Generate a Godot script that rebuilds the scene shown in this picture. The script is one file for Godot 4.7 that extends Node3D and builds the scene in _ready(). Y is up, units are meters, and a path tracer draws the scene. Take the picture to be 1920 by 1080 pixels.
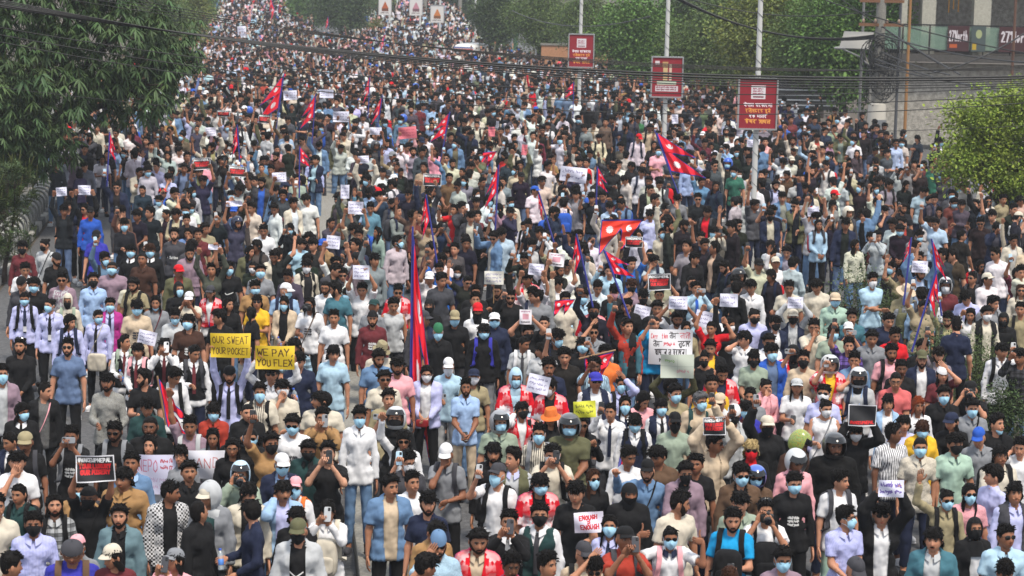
extends Node3D
# A street full of marchers seen from a footbridge: metres, y up, the camera looks along -z.

const DIP := [[0.0, 0.0], [82.0, 0.0], [107.0, -0.7], [132.0, -1.3], [165.0, -1.75], [185.0, -1.6], [210.0, -0.5], [235.0, 0.4], [400.0, 4.0]]   # the street dips and rises again
const CROWD_EDGE := [[39.7, 9.2], [49.5, 11.4], [54.6, 12.2], [60.7, 12.7], [64.9, 12.1], [73.6, 12.2], [80.9, 11.4], [88.4, 11.0], [99.9, 10.5], [107.5, 8.6], [127.7, 6.0], [149.6, 1.3], [172.6, -2.1], [186.8, -3.5], [199.7, -4.7], [215.1, -5.8]]
const HOLDERS := [[-6.68, -69.79, "phoneup"], [-5.28, -65.18, "phoneup"], [3.70, -53.78, "phoneup"], [-1.27, -41.90, "phoneup"], [-0.14, -46.93, "phoneup"], [1.27, -37.36, "phoneup"], [1.73, -35.95, "phoneup"], [0.80, -33.17, "phoneup"], [1.89, -48.62, "phoneup"], [0.73, -43.93, "phoneup"], [-6.25, -55.88, "phoneup"], [-4.38, -74.81, "phoneup"], [-3.56, -66.26, "phoneup"], [-1.57, -60.78, "phoneup"], [6.82, -37.33, "phoneup"], [6.13, -33.87, "phoneup"], [6.58, -38.46, "phoneup"], [-8.87, -53.64, "phoneup"], [-4.46, -52.07, "phoneup"], [-19.00, -190.66, "phoneup"], [-13.14, -169.98, "phoneup"], [-7.17, -133.02, "phoneup"], [2.01, -76.35, "phoneup"], [-23.24, -179.41, "phoneup"], [-5.10, -70.23, "sign"], [-7.39, -78.76, "sign"], [-6.29, -79.88, "sign"], [-2.92, -65.14, "sign"], [-0.65, -66.07, "sign"], [0.24, -60.73, "sign"], [-7.23, -55.42, "sign"], [-6.23, -53.88, "sign"], [-8.57, -70.51, "sign"], [-7.19, -68.86, "sign"], [-8.14, -64.17, "sign"], [-3.61, -57.28, "sign"], [1.35, -54.75, "sign"], [-1.81, -52.91, "sign"], [-3.54, -50.15, "sign"], [-3.12, -47.27, "sign"], [-3.16, -41.98, "sign"], [2.17, -42.85, "sign"], [0.39, -39.06, "sign"], [0.74, -40.29, "sign"], [6.05, -48.30, "sign"], [6.89, -40.37, "sign"], [-8.87, -49.42, "sign"], [-9.27, -49.03, "sign"], [-5.18, -52.80, "sign"], [-18.77, -164.45, "sign"], [-5.12, -41.01, "sign"], [-5.56, -47.57, "sign"], [6.30, -64.04, "sign"], [4.78, -72.10, "sign"], [-3.80, -65.45, "sign"]]
const SHRUBS := [[5.96, 1.25, -41.56, 0.55, 1.75, 0, "round grey-green shrub beside the folded-arms man"], [6.73, 1.00, -41.74, 0.5, 1.3, 1, "feathery shrub at the hooded person's backpack"], [6.55, 1.10, -36.53, 0.5, 1.45, 0, "broad-leaved shrub before the man with his back turned"],
	[7.01, 1.15, -35.49, 0.6, 1.6, 1, "feathery shrub next to the untucked white shirt"], [6.95, 1.00, -33.18, 0.3, 1.3, 0, "thin leafy shrub below the plaid shirt"]]


func at(x: float, y: float, z: float, yaw := 0.0, tilt := 0.0) -> Transform3D:
	return Transform3D(Basis(Vector3.UP, deg_to_rad(yaw)) * Basis(Vector3.BACK, deg_to_rad(-tilt)), Vector3(x, y, z))


func _ready() -> void:
	# camera
	var cam := Camera3D.new()
	cam.name = "view_camera"
	cam.position = Vector3(0, 7.5, 0)
	cam.rotation = Vector3(-atan(670.0 / 4500.0), 0, deg_to_rad(1.2))
	var ca := CameraAttributesPhysical.new()
	ca.frustum_focal_length = 100.0
	ca.frustum_focus_distance = 33.0
	ca.exposure_aperture = 5.0
	ca.frustum_near = 0.5
	ca.frustum_far = 900.0
	cam.attributes = ca
	add_child(cam)
	cam.fov = rad_to_deg(2.0 * atan(540.0 / 4500.0))
	cam.near = 0.5
	cam.far = 900.0
	# sky, overcast
	var env := Environment.new()
	env.background_mode = Environment.BG_SKY
	var sm := ProceduralSkyMaterial.new()
	sm.sky_top_color = Color(0.80, 0.83, 0.88)
	sm.sky_horizon_color = Color(0.86, 0.87, 0.88)
	sm.sky_curve = 0.2
	sm.ground_bottom_color = Color(0.25, 0.25, 0.25)
	sm.ground_horizon_color = Color(0.5, 0.5, 0.5)
	var cov := NoiseTexture2D.new()
	cov.width = 512
	cov.height = 256
	cov.seamless = true
	var cn := FastNoiseLite.new()
	cn.frequency = 0.012
	cn.seed = 4
	cov.noise = cn
	var gr := Gradient.new()
	gr.set_color(0, Color(0, 0, 0, 0))
	gr.set_color(1, Color(0.12, 0.12, 0.13, 1))
	cov.color_ramp = gr
	sm.sky_cover = cov
	var sky := Sky.new()
	sky.sky_material = sm
	env.sky = sky
	env.background_energy_multiplier = 1.0
	env.tonemap_mode = Environment.TONE_MAPPER_LINEAR
	env.tonemap_exposure = 1.95
	env.sdfgi_enabled = true
	env.ssao_enabled = true
	env.ssil_enabled = true
	env.fog_enabled = true
	env.fog_density = 0.00045
	env.fog_light_color = Color(0.9, 0.92, 0.95)
	var we := WorldEnvironment.new()
	we.name = "world_environment"
	we.environment = env
	add_child(we)
	# the sun behind thin cloud, high and slightly ahead
	var sun := DirectionalLight3D.new()
	sun.name = "sun"
	sun.light_energy = 0.75
	sun.light_angular_distance = 12.0
	sun.light_color = Color(1.0, 0.96, 0.9)
	sun.rotation_degrees = Vector3(-62, 28, 0)
	sun.shadow_enabled = true
	add_child(sun)
	wrinkle.frequency = 0.1
	wrinkle.seed = 3
	crowd_rng.seed = 21
	ground_and_road()
	medians()
	kerb_barriers()
	building()
	trees()
	poles_and_boards()
	cables()
	marchers_1()
	marchers_2()
	marchers_3()
	marchers_4()
	flags_and_papers()
	crowd()


func flags_and_papers() -> void:
	flag(at(-1.38, 1.35, -33.00), 1.95, 1.36, "very tall flag hanging straight down its blue pole over the white tees", 2.5, "flagpole blue", 0.5)
	flag(at(1.22, 1.02, -27.00, 0, 9), 0.62, 1.25, "furled flag on a lilac pole gripped by the man in the black cap", 0.75, "flagpole lilac")
	flag(at(-4.33, 1.20, -29.80, 0, -10), 0.62, 0.9, "flag hanging in folds below the raised fist in plum", 0.6, "flagpole wood", 1.5)
	flag(at(1.03, 1.65, -32.80, 0, 75), 0.42, 0.2, "small flag waved flat by the grinning man in stripes", 0.5, "flagpole wood")
	flag(at(1.70, 2.02, -46.00, 0, 88), 0.8, 0.1, "orange-red flag spread wide over several heads", 0.0, "flagpole blue", 1.0, Color(0.9, 0.2, 0.12))
	flag(at(-0.97, 1.70, -63.00, 0, 84), 0.5, 0.1, "flag stretched between two marchers in orange", 0.0)
	flag(at(-6.88, 2.27, -69.67, 180, -8), 0.96, 0.75, "large flag with a second one above the far crowd, furled along its pole", 1.57)
	flag(at(-5.48, 2.38, -65.06, 180, -4), 0.60, 0.8, "flag on a tall pole beside the large furled flag", 1.33)
	flag(at(3.50, 2.23, -53.66, 0, -22), 0.94, 0.55, "big bright flag leaning beside the second board pole", 1.52)
	flag(at(-1.47, 2.45, -41.78, 180, 10), 0.43, 1.05, "flag hanging in a narrow strip above the white-shirted pair with backpack straps", 1.23)
	flag(at(-0.34, 2.42, -46.81, 180, -2), 0.51, 1.0, "limp flag between the crowd centre and the white banner sheet", 1.28)
	flag(at(1.07, 2.46, -37.24, 180, 14), 0.36, 1.0, "flag with blue edge slanting over the raised phones", 1.17)
	flag(at(1.53, 2.41, -35.83, 0, -22), 0.38, 0.5, "open flag held low by the two white papers", 1.15)
	flag(at(0.60, 2.42, -33.05, 0, 86), 0.28, 0.12, "flag spread sideways by the masked person in cream", 0.00)
	flag(at(1.69, 2.45, -48.50, 0, 0), 0.34, 0.7, "small flag below the white banner sheet", 1.14)
	flag(at(0.53, 2.49, -43.81, 180, 18), 0.28, 1.15, "thin slanting flag in front of the brown sweater", 1.11)
	flag(at(-6.45, 2.45, -55.76, 180, 4), 0.43, 1.1, "dark red flag strip near the tree side", 1.23)
	flag(at(-4.58, 2.43, -74.69, 180, -2), 0.51, 1.15, "narrow flag strip in the far crowd", 1.30)
	flag(at(-3.76, 2.43, -66.14, 180, -8), 0.50, 1.1, "narrow flag strip nearest the pale sheet in the far crowd", 1.28)
	flag(at(-1.77, 2.38, -60.66, 180, -10), 0.54, 0.7, "flag with a white sun beside the pink placard", 1.27)
	flag(at(6.62, 2.46, -37.21, 0, -10), 0.40, 1.1, "flag hanging over the red shirt by the shrubs", 1.21)
	flag(at(5.93, 2.46, -33.75, 0, 14), 0.38, 1.0, "flag leaning towards the shrubs above the grey backpack", 1.19)
	flag(at(6.38, 2.50, -38.34, 180, -4), 0.24, 1.15, "dark furled flag near the straw hat", 1.09)
	flag(at(-9.07, 2.45, -53.52, 0, 3), 0.39, 1.0, "flag half hidden under the big tree", 1.20)
	flag(at(-4.66, 2.44, -51.95, 0, 0), 0.32, 0.5, "round-bellied flag on a shoulder in the crowd", 1.11)
	flag(at(-19.20, 0.92, -190.54, 180, 18), 1.11, 1.0, "distant flag at the far end of the march", 1.74)
	flag(at(-13.34, 0.71, -169.86, 180, 0), 0.54, 1.1, "distant red flag before the median trees", 1.31)
	flag(at(-7.37, 1.10, -132.90, 180, -2), 0.57, 1.1, "distant flag beside the yellow-green shrub", 1.34)
	flag(at(1.81, 2.42, -76.23, 180, 0), 0.36, 0.5, "small pinkish flag beyond the first board pole", 1.13)
	flag(at(-23.44, 0.77, -179.29, 0, 10), 0.54, 0.9, "distant flag at the verge trees", 1.29)
	sheet(at(-5.10, 2.02, -70.09, 0, -1), "paper_far", 0.47, 0.31, "white sheet held up in the far middle of the crowd", "placard", 0.02, false, "placards and posters held up by marchers")
	sheet(at(-7.39, 2.02, -78.62, 0, -4), "paper_far", 0.45, 0.31, "white sheet beside the large furled flag", "placard", 0.02, false, "placards and posters held up by marchers")
	sheet(at(-6.29, 2.02, -79.74, 0, 1), "paper_far2", 0.46, 0.28, "white sheet beyond the tall flag pole", "placard", 0.02, false, "placards and posters held up by marchers")
	sheet(at(-2.92, 2.02, -65.00, 0, -6), "pink_sheet", 0.49, 0.32, "pink placard held flat above the crowd", "placard", 0.02, false, "placards and posters held up by marchers")
	sheet(at(-0.65, 2.02, -65.93, 0, -1), "pink_sheet", 0.18, 0.26, "upright pink card in the mid crowd", "placard", 0.02, false, "placards and posters held up by marchers")
	sheet(at(0.24, 2.02, -60.59, 0, 5), "pink_sheet", 0.14, 0.27, "narrow pink card near the white banner sheet", "placard", 0.02, false, "placards and posters held up by marchers")
	sheet(at(-7.23, 2.02, -55.28, 0, -4), "wakeup", 0.40, 0.27, "black and red poster under the tree branches", "placard", 0.02, false, "placards and posters held up by marchers")
	sheet(at(-6.23, 2.02, -53.74, 0, 4), "wakeup", 0.38, 0.24, "black and red poster beside the pink shirt", "placard", 0.02, false, "placards and posters held up by marchers")
	sheet(at(-8.57, 2.02, -70.37, 0, 0), "wakeup", 0.38, 0.19, "distant black poster behind the tree branches", "placard", 0.02, false, "placards and posters held up by marchers")
	sheet(at(-7.19, 2.02, -68.72, 0, 3), "wakeup", 0.34, 0.25, "distant black poster by the large furled flag", "placard", 0.02, false, "placards and posters held up by marchers")
	sheet(at(-8.14, 2.02, -64.03, 0, -4), "paper_far", 0.29, 0.23, "white paper held by raised arms near the tree", "placard", 0.02, false, "placards and posters held up by marchers")
	sheet(at(-3.61, 2.02, -57.14, 0, -4), "paper", 0.26, 0.18, "small white paper in the middle of the crowd", "placard", 0.02, false, "placards and posters held up by marchers")
	sheet(at(1.35, 2.02, -54.61, 0, 6), "paper_big", 0.61, 0.34, "white banner sheet held aloft in the centre", "placard", 0.02, false, "placards and posters held up by marchers")
	sheet(at(-1.81, 2.02, -52.77, 0, 1), "wakeup", 0.40, 0.26, "black and red poster in the centre of the crowd", "placard", 0.02, false, "placards and posters held up by marchers")
	sheet(at(-3.54, 2.02, -50.01, 0, 0), "paper2", 0.18, 0.29, "upright white paper before the walking median", "placard", 0.02, false, "placards and posters held up by marchers")
	sheet(at(-3.12, 2.02, -47.13, 0, 1), "paper_far", 0.30, 0.25, "white paper with bold scrawl held in both hands", "placard", 0.02, false, "placards and posters held up by marchers")
	sheet(at(-3.16, 2.02, -41.84, 0, 5), "paper2", 0.24, 0.23, "white paper near the white tee wearers", "placard", 0.02, false, "placards and posters held up by marchers")
	sheet(at(2.17, 2.02, -42.71, 0, 0), "wakeup", 0.31, 0.19, "black poster beneath the orange-red open flag", "placard", 0.02, false, "placards and posters held up by marchers")
	sheet(at(0.39, 2.02, -38.92, 0, 5), "paper", 0.25, 0.19, "white paper with faint lines above the beard and curls", "placard", 0.02, false, "placards and posters held up by marchers")
	sheet(at(0.74, 2.02, -40.15, 0, 6), "picture", 0.27, 0.22, "printed sheet of pictures below the slanting flag", "placard", 0.02, false, "placards and posters held up by marchers")
	sheet(at(6.05, 2.02, -48.16, 0, -6), "paper_far2", 0.24, 0.19, "white paper among the red jackets", "placard", 0.02, false, "placards and posters held up by marchers")
	sheet(at(6.89, 2.02, -40.23, 0, 1), "paper", 0.27, 0.20, "pale placard near the straw hat", "placard", 0.02, false, "placards and posters held up by marchers")
	sheet(at(-8.87, 2.02, -49.28, 0, 0), "paper", 0.26, 0.20, "white paper held by the kerb under the tree", "placard", 0.02, false, "placards and posters held up by marchers")
	sheet(at(-9.27, 2.02, -48.89, 0, -5), "paper2", 0.22, 0.18, "tilted paper beside the kerb barrier", "placard", 0.02, false, "placards and posters held up by marchers")
	sheet(at(-5.18, 2.02, -52.66, 0, -4), "paper_far", 0.31, 0.21, "white paper before a red draped marcher", "placard", 0.02, false, "placards and posters held up by marchers")
	sheet(at(-18.77, 0.28, -164.31, 0, -5), "paper_far", 0.58, 0.80, "far white board in the distant march", "placard", 0.02, false, "placards and posters held up by marchers")
	sheet(at(-5.12, 2.02, -40.87, 0, 1), "paper", 0.22, 0.09, "white paper lifted by a bare arm over the maroon polo", "placard", 0.02, false, "placards and posters held up by marchers")
	sheet(at(-5.56, 2.02, -47.43, 0, -4), "paper_far2", 0.32, 0.11, "long white sheet carried over a shoulder", "placard", 0.02, false, "placards and posters held up by marchers")
	sheet(at(6.30, 2.02, -63.90, 0, 4), "paper_far", 0.23, 0.20, "white paper beside the third board pole", "placard", 0.02, false, "placards and posters held up by marchers")
	sheet(at(4.78, 2.02, -71.96, 0, -3), "paper_far2", 0.19, 0.29, "small upright paper near the second board pole", "placard", 0.02, false, "placards and posters held up by marchers")
	sheet(at(-3.80, 2.02, -65.31, 0, 0), "paper_far", 0.32, 0.20, "greenish paper beside the pink placard", "placard", 0.02, false, "placards and posters held up by marchers")


func pouch(o: Node3D, label: String) -> void:
	var t := thing("pouch", label, "pouch", in_hand(o, 0))
	var g := G.new()
	g.blob(Vector3(0, -0.03, 0.02), Vector3(0.09, 0.055, 0.025), 0.5, 12, 8)
	part("pouch_body", g.mesh(), mat("red leather", Color(0.5, 0.06, 0.09), 0.45), t)
	var h := G.new()
	h.tube([Vector3(-0.08, 0.02, 0.02), Vector3(0, 0.03, 0.03), Vector3(0.08, 0.02, 0.02)], [0.004], 5)
	part("zip", h.mesh(), mat("zip metal", Color(0.6, 0.58, 0.5), 0.3, 0.8), t)


# ---------------------------------------------------------------- ground
func low(z: float) -> float:
	return line(absf(z), DIP)


func along(z: float, x0: float, slope: float) -> float:
	return x0 - slope * (z - 50.0)


func strip(x0: float, w: float, slope: float, z0: float, z1: float, y0: float, thick := 0.0, step := 4.0) -> G:
	var g := G.new()
	var r := []
	var z := z0
	while z <= z1 + 0.01:
		var a := along(z, x0, slope)
		var y := y0 + low(z)
		if thick > 0.0:
			r.append(PackedVector3Array([Vector3(a, y - thick, -z), Vector3(a, y - 0.02, -z), Vector3(a + 0.02, y, -z), Vector3(a + w - 0.02, y, -z), Vector3(a + w, y - 0.02, -z), Vector3(a + w, y - thick, -z)]))
		else:
			r.append(PackedVector3Array([Vector3(a, y, -z), Vector3(a + w, y, -z)]))
		z += step
	if thick > 0.0:
		g.rows(r, true, Color.WHITE, true)
	else:
		g.rows(r, false)
	return g


func ground_mat(key: String, col: Color, rough: float, lo: float, scale := 0.6) -> StandardMaterial3D:
	var m := mat(key, col, rough)
	m.uv1_triplanar = true
	m.uv1_world_triplanar = true
	m.uv1_scale = Vector3.ONE * scale
	m.albedo_texture = noise_tex(0.03, 512, lo, 1.0, 0.0, FastNoiseLite.TYPE_SIMPLEX_SMOOTH, 6)
	m.normal_enabled = true
	m.normal_texture = noise_tex(0.12, 512, 0, 0, 6.0)
	m.normal_scale = 0.5
	return m


func ground_and_road() -> void:
	var g := G.new()
	var gr := []
	for z in [-30.0, 40.0, 82.0, 107.0, 132.0, 165.0, 185.0, 210.0, 235.0, 400.0, 900.0]:
		gr.append(PackedVector3Array([Vector3(-400, low(z) - 0.03, -z), Vector3(400, low(z) - 0.03, -z)]))
	g.rows(gr, false)
	tag(part("ground", g.mesh(), ground_mat("earth", Color(0.36, 0.32, 0.27), 0.95, 0.6, 0.2), self), "grey-brown earth beside the street", "", "", "structure")
	var road := strip(-10.62, 30.0, 0.106, -6.0, 330.0, 0.0)
	tag(part("road", road.mesh(), ground_mat("asphalt", Color(0.36, 0.36, 0.365), 0.85, 0.62), self), "worn grey asphalt road under the march", "", "", "structure")
	var side := part("pavement", strip(-14.6, 3.75, 0.106, -6.0, 330.0, 0.13, 0.2).mesh(), ground_mat("paving bed", Color(0.4, 0.39, 0.37), 0.9, 0.7), self)
	tag(side, "raised pavement with slabs along the kerb under the big tree", "", "", "structure")
	# paving slabs and kerb stones where they can be told apart
	var r := RandomNumberGenerator.new()
	r.seed = 8
	var slab := []
	for k in 3:
		var b := G.new()
		b.blob(Vector3.ZERO, Vector3(0.285, 0.014, 0.285), 0.25, 12, 4)
		slab.append(b.mesh())
	var slab_mats := [ground_mat("slab a", Color(0.5, 0.49, 0.47), 0.9, 0.7, 1.1), ground_mat("slab b", Color(0.45, 0.44, 0.42), 0.9, 0.7, 1.3), ground_mat("slab c", Color(0.53, 0.51, 0.47), 0.9, 0.65, 0.9)]
	for row in 44:
		for k in 5:
			var z := 46.0 + row * 0.6
			part("paving_slab", slab[k % 3], slab_mats[r.randi_range(0, 2)], side, at(along(z, -11.5, 0.106) - k * 0.6, 0.133 + r.randf_range(-0.003, 0.003), -z, 6.0 + r.randf_range(-0.6, 0.6)))
	var kb := G.new()
	kb.blob(Vector3.ZERO, Vector3(0.09, 0.1, 0.445), 0.25, 12, 6)
	var kerbs := [kb.mesh()]
	for k in 60:
		var z := 40.0 + k * 0.92
		part("kerb_stone", kerbs[0], [ground_mat("kerb pale", Color(0.66, 0.65, 0.62), 0.9, 0.7, 1.4), ground_mat("kerb dark", Color(0.3, 0.3, 0.3), 0.9, 0.7, 1.4)][k % 2], side, at(along(z, -10.78, 0.106), 0.075, -z, 6.05))
	# grass verge: a bed and its blades
	var bed := part("verge_soil", strip(-12.6, 0.75, 0.106, 60.0, 84.0, 0.155, 0.1).mesh(), ground_mat("soil", Color(0.25, 0.22, 0.16), 0.95, 0.6), self)
	tag(bed, "narrow bed of soil inside the pavement", "", "", "structure")
	var blade := G.new()
	for k in 9:
		var a := TAU * k / 9.0
		leaf(blade, Vector3(cos(a), 0, sin(a)) * 0.03, Vector3(cos(a) * 0.35, 1, sin(a) * 0.35).normalized(), Vector3(-cos(a), 0.35, -sin(a)).normalized(), 0.16, 0.006, 0.25, Color(1, 1, 1).darkened(0.1 * (k % 3)))
	var xs := []
	var cs := []
	for k in 5200:
		var z := r.randf_range(60.2, 83.8)
		xs.append(Transform3D(Basis(Vector3.UP, r.randf() * TAU).scaled(Vector3.ONE * r.randf_range(0.6, 1.2)), Vector3(along(z, -12.6, 0.106) + r.randf_range(0.03, 0.72), 0.15, -z)))
		var tn := r.randf_range(0.7, 1.0)
		cs.append(Color(tn, tn, tn))
	var gs := many("grass", blade.mesh(), leaf_mat("grass", Color(0.13, 0.21, 0.05)), xs, cs, self)
	tag(gs, "strip of fresh grass on the pavement verge", "", "", "stuff")
	# litter on the bare road
	for k in 26:
		var q := Vector2(r.randf_range(-3.5, 3.6), r.randf_range(23.5, 34.0)) if k < 18 else Vector2(r.randf_range(-7, -4.5), r.randf_range(32, 44))
		var l := G.new()
		var w := r.randf_range(0.05, 0.13)
		l.rows([PackedVector3Array([Vector3(-w, 0.006, -w), Vector3(0, 0.02, -w), Vector3(w, 0.008, -w)]), PackedVector3Array([Vector3(-w, 0.012, w), Vector3(0, 0.03, w * 0.8), Vector3(w, 0.006, w)])], false)
		var o := part("paper_scrap", l.mesh(), mat("scrap %d" % (k % 3), [Color(0.75, 0.74, 0.72), Color(0.6, 0.55, 0.48), Color(0.4, 0.48, 0.55)][k % 3], 0.9), self, at(q.x, 0.0, -q.y, r.randf() * 360))
		tag(o, "scrap of litter lying on the road between the marchers", "litter", "scraps of litter on the road")


func medians() -> void:
	var conc := ground_mat("concrete", Color(0.56, 0.55, 0.52), 0.9, 0.72, 0.9)
	tag(part("walking_median", strip(-3.95, 0.85, 0.097, -4.0, 150.0, 0.24, 0.3, 2.0).mesh(), conc, self), "pale concrete median strip between the carriageways", "", "", "structure")
	tag(part("planted_median", strip(4.9, 1.25, 0.106, 14.0, 210.0, 0.3, 0.36, 2.0).mesh(), conc, self), "raised concrete median with shrubs and board poles", "", "", "structure")
	tag(part("median_soil", strip(5.05, 0.95, 0.106, 15.0, 209.0, 0.304).mesh(), ground_mat("soil", Color(0.25, 0.22, 0.16), 0.95, 0.6), self), "dark soil in the planted median", "", "", "structure")
	# steel railing along the walking median
	var steel := mat("railing paint", Color(0.5, 0.51, 0.52), 0.5, 0.3)
	var bar := G.new()
	bar.tube([Vector3(0, 0.12, 0), Vector3(0, 0.74, 0)], [0.011], 6)
	var post := G.new()
	post.box(Vector3(0, 0.42, 0), Vector3(0.07, 0.84, 0.07))
	post.blob(Vector3(0, 0.85, 0), Vector3(0.045, 0.03, 0.045), 1.0, 10, 6)
	var rail := G.new()
	rail.tube([Vector3(0, 0, 0), Vector3(0, 0, -1.5)], [0.022], 8)
	var bm := bar.mesh()
	var pm := post.mesh()
	var rm := rail.mesh()
	for k in 19:
		var z := 21.5 + k * 1.5
		var t := thing("median_railing", "grey steel railing panel along the walking median", "railing", at(along(z, -3.22, 0.097), 0.24, -z, 5.5), "railing panels on the walking median")
		part("post", pm, steel, t)
		for y in [0.12, 0.74]:
			part("rail", rm, steel, t, at(0, y, 0))
		for j in 9:
			part("bar", bm, steel, t, at(0, 0, -0.15 - j * 0.15))
	# shrubs
	var spr := sprig(46, 0.075, 0.02, 0.34, 3)
	var spr2 := sprig(60, 0.07, 0.011, 0.34, 4)
	var lm := leaf_mat("round shrub", Color(0.075, 0.115, 0.05))
	var lm2 := leaf_mat("feathery shrub", Color(0.085, 0.125, 0.035))
	for s in SHRUBS:
		var h: float = s[4]
		var rr: float = s[3]
		tree("shrub", s[6], "shrub", Vector3(s[0], 0.0, s[2]), 0.03, [[Vector3(0, h * 0.6, 0), Vector3(rr, h * 0.5, rr)], [Vector3(rr * 0.4, h * 0.75, 0.1), Vector3(rr * 0.6, h * 0.3, rr * 0.6)], [Vector3(-rr * 0.4, h * 0.4, 0), Vector3(rr * 0.6, h * 0.35, rr * 0.6)]], spr if s[5] == 0 else spr2, lm if s[5] == 0 else lm2, 110, 0.62, int(rr * 100), "shrubs on the planted median")


func kerb_barriers() -> void:
	var m := ground_mat("barrier concrete", Color(0.6, 0.6, 0.58), 0.8, 0.7, 1.5)
	var g := G.new()
	var pts := []
	for k in 13:
		var a := PI * k / 12.0
		pts.append(Vector3(-cos(a) * 0.26, 0.24 + sin(a) * 0.24, 0))
	pts.push_front(Vector3(-0.26, 0, 0))
	pts.push_back(Vector3(0.26, 0, 0))
	g.band(pts, [Vector3.BACK], 0.16, 0.05)
	var f := G.new()
	for s in [-0.26, 0.26]:
		f.blob(Vector3(s, 0.02, 0), Vector3(0.07, 0.025, 0.11), 0.4, 12, 4)
	var gm := g.mesh()
	var fm := f.mesh()
	for k in 26:
		var z := 49.5 + k * 0.72
		var t := thing("barrier_hoop", "pale arched hoop in the barrier along the kerb", "barrier hoop", at(along(z, -11.1, 0.106), 0.13, -z, 6), "arched barrier hoops along the kerb")
		part("arch", gm, m, t)
		part("foot_plates", fm, mat("iron", Color(0.2, 0.2, 0.2), 0.6, 0.5), t)


# ---------------------------------------------------------------- building
func building() -> void:
	var t := thing("restaurant_building", "restaurant with columns, balcony railing and maroon boards above a pale wall", "building", at(0, 0, -88))
	var wallm := ground_mat("plaster", Color(0.68, 0.66, 0.62), 0.9, 0.68, 0.28)
	var dark := wallm   # the rooms are plastered like the front
	var col := ground_mat("column paint", Color(0.66, 0.65, 0.6), 0.8, 0.85, 0.5)
	var put := func(called: String, c: Vector3, s: Vector3, m: Material, parent: Node3D) -> MeshInstance3D:
		var g := G.new()
		g.box(Vector3.ZERO, s)
		return part(called, g.mesh(), m, parent, at(c.x, c.y, c.z))
	# x from 11 to 24, front at z 0
	var wall: MeshInstance3D = put.call("wall", Vector3(18.5, 1.5, -0.6), Vector3(11, 3.0, 0.3), wallm, t)
	put.call("inner_wall", Vector3(18.5, 5.0, -4.0), Vector3(11, 4.0, 0.3), dark, t)
	put.call("floor_slab", Vector3(18.5, 3.22, -1.9), Vector3(11.2, 0.28, 4.2), ground_mat("slab grey", Color(0.3, 0.29, 0.28), 0.9, 0.8), t)
	put.call("upper_slab", Vector3(18.5, 7.1, -1.8), Vector3(11.4, 0.35, 4.6), wallm, t)
	put.call("upper_wall", Vector3(18.5, 8.6, -1.8), Vector3(11.0, 2.7, 3.6), wallm, t)
	put.call("side_wall", Vector3(13.2, 5.0, -3.0), Vector3(0.3, 3.4, 2.0), wallm, t)
	for q in [[14.1, 0.22], [15.0, 0.5], [16.95, 0.62], [21.2, 0.6]]:
		put.call("column", Vector3(q[0], 5.15, -0.35), Vector3(q[1], 3.58, 0.5), col, t)
	# ground floor panels with joints
	for k in 7:
		put.call("wall_panel", Vector3(13.72 + k * 1.42, 1.45 - 0.03 * (k % 2), -0.40), Vector3(1.3, 2.9, 0.1), wallm if k % 3 else ground_mat("panel grey", Color(0.6, 0.6, 0.58), 0.85, 0.85), wall)
	var door: MeshInstance3D = put.call("doorway", Vector3(14.55, 1.2, -0.38), Vector3(0.95, 2.3, 0.02), mat("door paint", Color(0.5, 0.5, 0.48), 0.6), wall)
	var arch := G.new()
	var ap := []
	for k in 15:
		var a := PI * k / 14.0
		ap.append(Vector3(-cos(a) * 0.62, sin(a) * 0.62 + 0.75, 0))
	ap.push_front(Vector3(-0.62, -1.2, 0))
	ap.push_back(Vector3(0.62, -1.2, 0))
	arch.band(ap, [Vector3.BACK], 0.12, 0.08)
	part("arch_frame", arch.mesh(), mat("arch iron", Color(0.16, 0.16, 0.17), 0.5), door, at(0, 0.2, 0.1))
	# posters and notice panels on the wall
	for q in [[15.5, 2.6, 0.7, "picture"], [16.3, 2.55, 0.5, "rose_board"]]:
		var f := G.new()
		f.box(Vector3.ZERO, Vector3(q[2], 0.62, 0.03))
		part("poster", f.mesh(), sign_mat(q[3]), wall, at(q[0], q[1] - 1.5, 0.66))
	var white: MeshInstance3D = put.call("white_panel", Vector3(17.8, 2.62, -0.32), Vector3(1.75, 0.78, 0.05), mat("white board", Color(0.74, 0.75, 0.76), 0.7), wall)
	var ar := G.new()
	ar.box(Vector3(0, -0.05, 0), Vector3(0.09, 0.36, 0.012))
	ar.blob(Vector3(0, 0.2, 0), Vector3(0.1, 0.1, 0.008), 0.6, 3, 4)
	part("green_arrow", ar.mesh(), mat("green paint", Color(0.08, 0.5, 0.26), 0.6), white, at(0.1, 0.02, 0.035))
	for k in 3:
		var wn: MeshInstance3D = put.call("window", Vector3(19.0 + k * 0.5, 2.6, -0.3), Vector3(0.46, 0.7, 0.06), mat("window frame", Color(0.12, 0.12, 0.12), 0.6), wall)
		var pane := G.new()
		pane.box(Vector3.ZERO, Vector3(0.38, 0.6, 0.02))
		part("pane", pane.mesh(), mat("tinted glass", Color(0.35, 0.48, 0.36), 0.12), wn, at(0, 0, 0.035))
	put.call("yellow_sill", Vector3(17.9, 2.18, -0.28), Vector3(1.0, 0.08, 0.1), mat("yellow paint", Color(0.7, 0.5, 0.06), 0.6), wall)
	# balcony railing: posts, rails, thin glass, boards
	var steel := mat("dark steel", Color(0.1, 0.1, 0.1), 0.5, 0.3)
	for y in [4.42, 3.5]:
		put.call("handrail", Vector3(18.5, y, 0.12), Vector3(11.0, 0.05, 0.05), steel, t)
	for k in 12:
		put.call("railing_post", Vector3(13.06 + k * 0.98, 3.9, 0.12), Vector3(0.045, 1.08, 0.045), steel, t)
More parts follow.
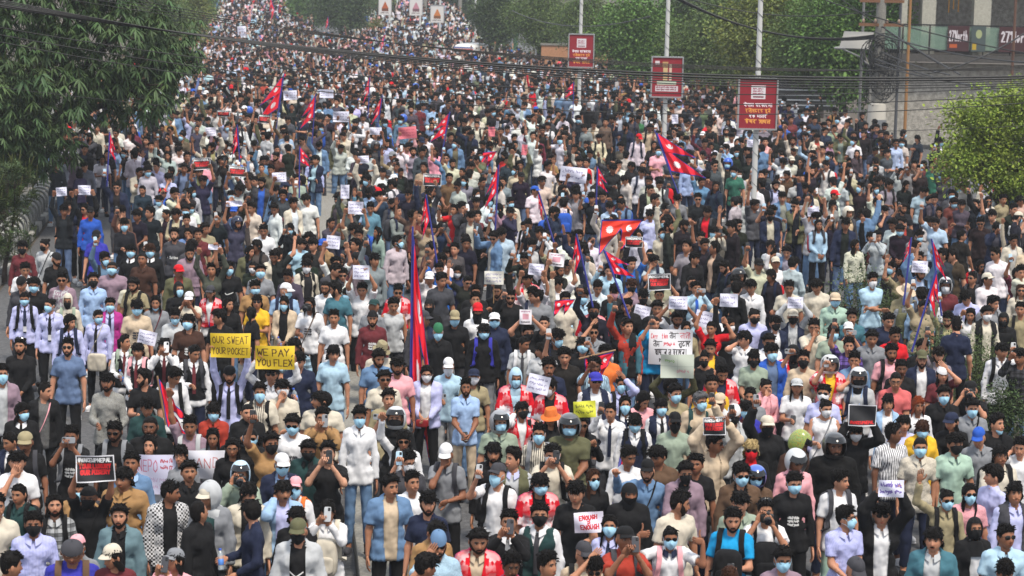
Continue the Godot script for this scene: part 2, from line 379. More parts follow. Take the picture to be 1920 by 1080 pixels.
	var glass := mat("railing glass", Color(0.5, 0.62, 0.55, 0.35), 0.1)
	glass.transparency = BaseMaterial3D.TRANSPARENCY_ALPHA
	for k in 11:
		put.call("railing_pane", Vector3(13.55 + k * 0.98, 3.95, 0.12), Vector3(0.9, 0.85, 0.012), glass, t)
	for q in [[16.05, 0.78, "north"], [16.78, 0.52, "emblem"], [18.2, 1.35, "north_wide"]]:
		var f := G.new()
		f.box(Vector3.ZERO, Vector3(q[1], 0.92, 0.04))
		part("sign_board", f.mesh(), sign_mat(q[2]), t, at(q[0], 3.95, 0.22))
	for q in [[15.85, 0.6], [16.02, 0.35], [16.2, 0.55]]:
		var l := G.new()
		l.tube([Vector3(0, 0, 0), Vector3(0, -q[1], 0)], [0.022], 8)
		part("hanging_rod", l.mesh(), mat("amber rod", Color(0.75, 0.52, 0.12), 0.5), t, at(q[0], 5.15 + q[1] * 0.5, -0.9))
	var aw := G.new()
	aw.rows([PackedVector3Array([Vector3(-0.5, 0.5, -0.6), Vector3(1.2, 0.5, -0.6)]), PackedVector3Array([Vector3(-0.7, -0.05, 0.4), Vector3(1.2, -0.05, 0.4)]), PackedVector3Array([Vector3(-0.7, -0.17, 0.4), Vector3(1.2, -0.17, 0.4)])], false)
	part("awning", aw.mesh(), mat("orange awning", Color(0.72, 0.33, 0.22), 0.8), t, at(19.9, 4.35, 0.6))
	# stair with white-edged steps in front
	var st := thing("stair", "dark stair with white painted nosings beside the trees", "stair", at(10.65, 1.10, -90.00))
	for k in 6:
		var g := G.new()
		g.box(Vector3(0, k * 0.17 + 0.085, -k * 0.3), Vector3(2.6, 0.17, 0.34))
		part("step", g.mesh(), ground_mat("slab grey", Color(0.3, 0.29, 0.28), 0.9, 0.8), st)
		var n := G.new()
		n.box(Vector3(0, k * 0.17 + 0.165, -k * 0.3 + 0.16), Vector3(2.62, 0.04, 0.06))
		part("nosing", n.mesh(), mat("white nosing", Color(0.8, 0.8, 0.8), 0.7), st)
	# peach walls behind the trees
	for q in [[4.94, 2.69, -150.00, 1.9, 3.0, "peach painted wall showing between the tree crowns"], [2.12, 1.00, -136.00, 1.5, 1.0, "low peach arch wall behind the tree trunks"]]:
		var o := thing("garden_wall", q[5], "wall", at(q[0], low(q[2]), q[2]))
		var g := G.new()
		g.box(Vector3(0, (q[1] + 1.5) / 2.0, 0), Vector3(q[3], q[1] + 1.5, 0.25))
		part("wall_face", g.mesh(), ground_mat("peach plaster", Color(0.72, 0.52, 0.38), 0.9, 0.85), o)
		var c := G.new()
		c.box(Vector3(0, q[1] + 1.55, 0), Vector3(q[3] + 0.1, 0.1, 0.35))
		part("coping", c.mesh(), ground_mat("concrete", Color(0.56, 0.55, 0.52), 0.9, 0.72, 0.9), o)


# ---------------------------------------------------------------- trees
func trees() -> void:
	var long_leaf := whorl(10, 0.30, 0.032, 0.55, 0.35, 5)
	var dark := leaf_mat("mango", Color(0.072, 0.125, 0.052), 0.3)
	# the big dark tree over the pavement
	tree("big_tree", "large dark tree with long drooping leaves overhanging the road's edge", "tree", Vector3(-13.2, 0.1, -60.5), 0.26, [
		[Vector3(0.6, 3.4, 3.2), Vector3(3.0, 1.7, 2.6)], [Vector3(3.4, 4.6, 2.2), Vector3(2.2, 1.5, 2.2)], [Vector3(1.0, 6.0, 2.0), Vector3(3.6, 2.0, 2.8)], [Vector3(-2.5, 4.6, 3.0), Vector3(2.6, 2.4, 2.6)],
		[Vector3(-1.4, 2.3, 3.8), Vector3(2.0, 1.3, 1.6)], [Vector3(1.6, 2.1, 3.4), Vector3(1.3, 0.8, 1.2)], [Vector3(0.3, 2.2, 3.7), Vector3(1.8, 1.4, 1.4)], [Vector3(2.8, 6.8, 1.0), Vector3(2.6, 1.6, 2.4)], [Vector3(3.9, 3.3, 2.4), Vector3(1.4, 0.8, 1.4)], [Vector3(0.2, 8.4, 1.5), Vector3(4.2, 1.8, 3.2)], [Vector3(4.6, 4.1, 2.0), Vector3(1.1, 0.6, 1.2)]], long_leaf, dark, 5600, 0.84, 2, "")
	tree("pale_tree", "paler small-leaved tree in front of the big dark tree's lower boughs", "tree", Vector3(-12.08, 1.89, -56.50) * Vector3(1, 0, 1), 0.1, [[Vector3(0.0, 3.1, 0), Vector3(1.2, 0.9, 0.9)], [Vector3(0.6, 2.6, 0.2), Vector3(0.7, 0.6, 0.7)], [Vector3(-0.5, 3.7, 0), Vector3(0.9, 0.7, 0.8)], [Vector3(0.5, 3.8, -0.1), Vector3(0.6, 0.5, 0.6)]], whorl(11, 0.2, 0.024, 0.2, 0.3, 15), leaf_mat("pale", Color(0.085, 0.135, 0.06), 0.3), 800, 0.85, 23)
	var ole := whorl(14, 0.17, 0.014, -0.5, 0.1, 9)
	tree("oleander", "pale green oleander bush with narrow leaves below the big tree", "bush", Vector3(-10.59, 0.13, -49.50), 0.05, [[Vector3(0, 1.0, 0), Vector3(0.75, 0.9, 0.7)], [Vector3(0.25, 1.9, 0), Vector3(0.55, 0.6, 0.5)], [Vector3(-0.4, 1.5, 0.1), Vector3(0.6, 0.7, 0.6)]], ole, leaf_mat("oleander", Color(0.10, 0.145, 0.06)), 330, 1.0, 6)
	# bright young tree on the planted median
	var small := sprig(40, 0.115, 0.032, 0.42, 7)
	tree("young_tree", "bright green bushy tree at the street's edge before the restaurant", "tree", Vector3(11.5, 0.1, -57.0), 0.09, [
		[Vector3(-0.3, 2.7, 0), Vector3(1.0, 0.8, 1.0)], [Vector3(0.9, 3.0, 0.2), Vector3(1.1, 0.9, 1.0)], [Vector3(-1.0, 2.2, 0.4), Vector3(0.75, 0.55, 0.8)], [Vector3(0.2, 2.0, 0.5), Vector3(1.1, 0.6, 0.9)], [Vector3(1.7, 2.5, 0.3), Vector3(1.0, 1.0, 1.0)], [Vector3(-0.6, 3.3, 0), Vector3(0.75, 0.5, 0.7)], [Vector3(1.2, 1.6, 0.5), Vector3(1.0, 0.6, 0.8)], [Vector3(0.5, 3.6, 0), Vector3(0.7, 0.45, 0.7)]], small, leaf_mat("young", Color(0.27, 0.36, 0.06), 0.5), 780, 0.8, 12)
	# trees along the far sides: [x, y, z of the crown's middle, width, height, kind, label]
	var far := sprig(40, 0.20, 0.065, 0.95, 13)
	var far2 := sprig(46, 0.16, 0.05, 0.9, 17)
	var tones := [leaf_mat("side tree", Color(0.15, 0.22, 0.075)), leaf_mat("yellowish", Color(0.22, 0.26, 0.065)), leaf_mat("deep", Color(0.08, 0.125, 0.052)), leaf_mat("fresh", Color(0.155, 0.28, 0.075))]
	var rows := [
		[10.35, 3.17, -97.00, 2.7, 2.5, 1, "dense green tree beside the third board pole"], [12.25, 3.66, -90.00, 2.2, 2.5, 3, "yellow-green tree against the restaurant columns"], [11.32, 3.10, -92.00, 2.0, 2.2, 0, "leafy tree over the white-edged stair"],
		[8.56, 2.67, -103.00, 2.4, 2.2, 0, "low bushy tree between the second and third board poles"], [5.29, 2.61, -111.00, 1.9, 1.9, 3, "fresh green tree beside the first board pole"],
		[7.51, 2.22, -116.00, 1.8, 2.0, 2, "shaded tree behind the second board pole"], [12.10, 4.40, -128.00, 3.6, 2.3, 2, "deep green tree filling the skyline over the boards"], [14.18, 4.50, -112.00, 2.2, 1.8, 2, "deep green tree behind the lamp arm"],
		[1.27, 2.28, -138.00, 2.3, 1.7, 0, "broad green tree behind the plain concrete pole"], [-1.36, 1.83, -152.00, 1.5, 1.5, 2, "dark narrow tree beside the white banner van"], [3.64, 2.33, -132.00, 1.7, 1.7, 0, "green tree in front of the peach wall"],
		[-12.86, 1.47, -176.00, 2.5, 1.5, 2, "dark tree on the far median by the lamp post"], [-16.71, 0.99, -196.00, 2.1, 1.4, 3, "paler tree at the end of the far median"], [-12.27, 1.07, -205.00, 2.0, 1.6, 0, "far tree behind the shrine picture board"],
		[-21.02, 1.75, -152.00, 1.5, 2.0, 1, "light yellow-green tree beyond the big dark tree"], [-18.97, 1.65, -128.00, 1.7, 2.4, 0, "green tree half hidden behind the big dark tree"], [-25.14, 1.59, -190.00, 1.4, 1.8, 3, "far small tree at the verge of the distant march"],
		[-8.80, 0.89, -220.00, 2.4, 1.7, 0, "far tree behind the row of picture boards"], [-4.80, 0.93, -215.00, 2.2, 1.8, 2, "far dark tree behind the leaning pole"], [9.85, 3.58, -140.00, 2.8, 2.2, 2, "deep green tree over the peach wall's end"], [15.17, 3.40, -135.00, 2.6, 2.4, 2, "deep green tree above the solar lamp"], [17.82, 4.01, -118.00, 2.4, 2.6, 2, "dark tree glimpsed beside the restaurant's first column"]]
	for q in rows:
		var c := Vector3(0, q[1] - low(q[2]), 0)
		var w: float = q[3]
		var h: float = q[4]
		tree("roadside_tree", q[6], "tree", Vector3(q[0], low(q[2]), q[2]), 0.16, [[c, Vector3(w * 0.8, h * 0.8, w * 0.8)], [c + Vector3(w * 0.5, h * 0.3, 0.3), Vector3(w * 0.55, h * 0.5, w * 0.5)], [c + Vector3(-w * 0.5, h * 0.15, 0.4), Vector3(w * 0.5, h * 0.55, w * 0.5)], [c + Vector3(0.1, h * 0.7, 0), Vector3(w * 0.55, h * 0.45, w * 0.5)], [c + Vector3(w * 0.2, -h * 0.5, 0.4), Vector3(w * 0.6, h * 0.4, w * 0.6)]], far if q[5] != 0 else far2, tones[q[5]], 520, 0.62, int(w * 100) + int(q[0] * 10.0), "trees along the far sides of the street", false)
	tree("roadside_shrub", "yellow-green conical shrub at the end of the far median", "shrub", Vector3(-10.74, -1.31, -183.40), 0.05, [[Vector3(0, 0.9, 0), Vector3(0.42, 0.85, 0.42)], [Vector3(0, 1.5, 0), Vector3(0.3, 0.5, 0.3)]], far, leaf_mat("golden", Color(0.22, 0.22, 0.03)), 90, 0.4, 3)
	tree("roadside_shrub", "low dull shrub beside the yellow-green one", "shrub", Vector3(-12.11, -1.07, -190.19), 0.05, [[Vector3(0, 0.6, 0), Vector3(0.7, 0.5, 0.5)]], far, tones[0], 90, 0.4, 4)


# ---------------------------------------------------------------- poles, boards, lamps, cables
func pole(called: String, label: String, x: float, z: float, h: float, r: float, m: Material, wound := false, group := "") -> Node3D:
	var t := thing(called, label, "pole", at(x, low(z), z), group)
	var g := G.new()
	g.tube([Vector3.ZERO, Vector3(0, h * 0.5, 0), Vector3(0, h, 0)], [r * 1.12, r, r * 0.86], 14)
	part("shaft", g.mesh(), m, t)
	if wound:
		var w := G.new()
		var pts := []
		var n := int(h / 0.035)
		for k in n:
			var y := 0.4 + (h - 0.5) * k / n
			pts.append(Vector3(cos(k * 0.62) * r * 1.07, y, sin(k * 0.62) * r * 1.07))
		w.tube(pts, [0.007], 4)
		part("wound_cable", w.mesh(), mat("wound cable", Color(0.3, 0.3, 0.31), 0.7), t)
	return t


func board(label: String, x: Transform3D, w: float, h: float, key: String) -> void:
	var t := thing("advertising_board", label, "advertising board", x, "boards fixed to the poles")
	var fr := G.new()
	for s in [-1.0, 1.0]:
		fr.box(Vector3(s * (w / 2 + 0.015), 0, 0), Vector3(0.035, h + 0.06, 0.07))
		fr.box(Vector3(0, s * (h / 2 + 0.015), 0), Vector3(w - 0.006, 0.035, 0.066))
	part("frame", fr.mesh(), mat("board frame", Color(0.6, 0.6, 0.6), 0.4, 0.5), t)
	var b := G.new()
	b.box(Vector3(0, 0, -0.012), Vector3(w, h, 0.03))
	part("backing", b.mesh(), mat("board back", Color(0.45, 0.45, 0.45), 0.6), t)
	var f := G.new()
	f.rows([PackedVector3Array([Vector3(-w / 2, h / 2, 0.006), Vector3(w / 2, h / 2, 0.006)]), PackedVector3Array([Vector3(-w / 2, -h / 2, 0.006), Vector3(w / 2, -h / 2, 0.006)])], false)
	part("face", f.mesh(), sign_mat(key), t)


func poles_and_boards() -> void:
	var white := mat("pole white", Color(0.7, 0.7, 0.69), 0.6)
	var conc := ground_mat("pole concrete", Color(0.52, 0.51, 0.48), 0.9, 0.75, 0.8)
	for q in [[5.22, -52.0, "white cable-wound pole carrying the nearest maroon board", 5.22, 3.91, -51.80, 0.8, 1.06, "hair_oil", "maroon board with white square and Devanagari lines, largest of the maroon boards"],
			[4.01, -64.5, "white cable-wound pole carrying the maroon board with bottles", 4.03, 3.71, -64.30, 0.8, 1.04, "bottles_board", "maroon board picturing pale bottles"],
			[2.10, -80.0, "white cable-wound pole carrying the smallest maroon board", 2.13, 3.61, -79.80, 0.8, 1.06, "hair_oil", "maroon board with white square, smallest of the maroon boards"]]:
		pole("board_pole", q[2], q[0], q[1], 8.2, 0.058, white, true, "poles carrying boards on the planted median")
		board(q[9], at(q[3], q[4], q[1] + 0.16), q[6], q[7], q[8])
	for q in [[-2.93, -1.43, -167.36, "plain white pole beside the white banner van", 0.06], [-5.87, -1.32, -182.31, "white pole carrying the orange mask picture", 0.06], [-7.58, -1.19, -187.50, "white pole carrying the pale rose picture", 0.06], [-10.01, -1.13, -188.79, "white pole carrying the shrine picture", 0.06]]:
		pole("board_pole", q[3], q[0], q[2], 9.0, 0.075, white, false, "poles carrying boards on the planted median")
	for q in [[-0.13, -1.63, -181.22, "grey concrete pole with a green painted foot", 0.15], [3.47, -1.52, -148.04, "grey concrete pole behind the smallest maroon board", 0.14], [6.50, -0.89, -114.72, "grey concrete pole behind the bottles board", 0.15], [-8.00, -0.61, -207.61, "far grey pole among the picture boards", 0.16], [-5.07, -0.45, -211.30, "far grey pole behind the white banner van", 0.16]]:
		var o := pole("utility_pole", q[3], q[0], q[2], 10.0, q[4], conc, false, "concrete utility poles")
		if "green" in q[3]:
			var g := G.new()
			g.tube([Vector3(0, 0.02, 0), Vector3(0, 1.5, 0)], [q[4] * 1.2, q[4] * 1.16], 14)
			part("painted_foot", g.mesh(), mat("foot green", Color(0.07, 0.3, 0.2), 0.6), o)
	board("white picture board with an orange shrine", at(-9.07, 2.20, -165.00), 0.85, 1.15, "shrine_board")
	board("white picture board with a pale rose design", at(-6.83, 2.30, -162.00), 0.85, 1.1, "rose_board")
	board("white picture board with an orange mask", at(-5.20, 2.08, -156.00), 0.85, 1.1, "mask_board")
	# lamp post on the far median
	var lp := pole("street_lamp", "grey street lamp with flat head on the far median", 0.0, -170.0, 6.2, 0.06, white)
	lp.position = Vector3(-12.99, -1.00, -191.91)
	var lh := G.new()
	lh.box(Vector3(-0.35, 2.9, 0), Vector3(0.75, 0.1, 0.4))
	part("lamp_head", lh.mesh(), mat("lamp grey", Color(0.5, 0.5, 0.5), 0.5), lp)
	# utility pole with meter box, transformer and a nest of cable, near the restaurant
	var up := pole("utility_pole", "white-footed utility pole with a nest of cables before the restaurant", 0, 0, 9.0, 0.17, conc)
	up.position = Vector3(12.31, 0.00, -81.85)
	var ft := G.new()
	ft.tube([Vector3(0, 0, 0), Vector3(0, 1.9, 0), Vector3(0, 1.95, 0)], [0.34, 0.3, 0.2], 14)
	part("white_foot", ft.mesh(), mat("foot white", Color(0.68, 0.66, 0.62), 0.8), up)
	var mb := G.new()
	mb.box(Vector3(0.1, 1.2, 0.36), Vector3(0.34, 0.4, 0.16))
	part("meter_box", mb.mesh(), mat("meter grey", Color(0.42, 0.43, 0.44), 0.5), up)
	var rr := RandomNumberGenerator.new()
	rr.seed = 31
	var nest := G.new()
	for k in 46:
		var a := rr.randf() * TAU
		var c := Vector3(rr.randf_range(-0.25, 0.3), rr.randf_range(2.3, 3.9), rr.randf_range(-0.1, 0.4))
		var rad := rr.randf_range(0.2, 0.5)
		var pts := []
		for j in 13:
			var b := a + j * 0.5
			pts.append(c + Vector3(cos(b) * rad, sin(b) * rad * 1.2, rr.randf_range(-0.05, 0.05) + 0.1 * sin(b * 2.0)))
		nest.tube(pts, [0.014], 5)
	part("cable_nest", nest.mesh(), mat("cable black", Color(0.06, 0.06, 0.062), 0.6), up)
	for k in 2:
		var c := G.new()
		c.box(Vector3(0, 4.6 + k * 0.8, 0.1), Vector3(1.5, 0.1, 0.1))
		part("crossarm", c.mesh(), mat("crossarm rust", Color(0.4, 0.27, 0.17), 0.8), up)
		for j in 4:
			var ins := G.new()
			ins.blob(Vector3(-0.6 + j * 0.4, 4.72 + k * 0.8, 0.1), Vector3(0.05, 0.08, 0.05), 0.8, 10, 6)
			part("insulator", ins.mesh(), mat("insulator", Color(0.5, 0.42, 0.36), 0.3), up)
	for q in [[12.70, 0.00, -78.24, "ochre painted steel post beside the doorway", Color(0.52, 0.37, 0.2)], [12.99, 0.00, -82.00, "dark slender steel post beside the utility pole", Color(0.25, 0.26, 0.28)], [12.10, -0.07, -84.55, "thin grey post behind the crowd at the stair", Color(0.4, 0.4, 0.4)], [16.26, 0.00, -79.00, "rusty brown post before the restaurant's dark bay", Color(0.33, 0.22, 0.16)]]:
		pole("steel_post", q[3], q[0], q[2], 6.4, 0.05, mat("post %s" % q[3], q[4], 0.7))
	# solar street lamps
	for q in [[11.82, 3.96, -84.00, 1.0, "street lamp arm with a tilted grey solar panel by the utility pole"], [5.86, 3.80, -120.00, 0.9, "far street lamp with a tilted solar panel above the trees"]]:
		var t := thing("solar_lamp", q[4], "street lamp", at(q[0], q[1], q[2]))
		var pn := G.new()
		pn.box(Vector3.ZERO, Vector3(1.05 * q[3], 0.05, 0.95), Color.WHITE, Basis(Vector3.UP, -0.35) * Basis(Vector3.RIGHT, 0.62))
		part("solar_panel", pn.mesh(), mat("panel back", Color(0.48, 0.47, 0.45), 0.5), t)
		var ln := G.new()
		ln.tube([Vector3(0.1, -0.05, 0), Vector3(0.35, -0.6, 0), Vector3(0.62, -1.4, 0), Vector3(0.7, -q[1], 0)], [0.04], 8)
		part("mast", ln.mesh(), conc, t)
		var arm := G.new()
		arm.tube([Vector3(0.62, -1.0, 0), Vector3(0.1, -0.55, 0.3), Vector3(-0.55, -0.28, 0.5)], [0.03], 8)
		arm.blob(Vector3(-0.65, -0.25, 0.52), Vector3(0.2, 0.05, 0.09), 0.6, 12, 6)
		part("lamp_arm", arm.mesh(), mat("lamp grey", Color(0.5, 0.5, 0.5), 0.5), t)
	# a pale vehicle roof with a banner far up the street
	var v := thing("banner_van", "white van roof with red and blue striped banner far up the street", "van", at(-2.87, 0.12, -152.00, -18).scaled_local(Vector3(0.8, 0.75, 0.8)))
	var b := G.new()
	b.blob(Vector3(0, -0.6, 0), Vector3(1.0, 1.0, 1.9), 0.35, 20, 10)
	part("van_body", b.mesh(), mat("van white", Color(0.75, 0.75, 0.74), 0.4), v)
	for k in 2:
		var s := G.new()
		s.box(Vector3(0, 0.12 - k * 0.14, 1.93), Vector3(1.6, 0.09, 0.03))
		part("stripe", s.mesh(), mat("stripe %d" % k, [Color(0.15, 0.3, 0.6), Color(0.7, 0.15, 0.15)][k], 0.6), v)
	var wd := G.new()
	wd.box(Vector3(0, -0.45, 1.9), Vector3(1.5, 0.6, 0.06))
	part("windscreen", wd.mesh(), mat("windscreen", Color(0.05, 0.06, 0.07), 0.1), v)


func cable(a: Vector3, b: Vector3, sag: float, r: float, label: String, group := "overhead cables crossing the street") -> void:
	var t := G.new()
	var pts := []
	for k in 31:
		var u := k / 30.0
		var q := a.lerp(b, u)
		q.y -= sag * 4.0 * u * (1.0 - u)
		pts.append(q)
	t.tube(pts, [r], 6)
	tag(part("cable", t.mesh(), mat("cable black", Color(0.06, 0.06, 0.062), 0.6), self), label, "cable", group)


func cables() -> void:
	var many_of := "thin black cable in the bundle crossing high over the march"
	# main bundle across the whole street, from the upper corner of the tree to the utility pole's side
	var a := Vector3(-11.74, 6.07, -47.00)
	var b := Vector3(11.57, 4.98, -47.00)
	for k in 5:
		cable(a + Vector3(0, 0.06 * k, 0.1 * k), b + Vector3(0, -0.03 * k, 0.1 * k), 0.62 + 0.05 * k, 0.022 if k < 2 else 0.012, many_of)
	for k in 4:
		cable(a + Vector3(0, 0.38 + 0.16 * k, -0.3), b + Vector3(0, 0.1 + 0.05 * k, -0.3), 0.66 + 0.12 * k, 0.008, many_of)
	for k in 3:
		cable(a + Vector3(0, -0.35 - 0.12 * k, 0.3), b + Vector3(0, -0.12 - 0.14 * k, 0.3), 0.8 + 0.07 * k, 0.01, many_of)
	cable(a + Vector3(0, -1.6, 0.3), b + Vector3(0, -0.9, 0.3), 0.6, 0.006, "single thin wire sagging lowest across the crowd")
	# heavy bundle drooping between the far lamp and the solar lamp
	for k in 5:
		cable(Vector3(4.22, 5.94, -84.00) + Vector3(0, 0.04 * k, 0.05 * k), Vector3(12.15, 4.13, -82.00) + Vector3(0, 0.03 * k, 0), 0.72 + 0.03 * k, 0.026, "thick cable in the drooping bundle behind the boards", "drooping bundle of thick cables")
	for q in [[5.09, 5.54, -86.00, 12.41, 5.01, -84.00, 0.5], [9.75, 6.42, -84.00, 14.72, 3.21, -84.00, 0.1], [10.04, 5.54, -83.00, 17.63, 3.77, -78.00, 0.25], [12.27, 4.67, -83.00, 12.90, 3.63, -70.00, 0.05], [12.31, 3.76, -83.00, 12.59, 3.62, -70.00, 0.1], [11.97, 3.64, -70.00, 16.63, 5.59, -74.00, 0.35], [11.89, 3.37, -80.00, 13.74, 3.81, -60.00, 0.2], [11.85, 4.42, -80.00, 15.07, 4.20, -66.00, 0.25], [-0.31, 3.24, -130.00, 5.18, 4.32, -94.00, 0.6], [12.03, 3.49, -81.00, 13.29, 3.68, -58.00, 0.15]]:
		cable(Vector3(q[0], q[1], q[2]), Vector3(q[3], q[4], q[5]), q[6], 0.022, "slack black cable strung from the utility pole's nest", "slack cables round the utility pole")


# ---------------------------------------------------------------- the mass of the march beyond the people that show singly
func edge(z: float) -> float:
	for k in CROWD_EDGE.size() - 1:
		if z <= CROWD_EDGE[k + 1][0]:
			return lerpf(CROWD_EDGE[k][1], CROWD_EDGE[k + 1][1], clampf((z - CROWD_EDGE[k][0]) / (CROWD_EDGE[k + 1][0] - CROWD_EDGE[k][0]), 0, 1))
	return CROWD_EDGE[-1][1]


func crowd() -> void:
	var r := crowd_rng
	var root := Node3D.new()
	root.name = "crowd"
	add_child(root)
	tag(root, "dense crowd of marchers filling the street into the distance", "", "", "stuff")
	var stand := []   # where the single people stand
	for c in get_children():
		if c.has_meta("category") and c.get_meta("category") == "person":
			stand.append(Vector2(c.position.x, c.position.z))
	var people := []
	for h in HOLDERS:
		people.append([Vector2(h[0], h[1]), h[2]])
	var z := 39.6
	while z < 285.0:
		var step := 1.1 if z < 90.0 else 1.0
		var x := along(z, -11.0, 0.106) + (0.9 if z < 66.0 else -0.6)
		var xr := edge(z)
		while x < xr:
			var q := Vector2(x + r.randf_range(-0.46, 0.46), -z + r.randf_range(-0.65, 0.65))
			x += 0.86 if z < 90.0 else 0.78
			if z > 172.0 and q.x > along(z, -1.3, 0.106) and q.x < along(z, 1.1, 0.106):
				continue
			if absf(q.x - along(z, -3.5, 0.097)) < 0.5 and z > 52.0 and z < 66.0:
				continue
			if z < 58.0 and q.x < along(z, -8.3, 0.106):
				continue
			if absf(q.x - along(z, 5.5, 0.106)) < 0.22:
				continue
			if r.randf() < 0.05 + 0.3 * smoothstep(0.1, 0.45, wrinkle.get_noise_2d(q.x * 3.5, q.y * 3.5)):
				continue
			var ok := true
			for s in SHRUBS:
				if absf(q.x - s[0]) < 0.75 and q.y > s[2] - 0.7 and q.y < s[2] + 7.0:
					ok = false
			if z < 60.0:
				for s in stand:
					if s.distance_squared_to(q) < 0.36:
						ok = false
						break
			for h in HOLDERS:
				if Vector2(h[0], h[1]).distance_squared_to(q) < 0.2:
					ok = false
			if ok:
				people.append([q, ""])
		z += step
	# sort into kinds that share meshes
	var sets := {}
	var put := func(key: String, x: Transform3D, c: Color) -> void:
		if not sets.has(key):
			sets[key] = [[], []]
		sets[key][0].append(x)
		sets[key][1].append(c)
	var shades := []
	for w in ["black 38", "dgrey 10", "navy 9", "white 24", "cream 9", "lgrey 9", "grey 7", "lav 3", "sky 2", "beige 5", "khaki 4", "slate 2", "denim 3", "maroon 3", "red 2", "blue 1", "green 1", "olive 3", "pink 1", "brown 4", "dbrown 3", "sage 2", "lblue 3", "mauve 1", "tan 1", "rust 1"]:
		for k in int(w.split(" ")[1]):
			shades.append(w.split(" ")[0])
	for q in people:
		var woman := r.randf() < 0.2
		var back := r.randf() < (0.08 if q[0].y > -90.0 else 0.3)
		var yaw := r.randfn() * 30.0 + (180.0 if back else 0.0)
		var tall := (0.95 if woman else 1.0) * r.randf_range(0.93, 1.06)
		var wide := (0.92 if woman else 1.0) * r.randf_range(0.9, 1.03)
		if q[1] != "":
			yaw = 0.0
			tall = 1.0
		var b := Basis(Vector3.BACK, r.randfn() * 0.03) * Basis(Vector3.RIGHT, r.randfn() * 0.03) * Basis(Vector3.UP, deg_to_rad(yaw)).scaled_local(Vector3(wide, tall, wide))
		var up := 0.3 if absf(q[0].x - along(-q[0].y, 5.5, 0.106)) < 0.65 and q[0].y < -40.0 else 0.0
		var x := Transform3D(b, Vector3(q[0].x, up + low(q[0].y), q[0].y))
		var pz: String = q[1] if q[1] != "" else ["down", "down", "down", "walk", "waist", "chest", "phone2", "phone1", "cross", "fist", "chin", "hold", "phoneup", "wave"][mini(int(pow(r.randf(), 1.3) * 14.0), 13)]
		var look: int = [-42, -20, 0, 0, 20, 42][r.randi_range(0, 5)]
		var nod: int = [-8, 6, 6, 20][r.randi_range(0, 3)]
		var sk := r.randi_range(0, 2)
		put.call("body|%s|%d|%d|%d" % [pz, look, sk, nod], x, Color.WHITE)
		var long_sleeve := r.randf() < 0.45
		var shades_i := 0
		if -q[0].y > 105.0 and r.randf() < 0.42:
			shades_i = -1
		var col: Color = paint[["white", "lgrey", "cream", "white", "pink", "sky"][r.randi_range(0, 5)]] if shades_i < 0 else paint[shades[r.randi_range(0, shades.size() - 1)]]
		col = col.lerp(Color(r.randf(), r.randf(), r.randf()), 0.06)
		put.call("shirt|%s|%s" % [pz, "long" if long_sleeve else "tee"], x, col.srgb_to_linear())
		if r.randf() < 0.16:
			put.call("over|%s" % pz, x, (paint[["black", "navy", "dgrey", "denim", "cream", "olive"][r.randi_range(0, 5)]] as Color).srgb_to_linear())
		put.call("trousers", x, (paint[["black", "navy", "dgrey", "denim", "black", "slate"][r.randi_range(0, 5)]] as Color).srgb_to_linear())
		for s in [-1.0, 1.0]:
			put.call("shoe", x * Transform3D(Basis(Vector3.UP, s * 0.2), Vector3(-0.125 if s < 0 else 0.13, 0.0, -0.03 if s < 0 else 0.0)), (Color(0.6, 0.6, 0.6) if sk == 0 else Color(0.02, 0.02, 0.02)))
		if pz.begins_with("phone"):
			var ps := pose_of(pz)
			put.call("phone", x * Transform3D(Basis(Vector3.RIGHT, -0.25), ps.hand[0] + ps.dir[0] * 0.075 + (Vector3(0.065, 0.03, 0.03) if pz == "phone2" else Vector3.ZERO)), (paint[["black", "black", "lgrey", "white", "sky"][r.randi_range(0, 4)]] as Color).srgb_to_linear())
		var hx := x * head_frame(look, nod)
		var ht := r.randf()
		var hc: Color = (paint["hair"] as Color).srgb_to_linear() * r.randf_range(0.7, 1.8)
		if ht < 0.09 and not woman:
			put.call("cap" if r.randf() < 0.85 else "helmet", hx, (paint[["black", "black", "white", "navy", "red", "grey", "cream", "blue", "dgrey"][r.randi_range(0, 8)]] as Color).srgb_to_linear())
			put.call("hair_buzz", hx, hc)
		else:
			put.call("hair_" + (["long", "long", "part", "pony"][r.randi_range(0, 3)] if woman else ["short", "quiff", "fringe", "curly", "fade", "messy"][r.randi_range(0, 5)]), hx, hc)
		if r.randf() < 0.18:
			put.call("mask", hx, ((paint["maskblue"] if r.randf() < 0.66 else paint[["black", "black", "white"][r.randi_range(0, 2)]]) as Color).srgb_to_linear())
		elif r.randf() < 0.13:
			put.call("sunglasses", hx, Color(0.01, 0.01, 0.01))
		if r.randf() < 0.14 and not woman:
			put.call("beard", hx, hc)
		if r.randf() < 0.16:
			put.call("straps", x, (paint[["black", "navy", "dgrey"][r.randi_range(0, 2)]] as Color).srgb_to_linear())
			put.call("backpack", x, (paint[["black", "navy", "dgrey", "red", "blue"][r.randi_range(0, 4)]] as Color).srgb_to_linear())
	var cl := cloth("white").duplicate() as StandardMaterial3D
	cl.resource_name = "crowd cloth"
	cl.albedo_color = Color.WHITE
	var hm := hair_mat("hair").duplicate() as StandardMaterial3D
	hm.resource_name = "crowd hair"
	hm.albedo_color = Color.WHITE
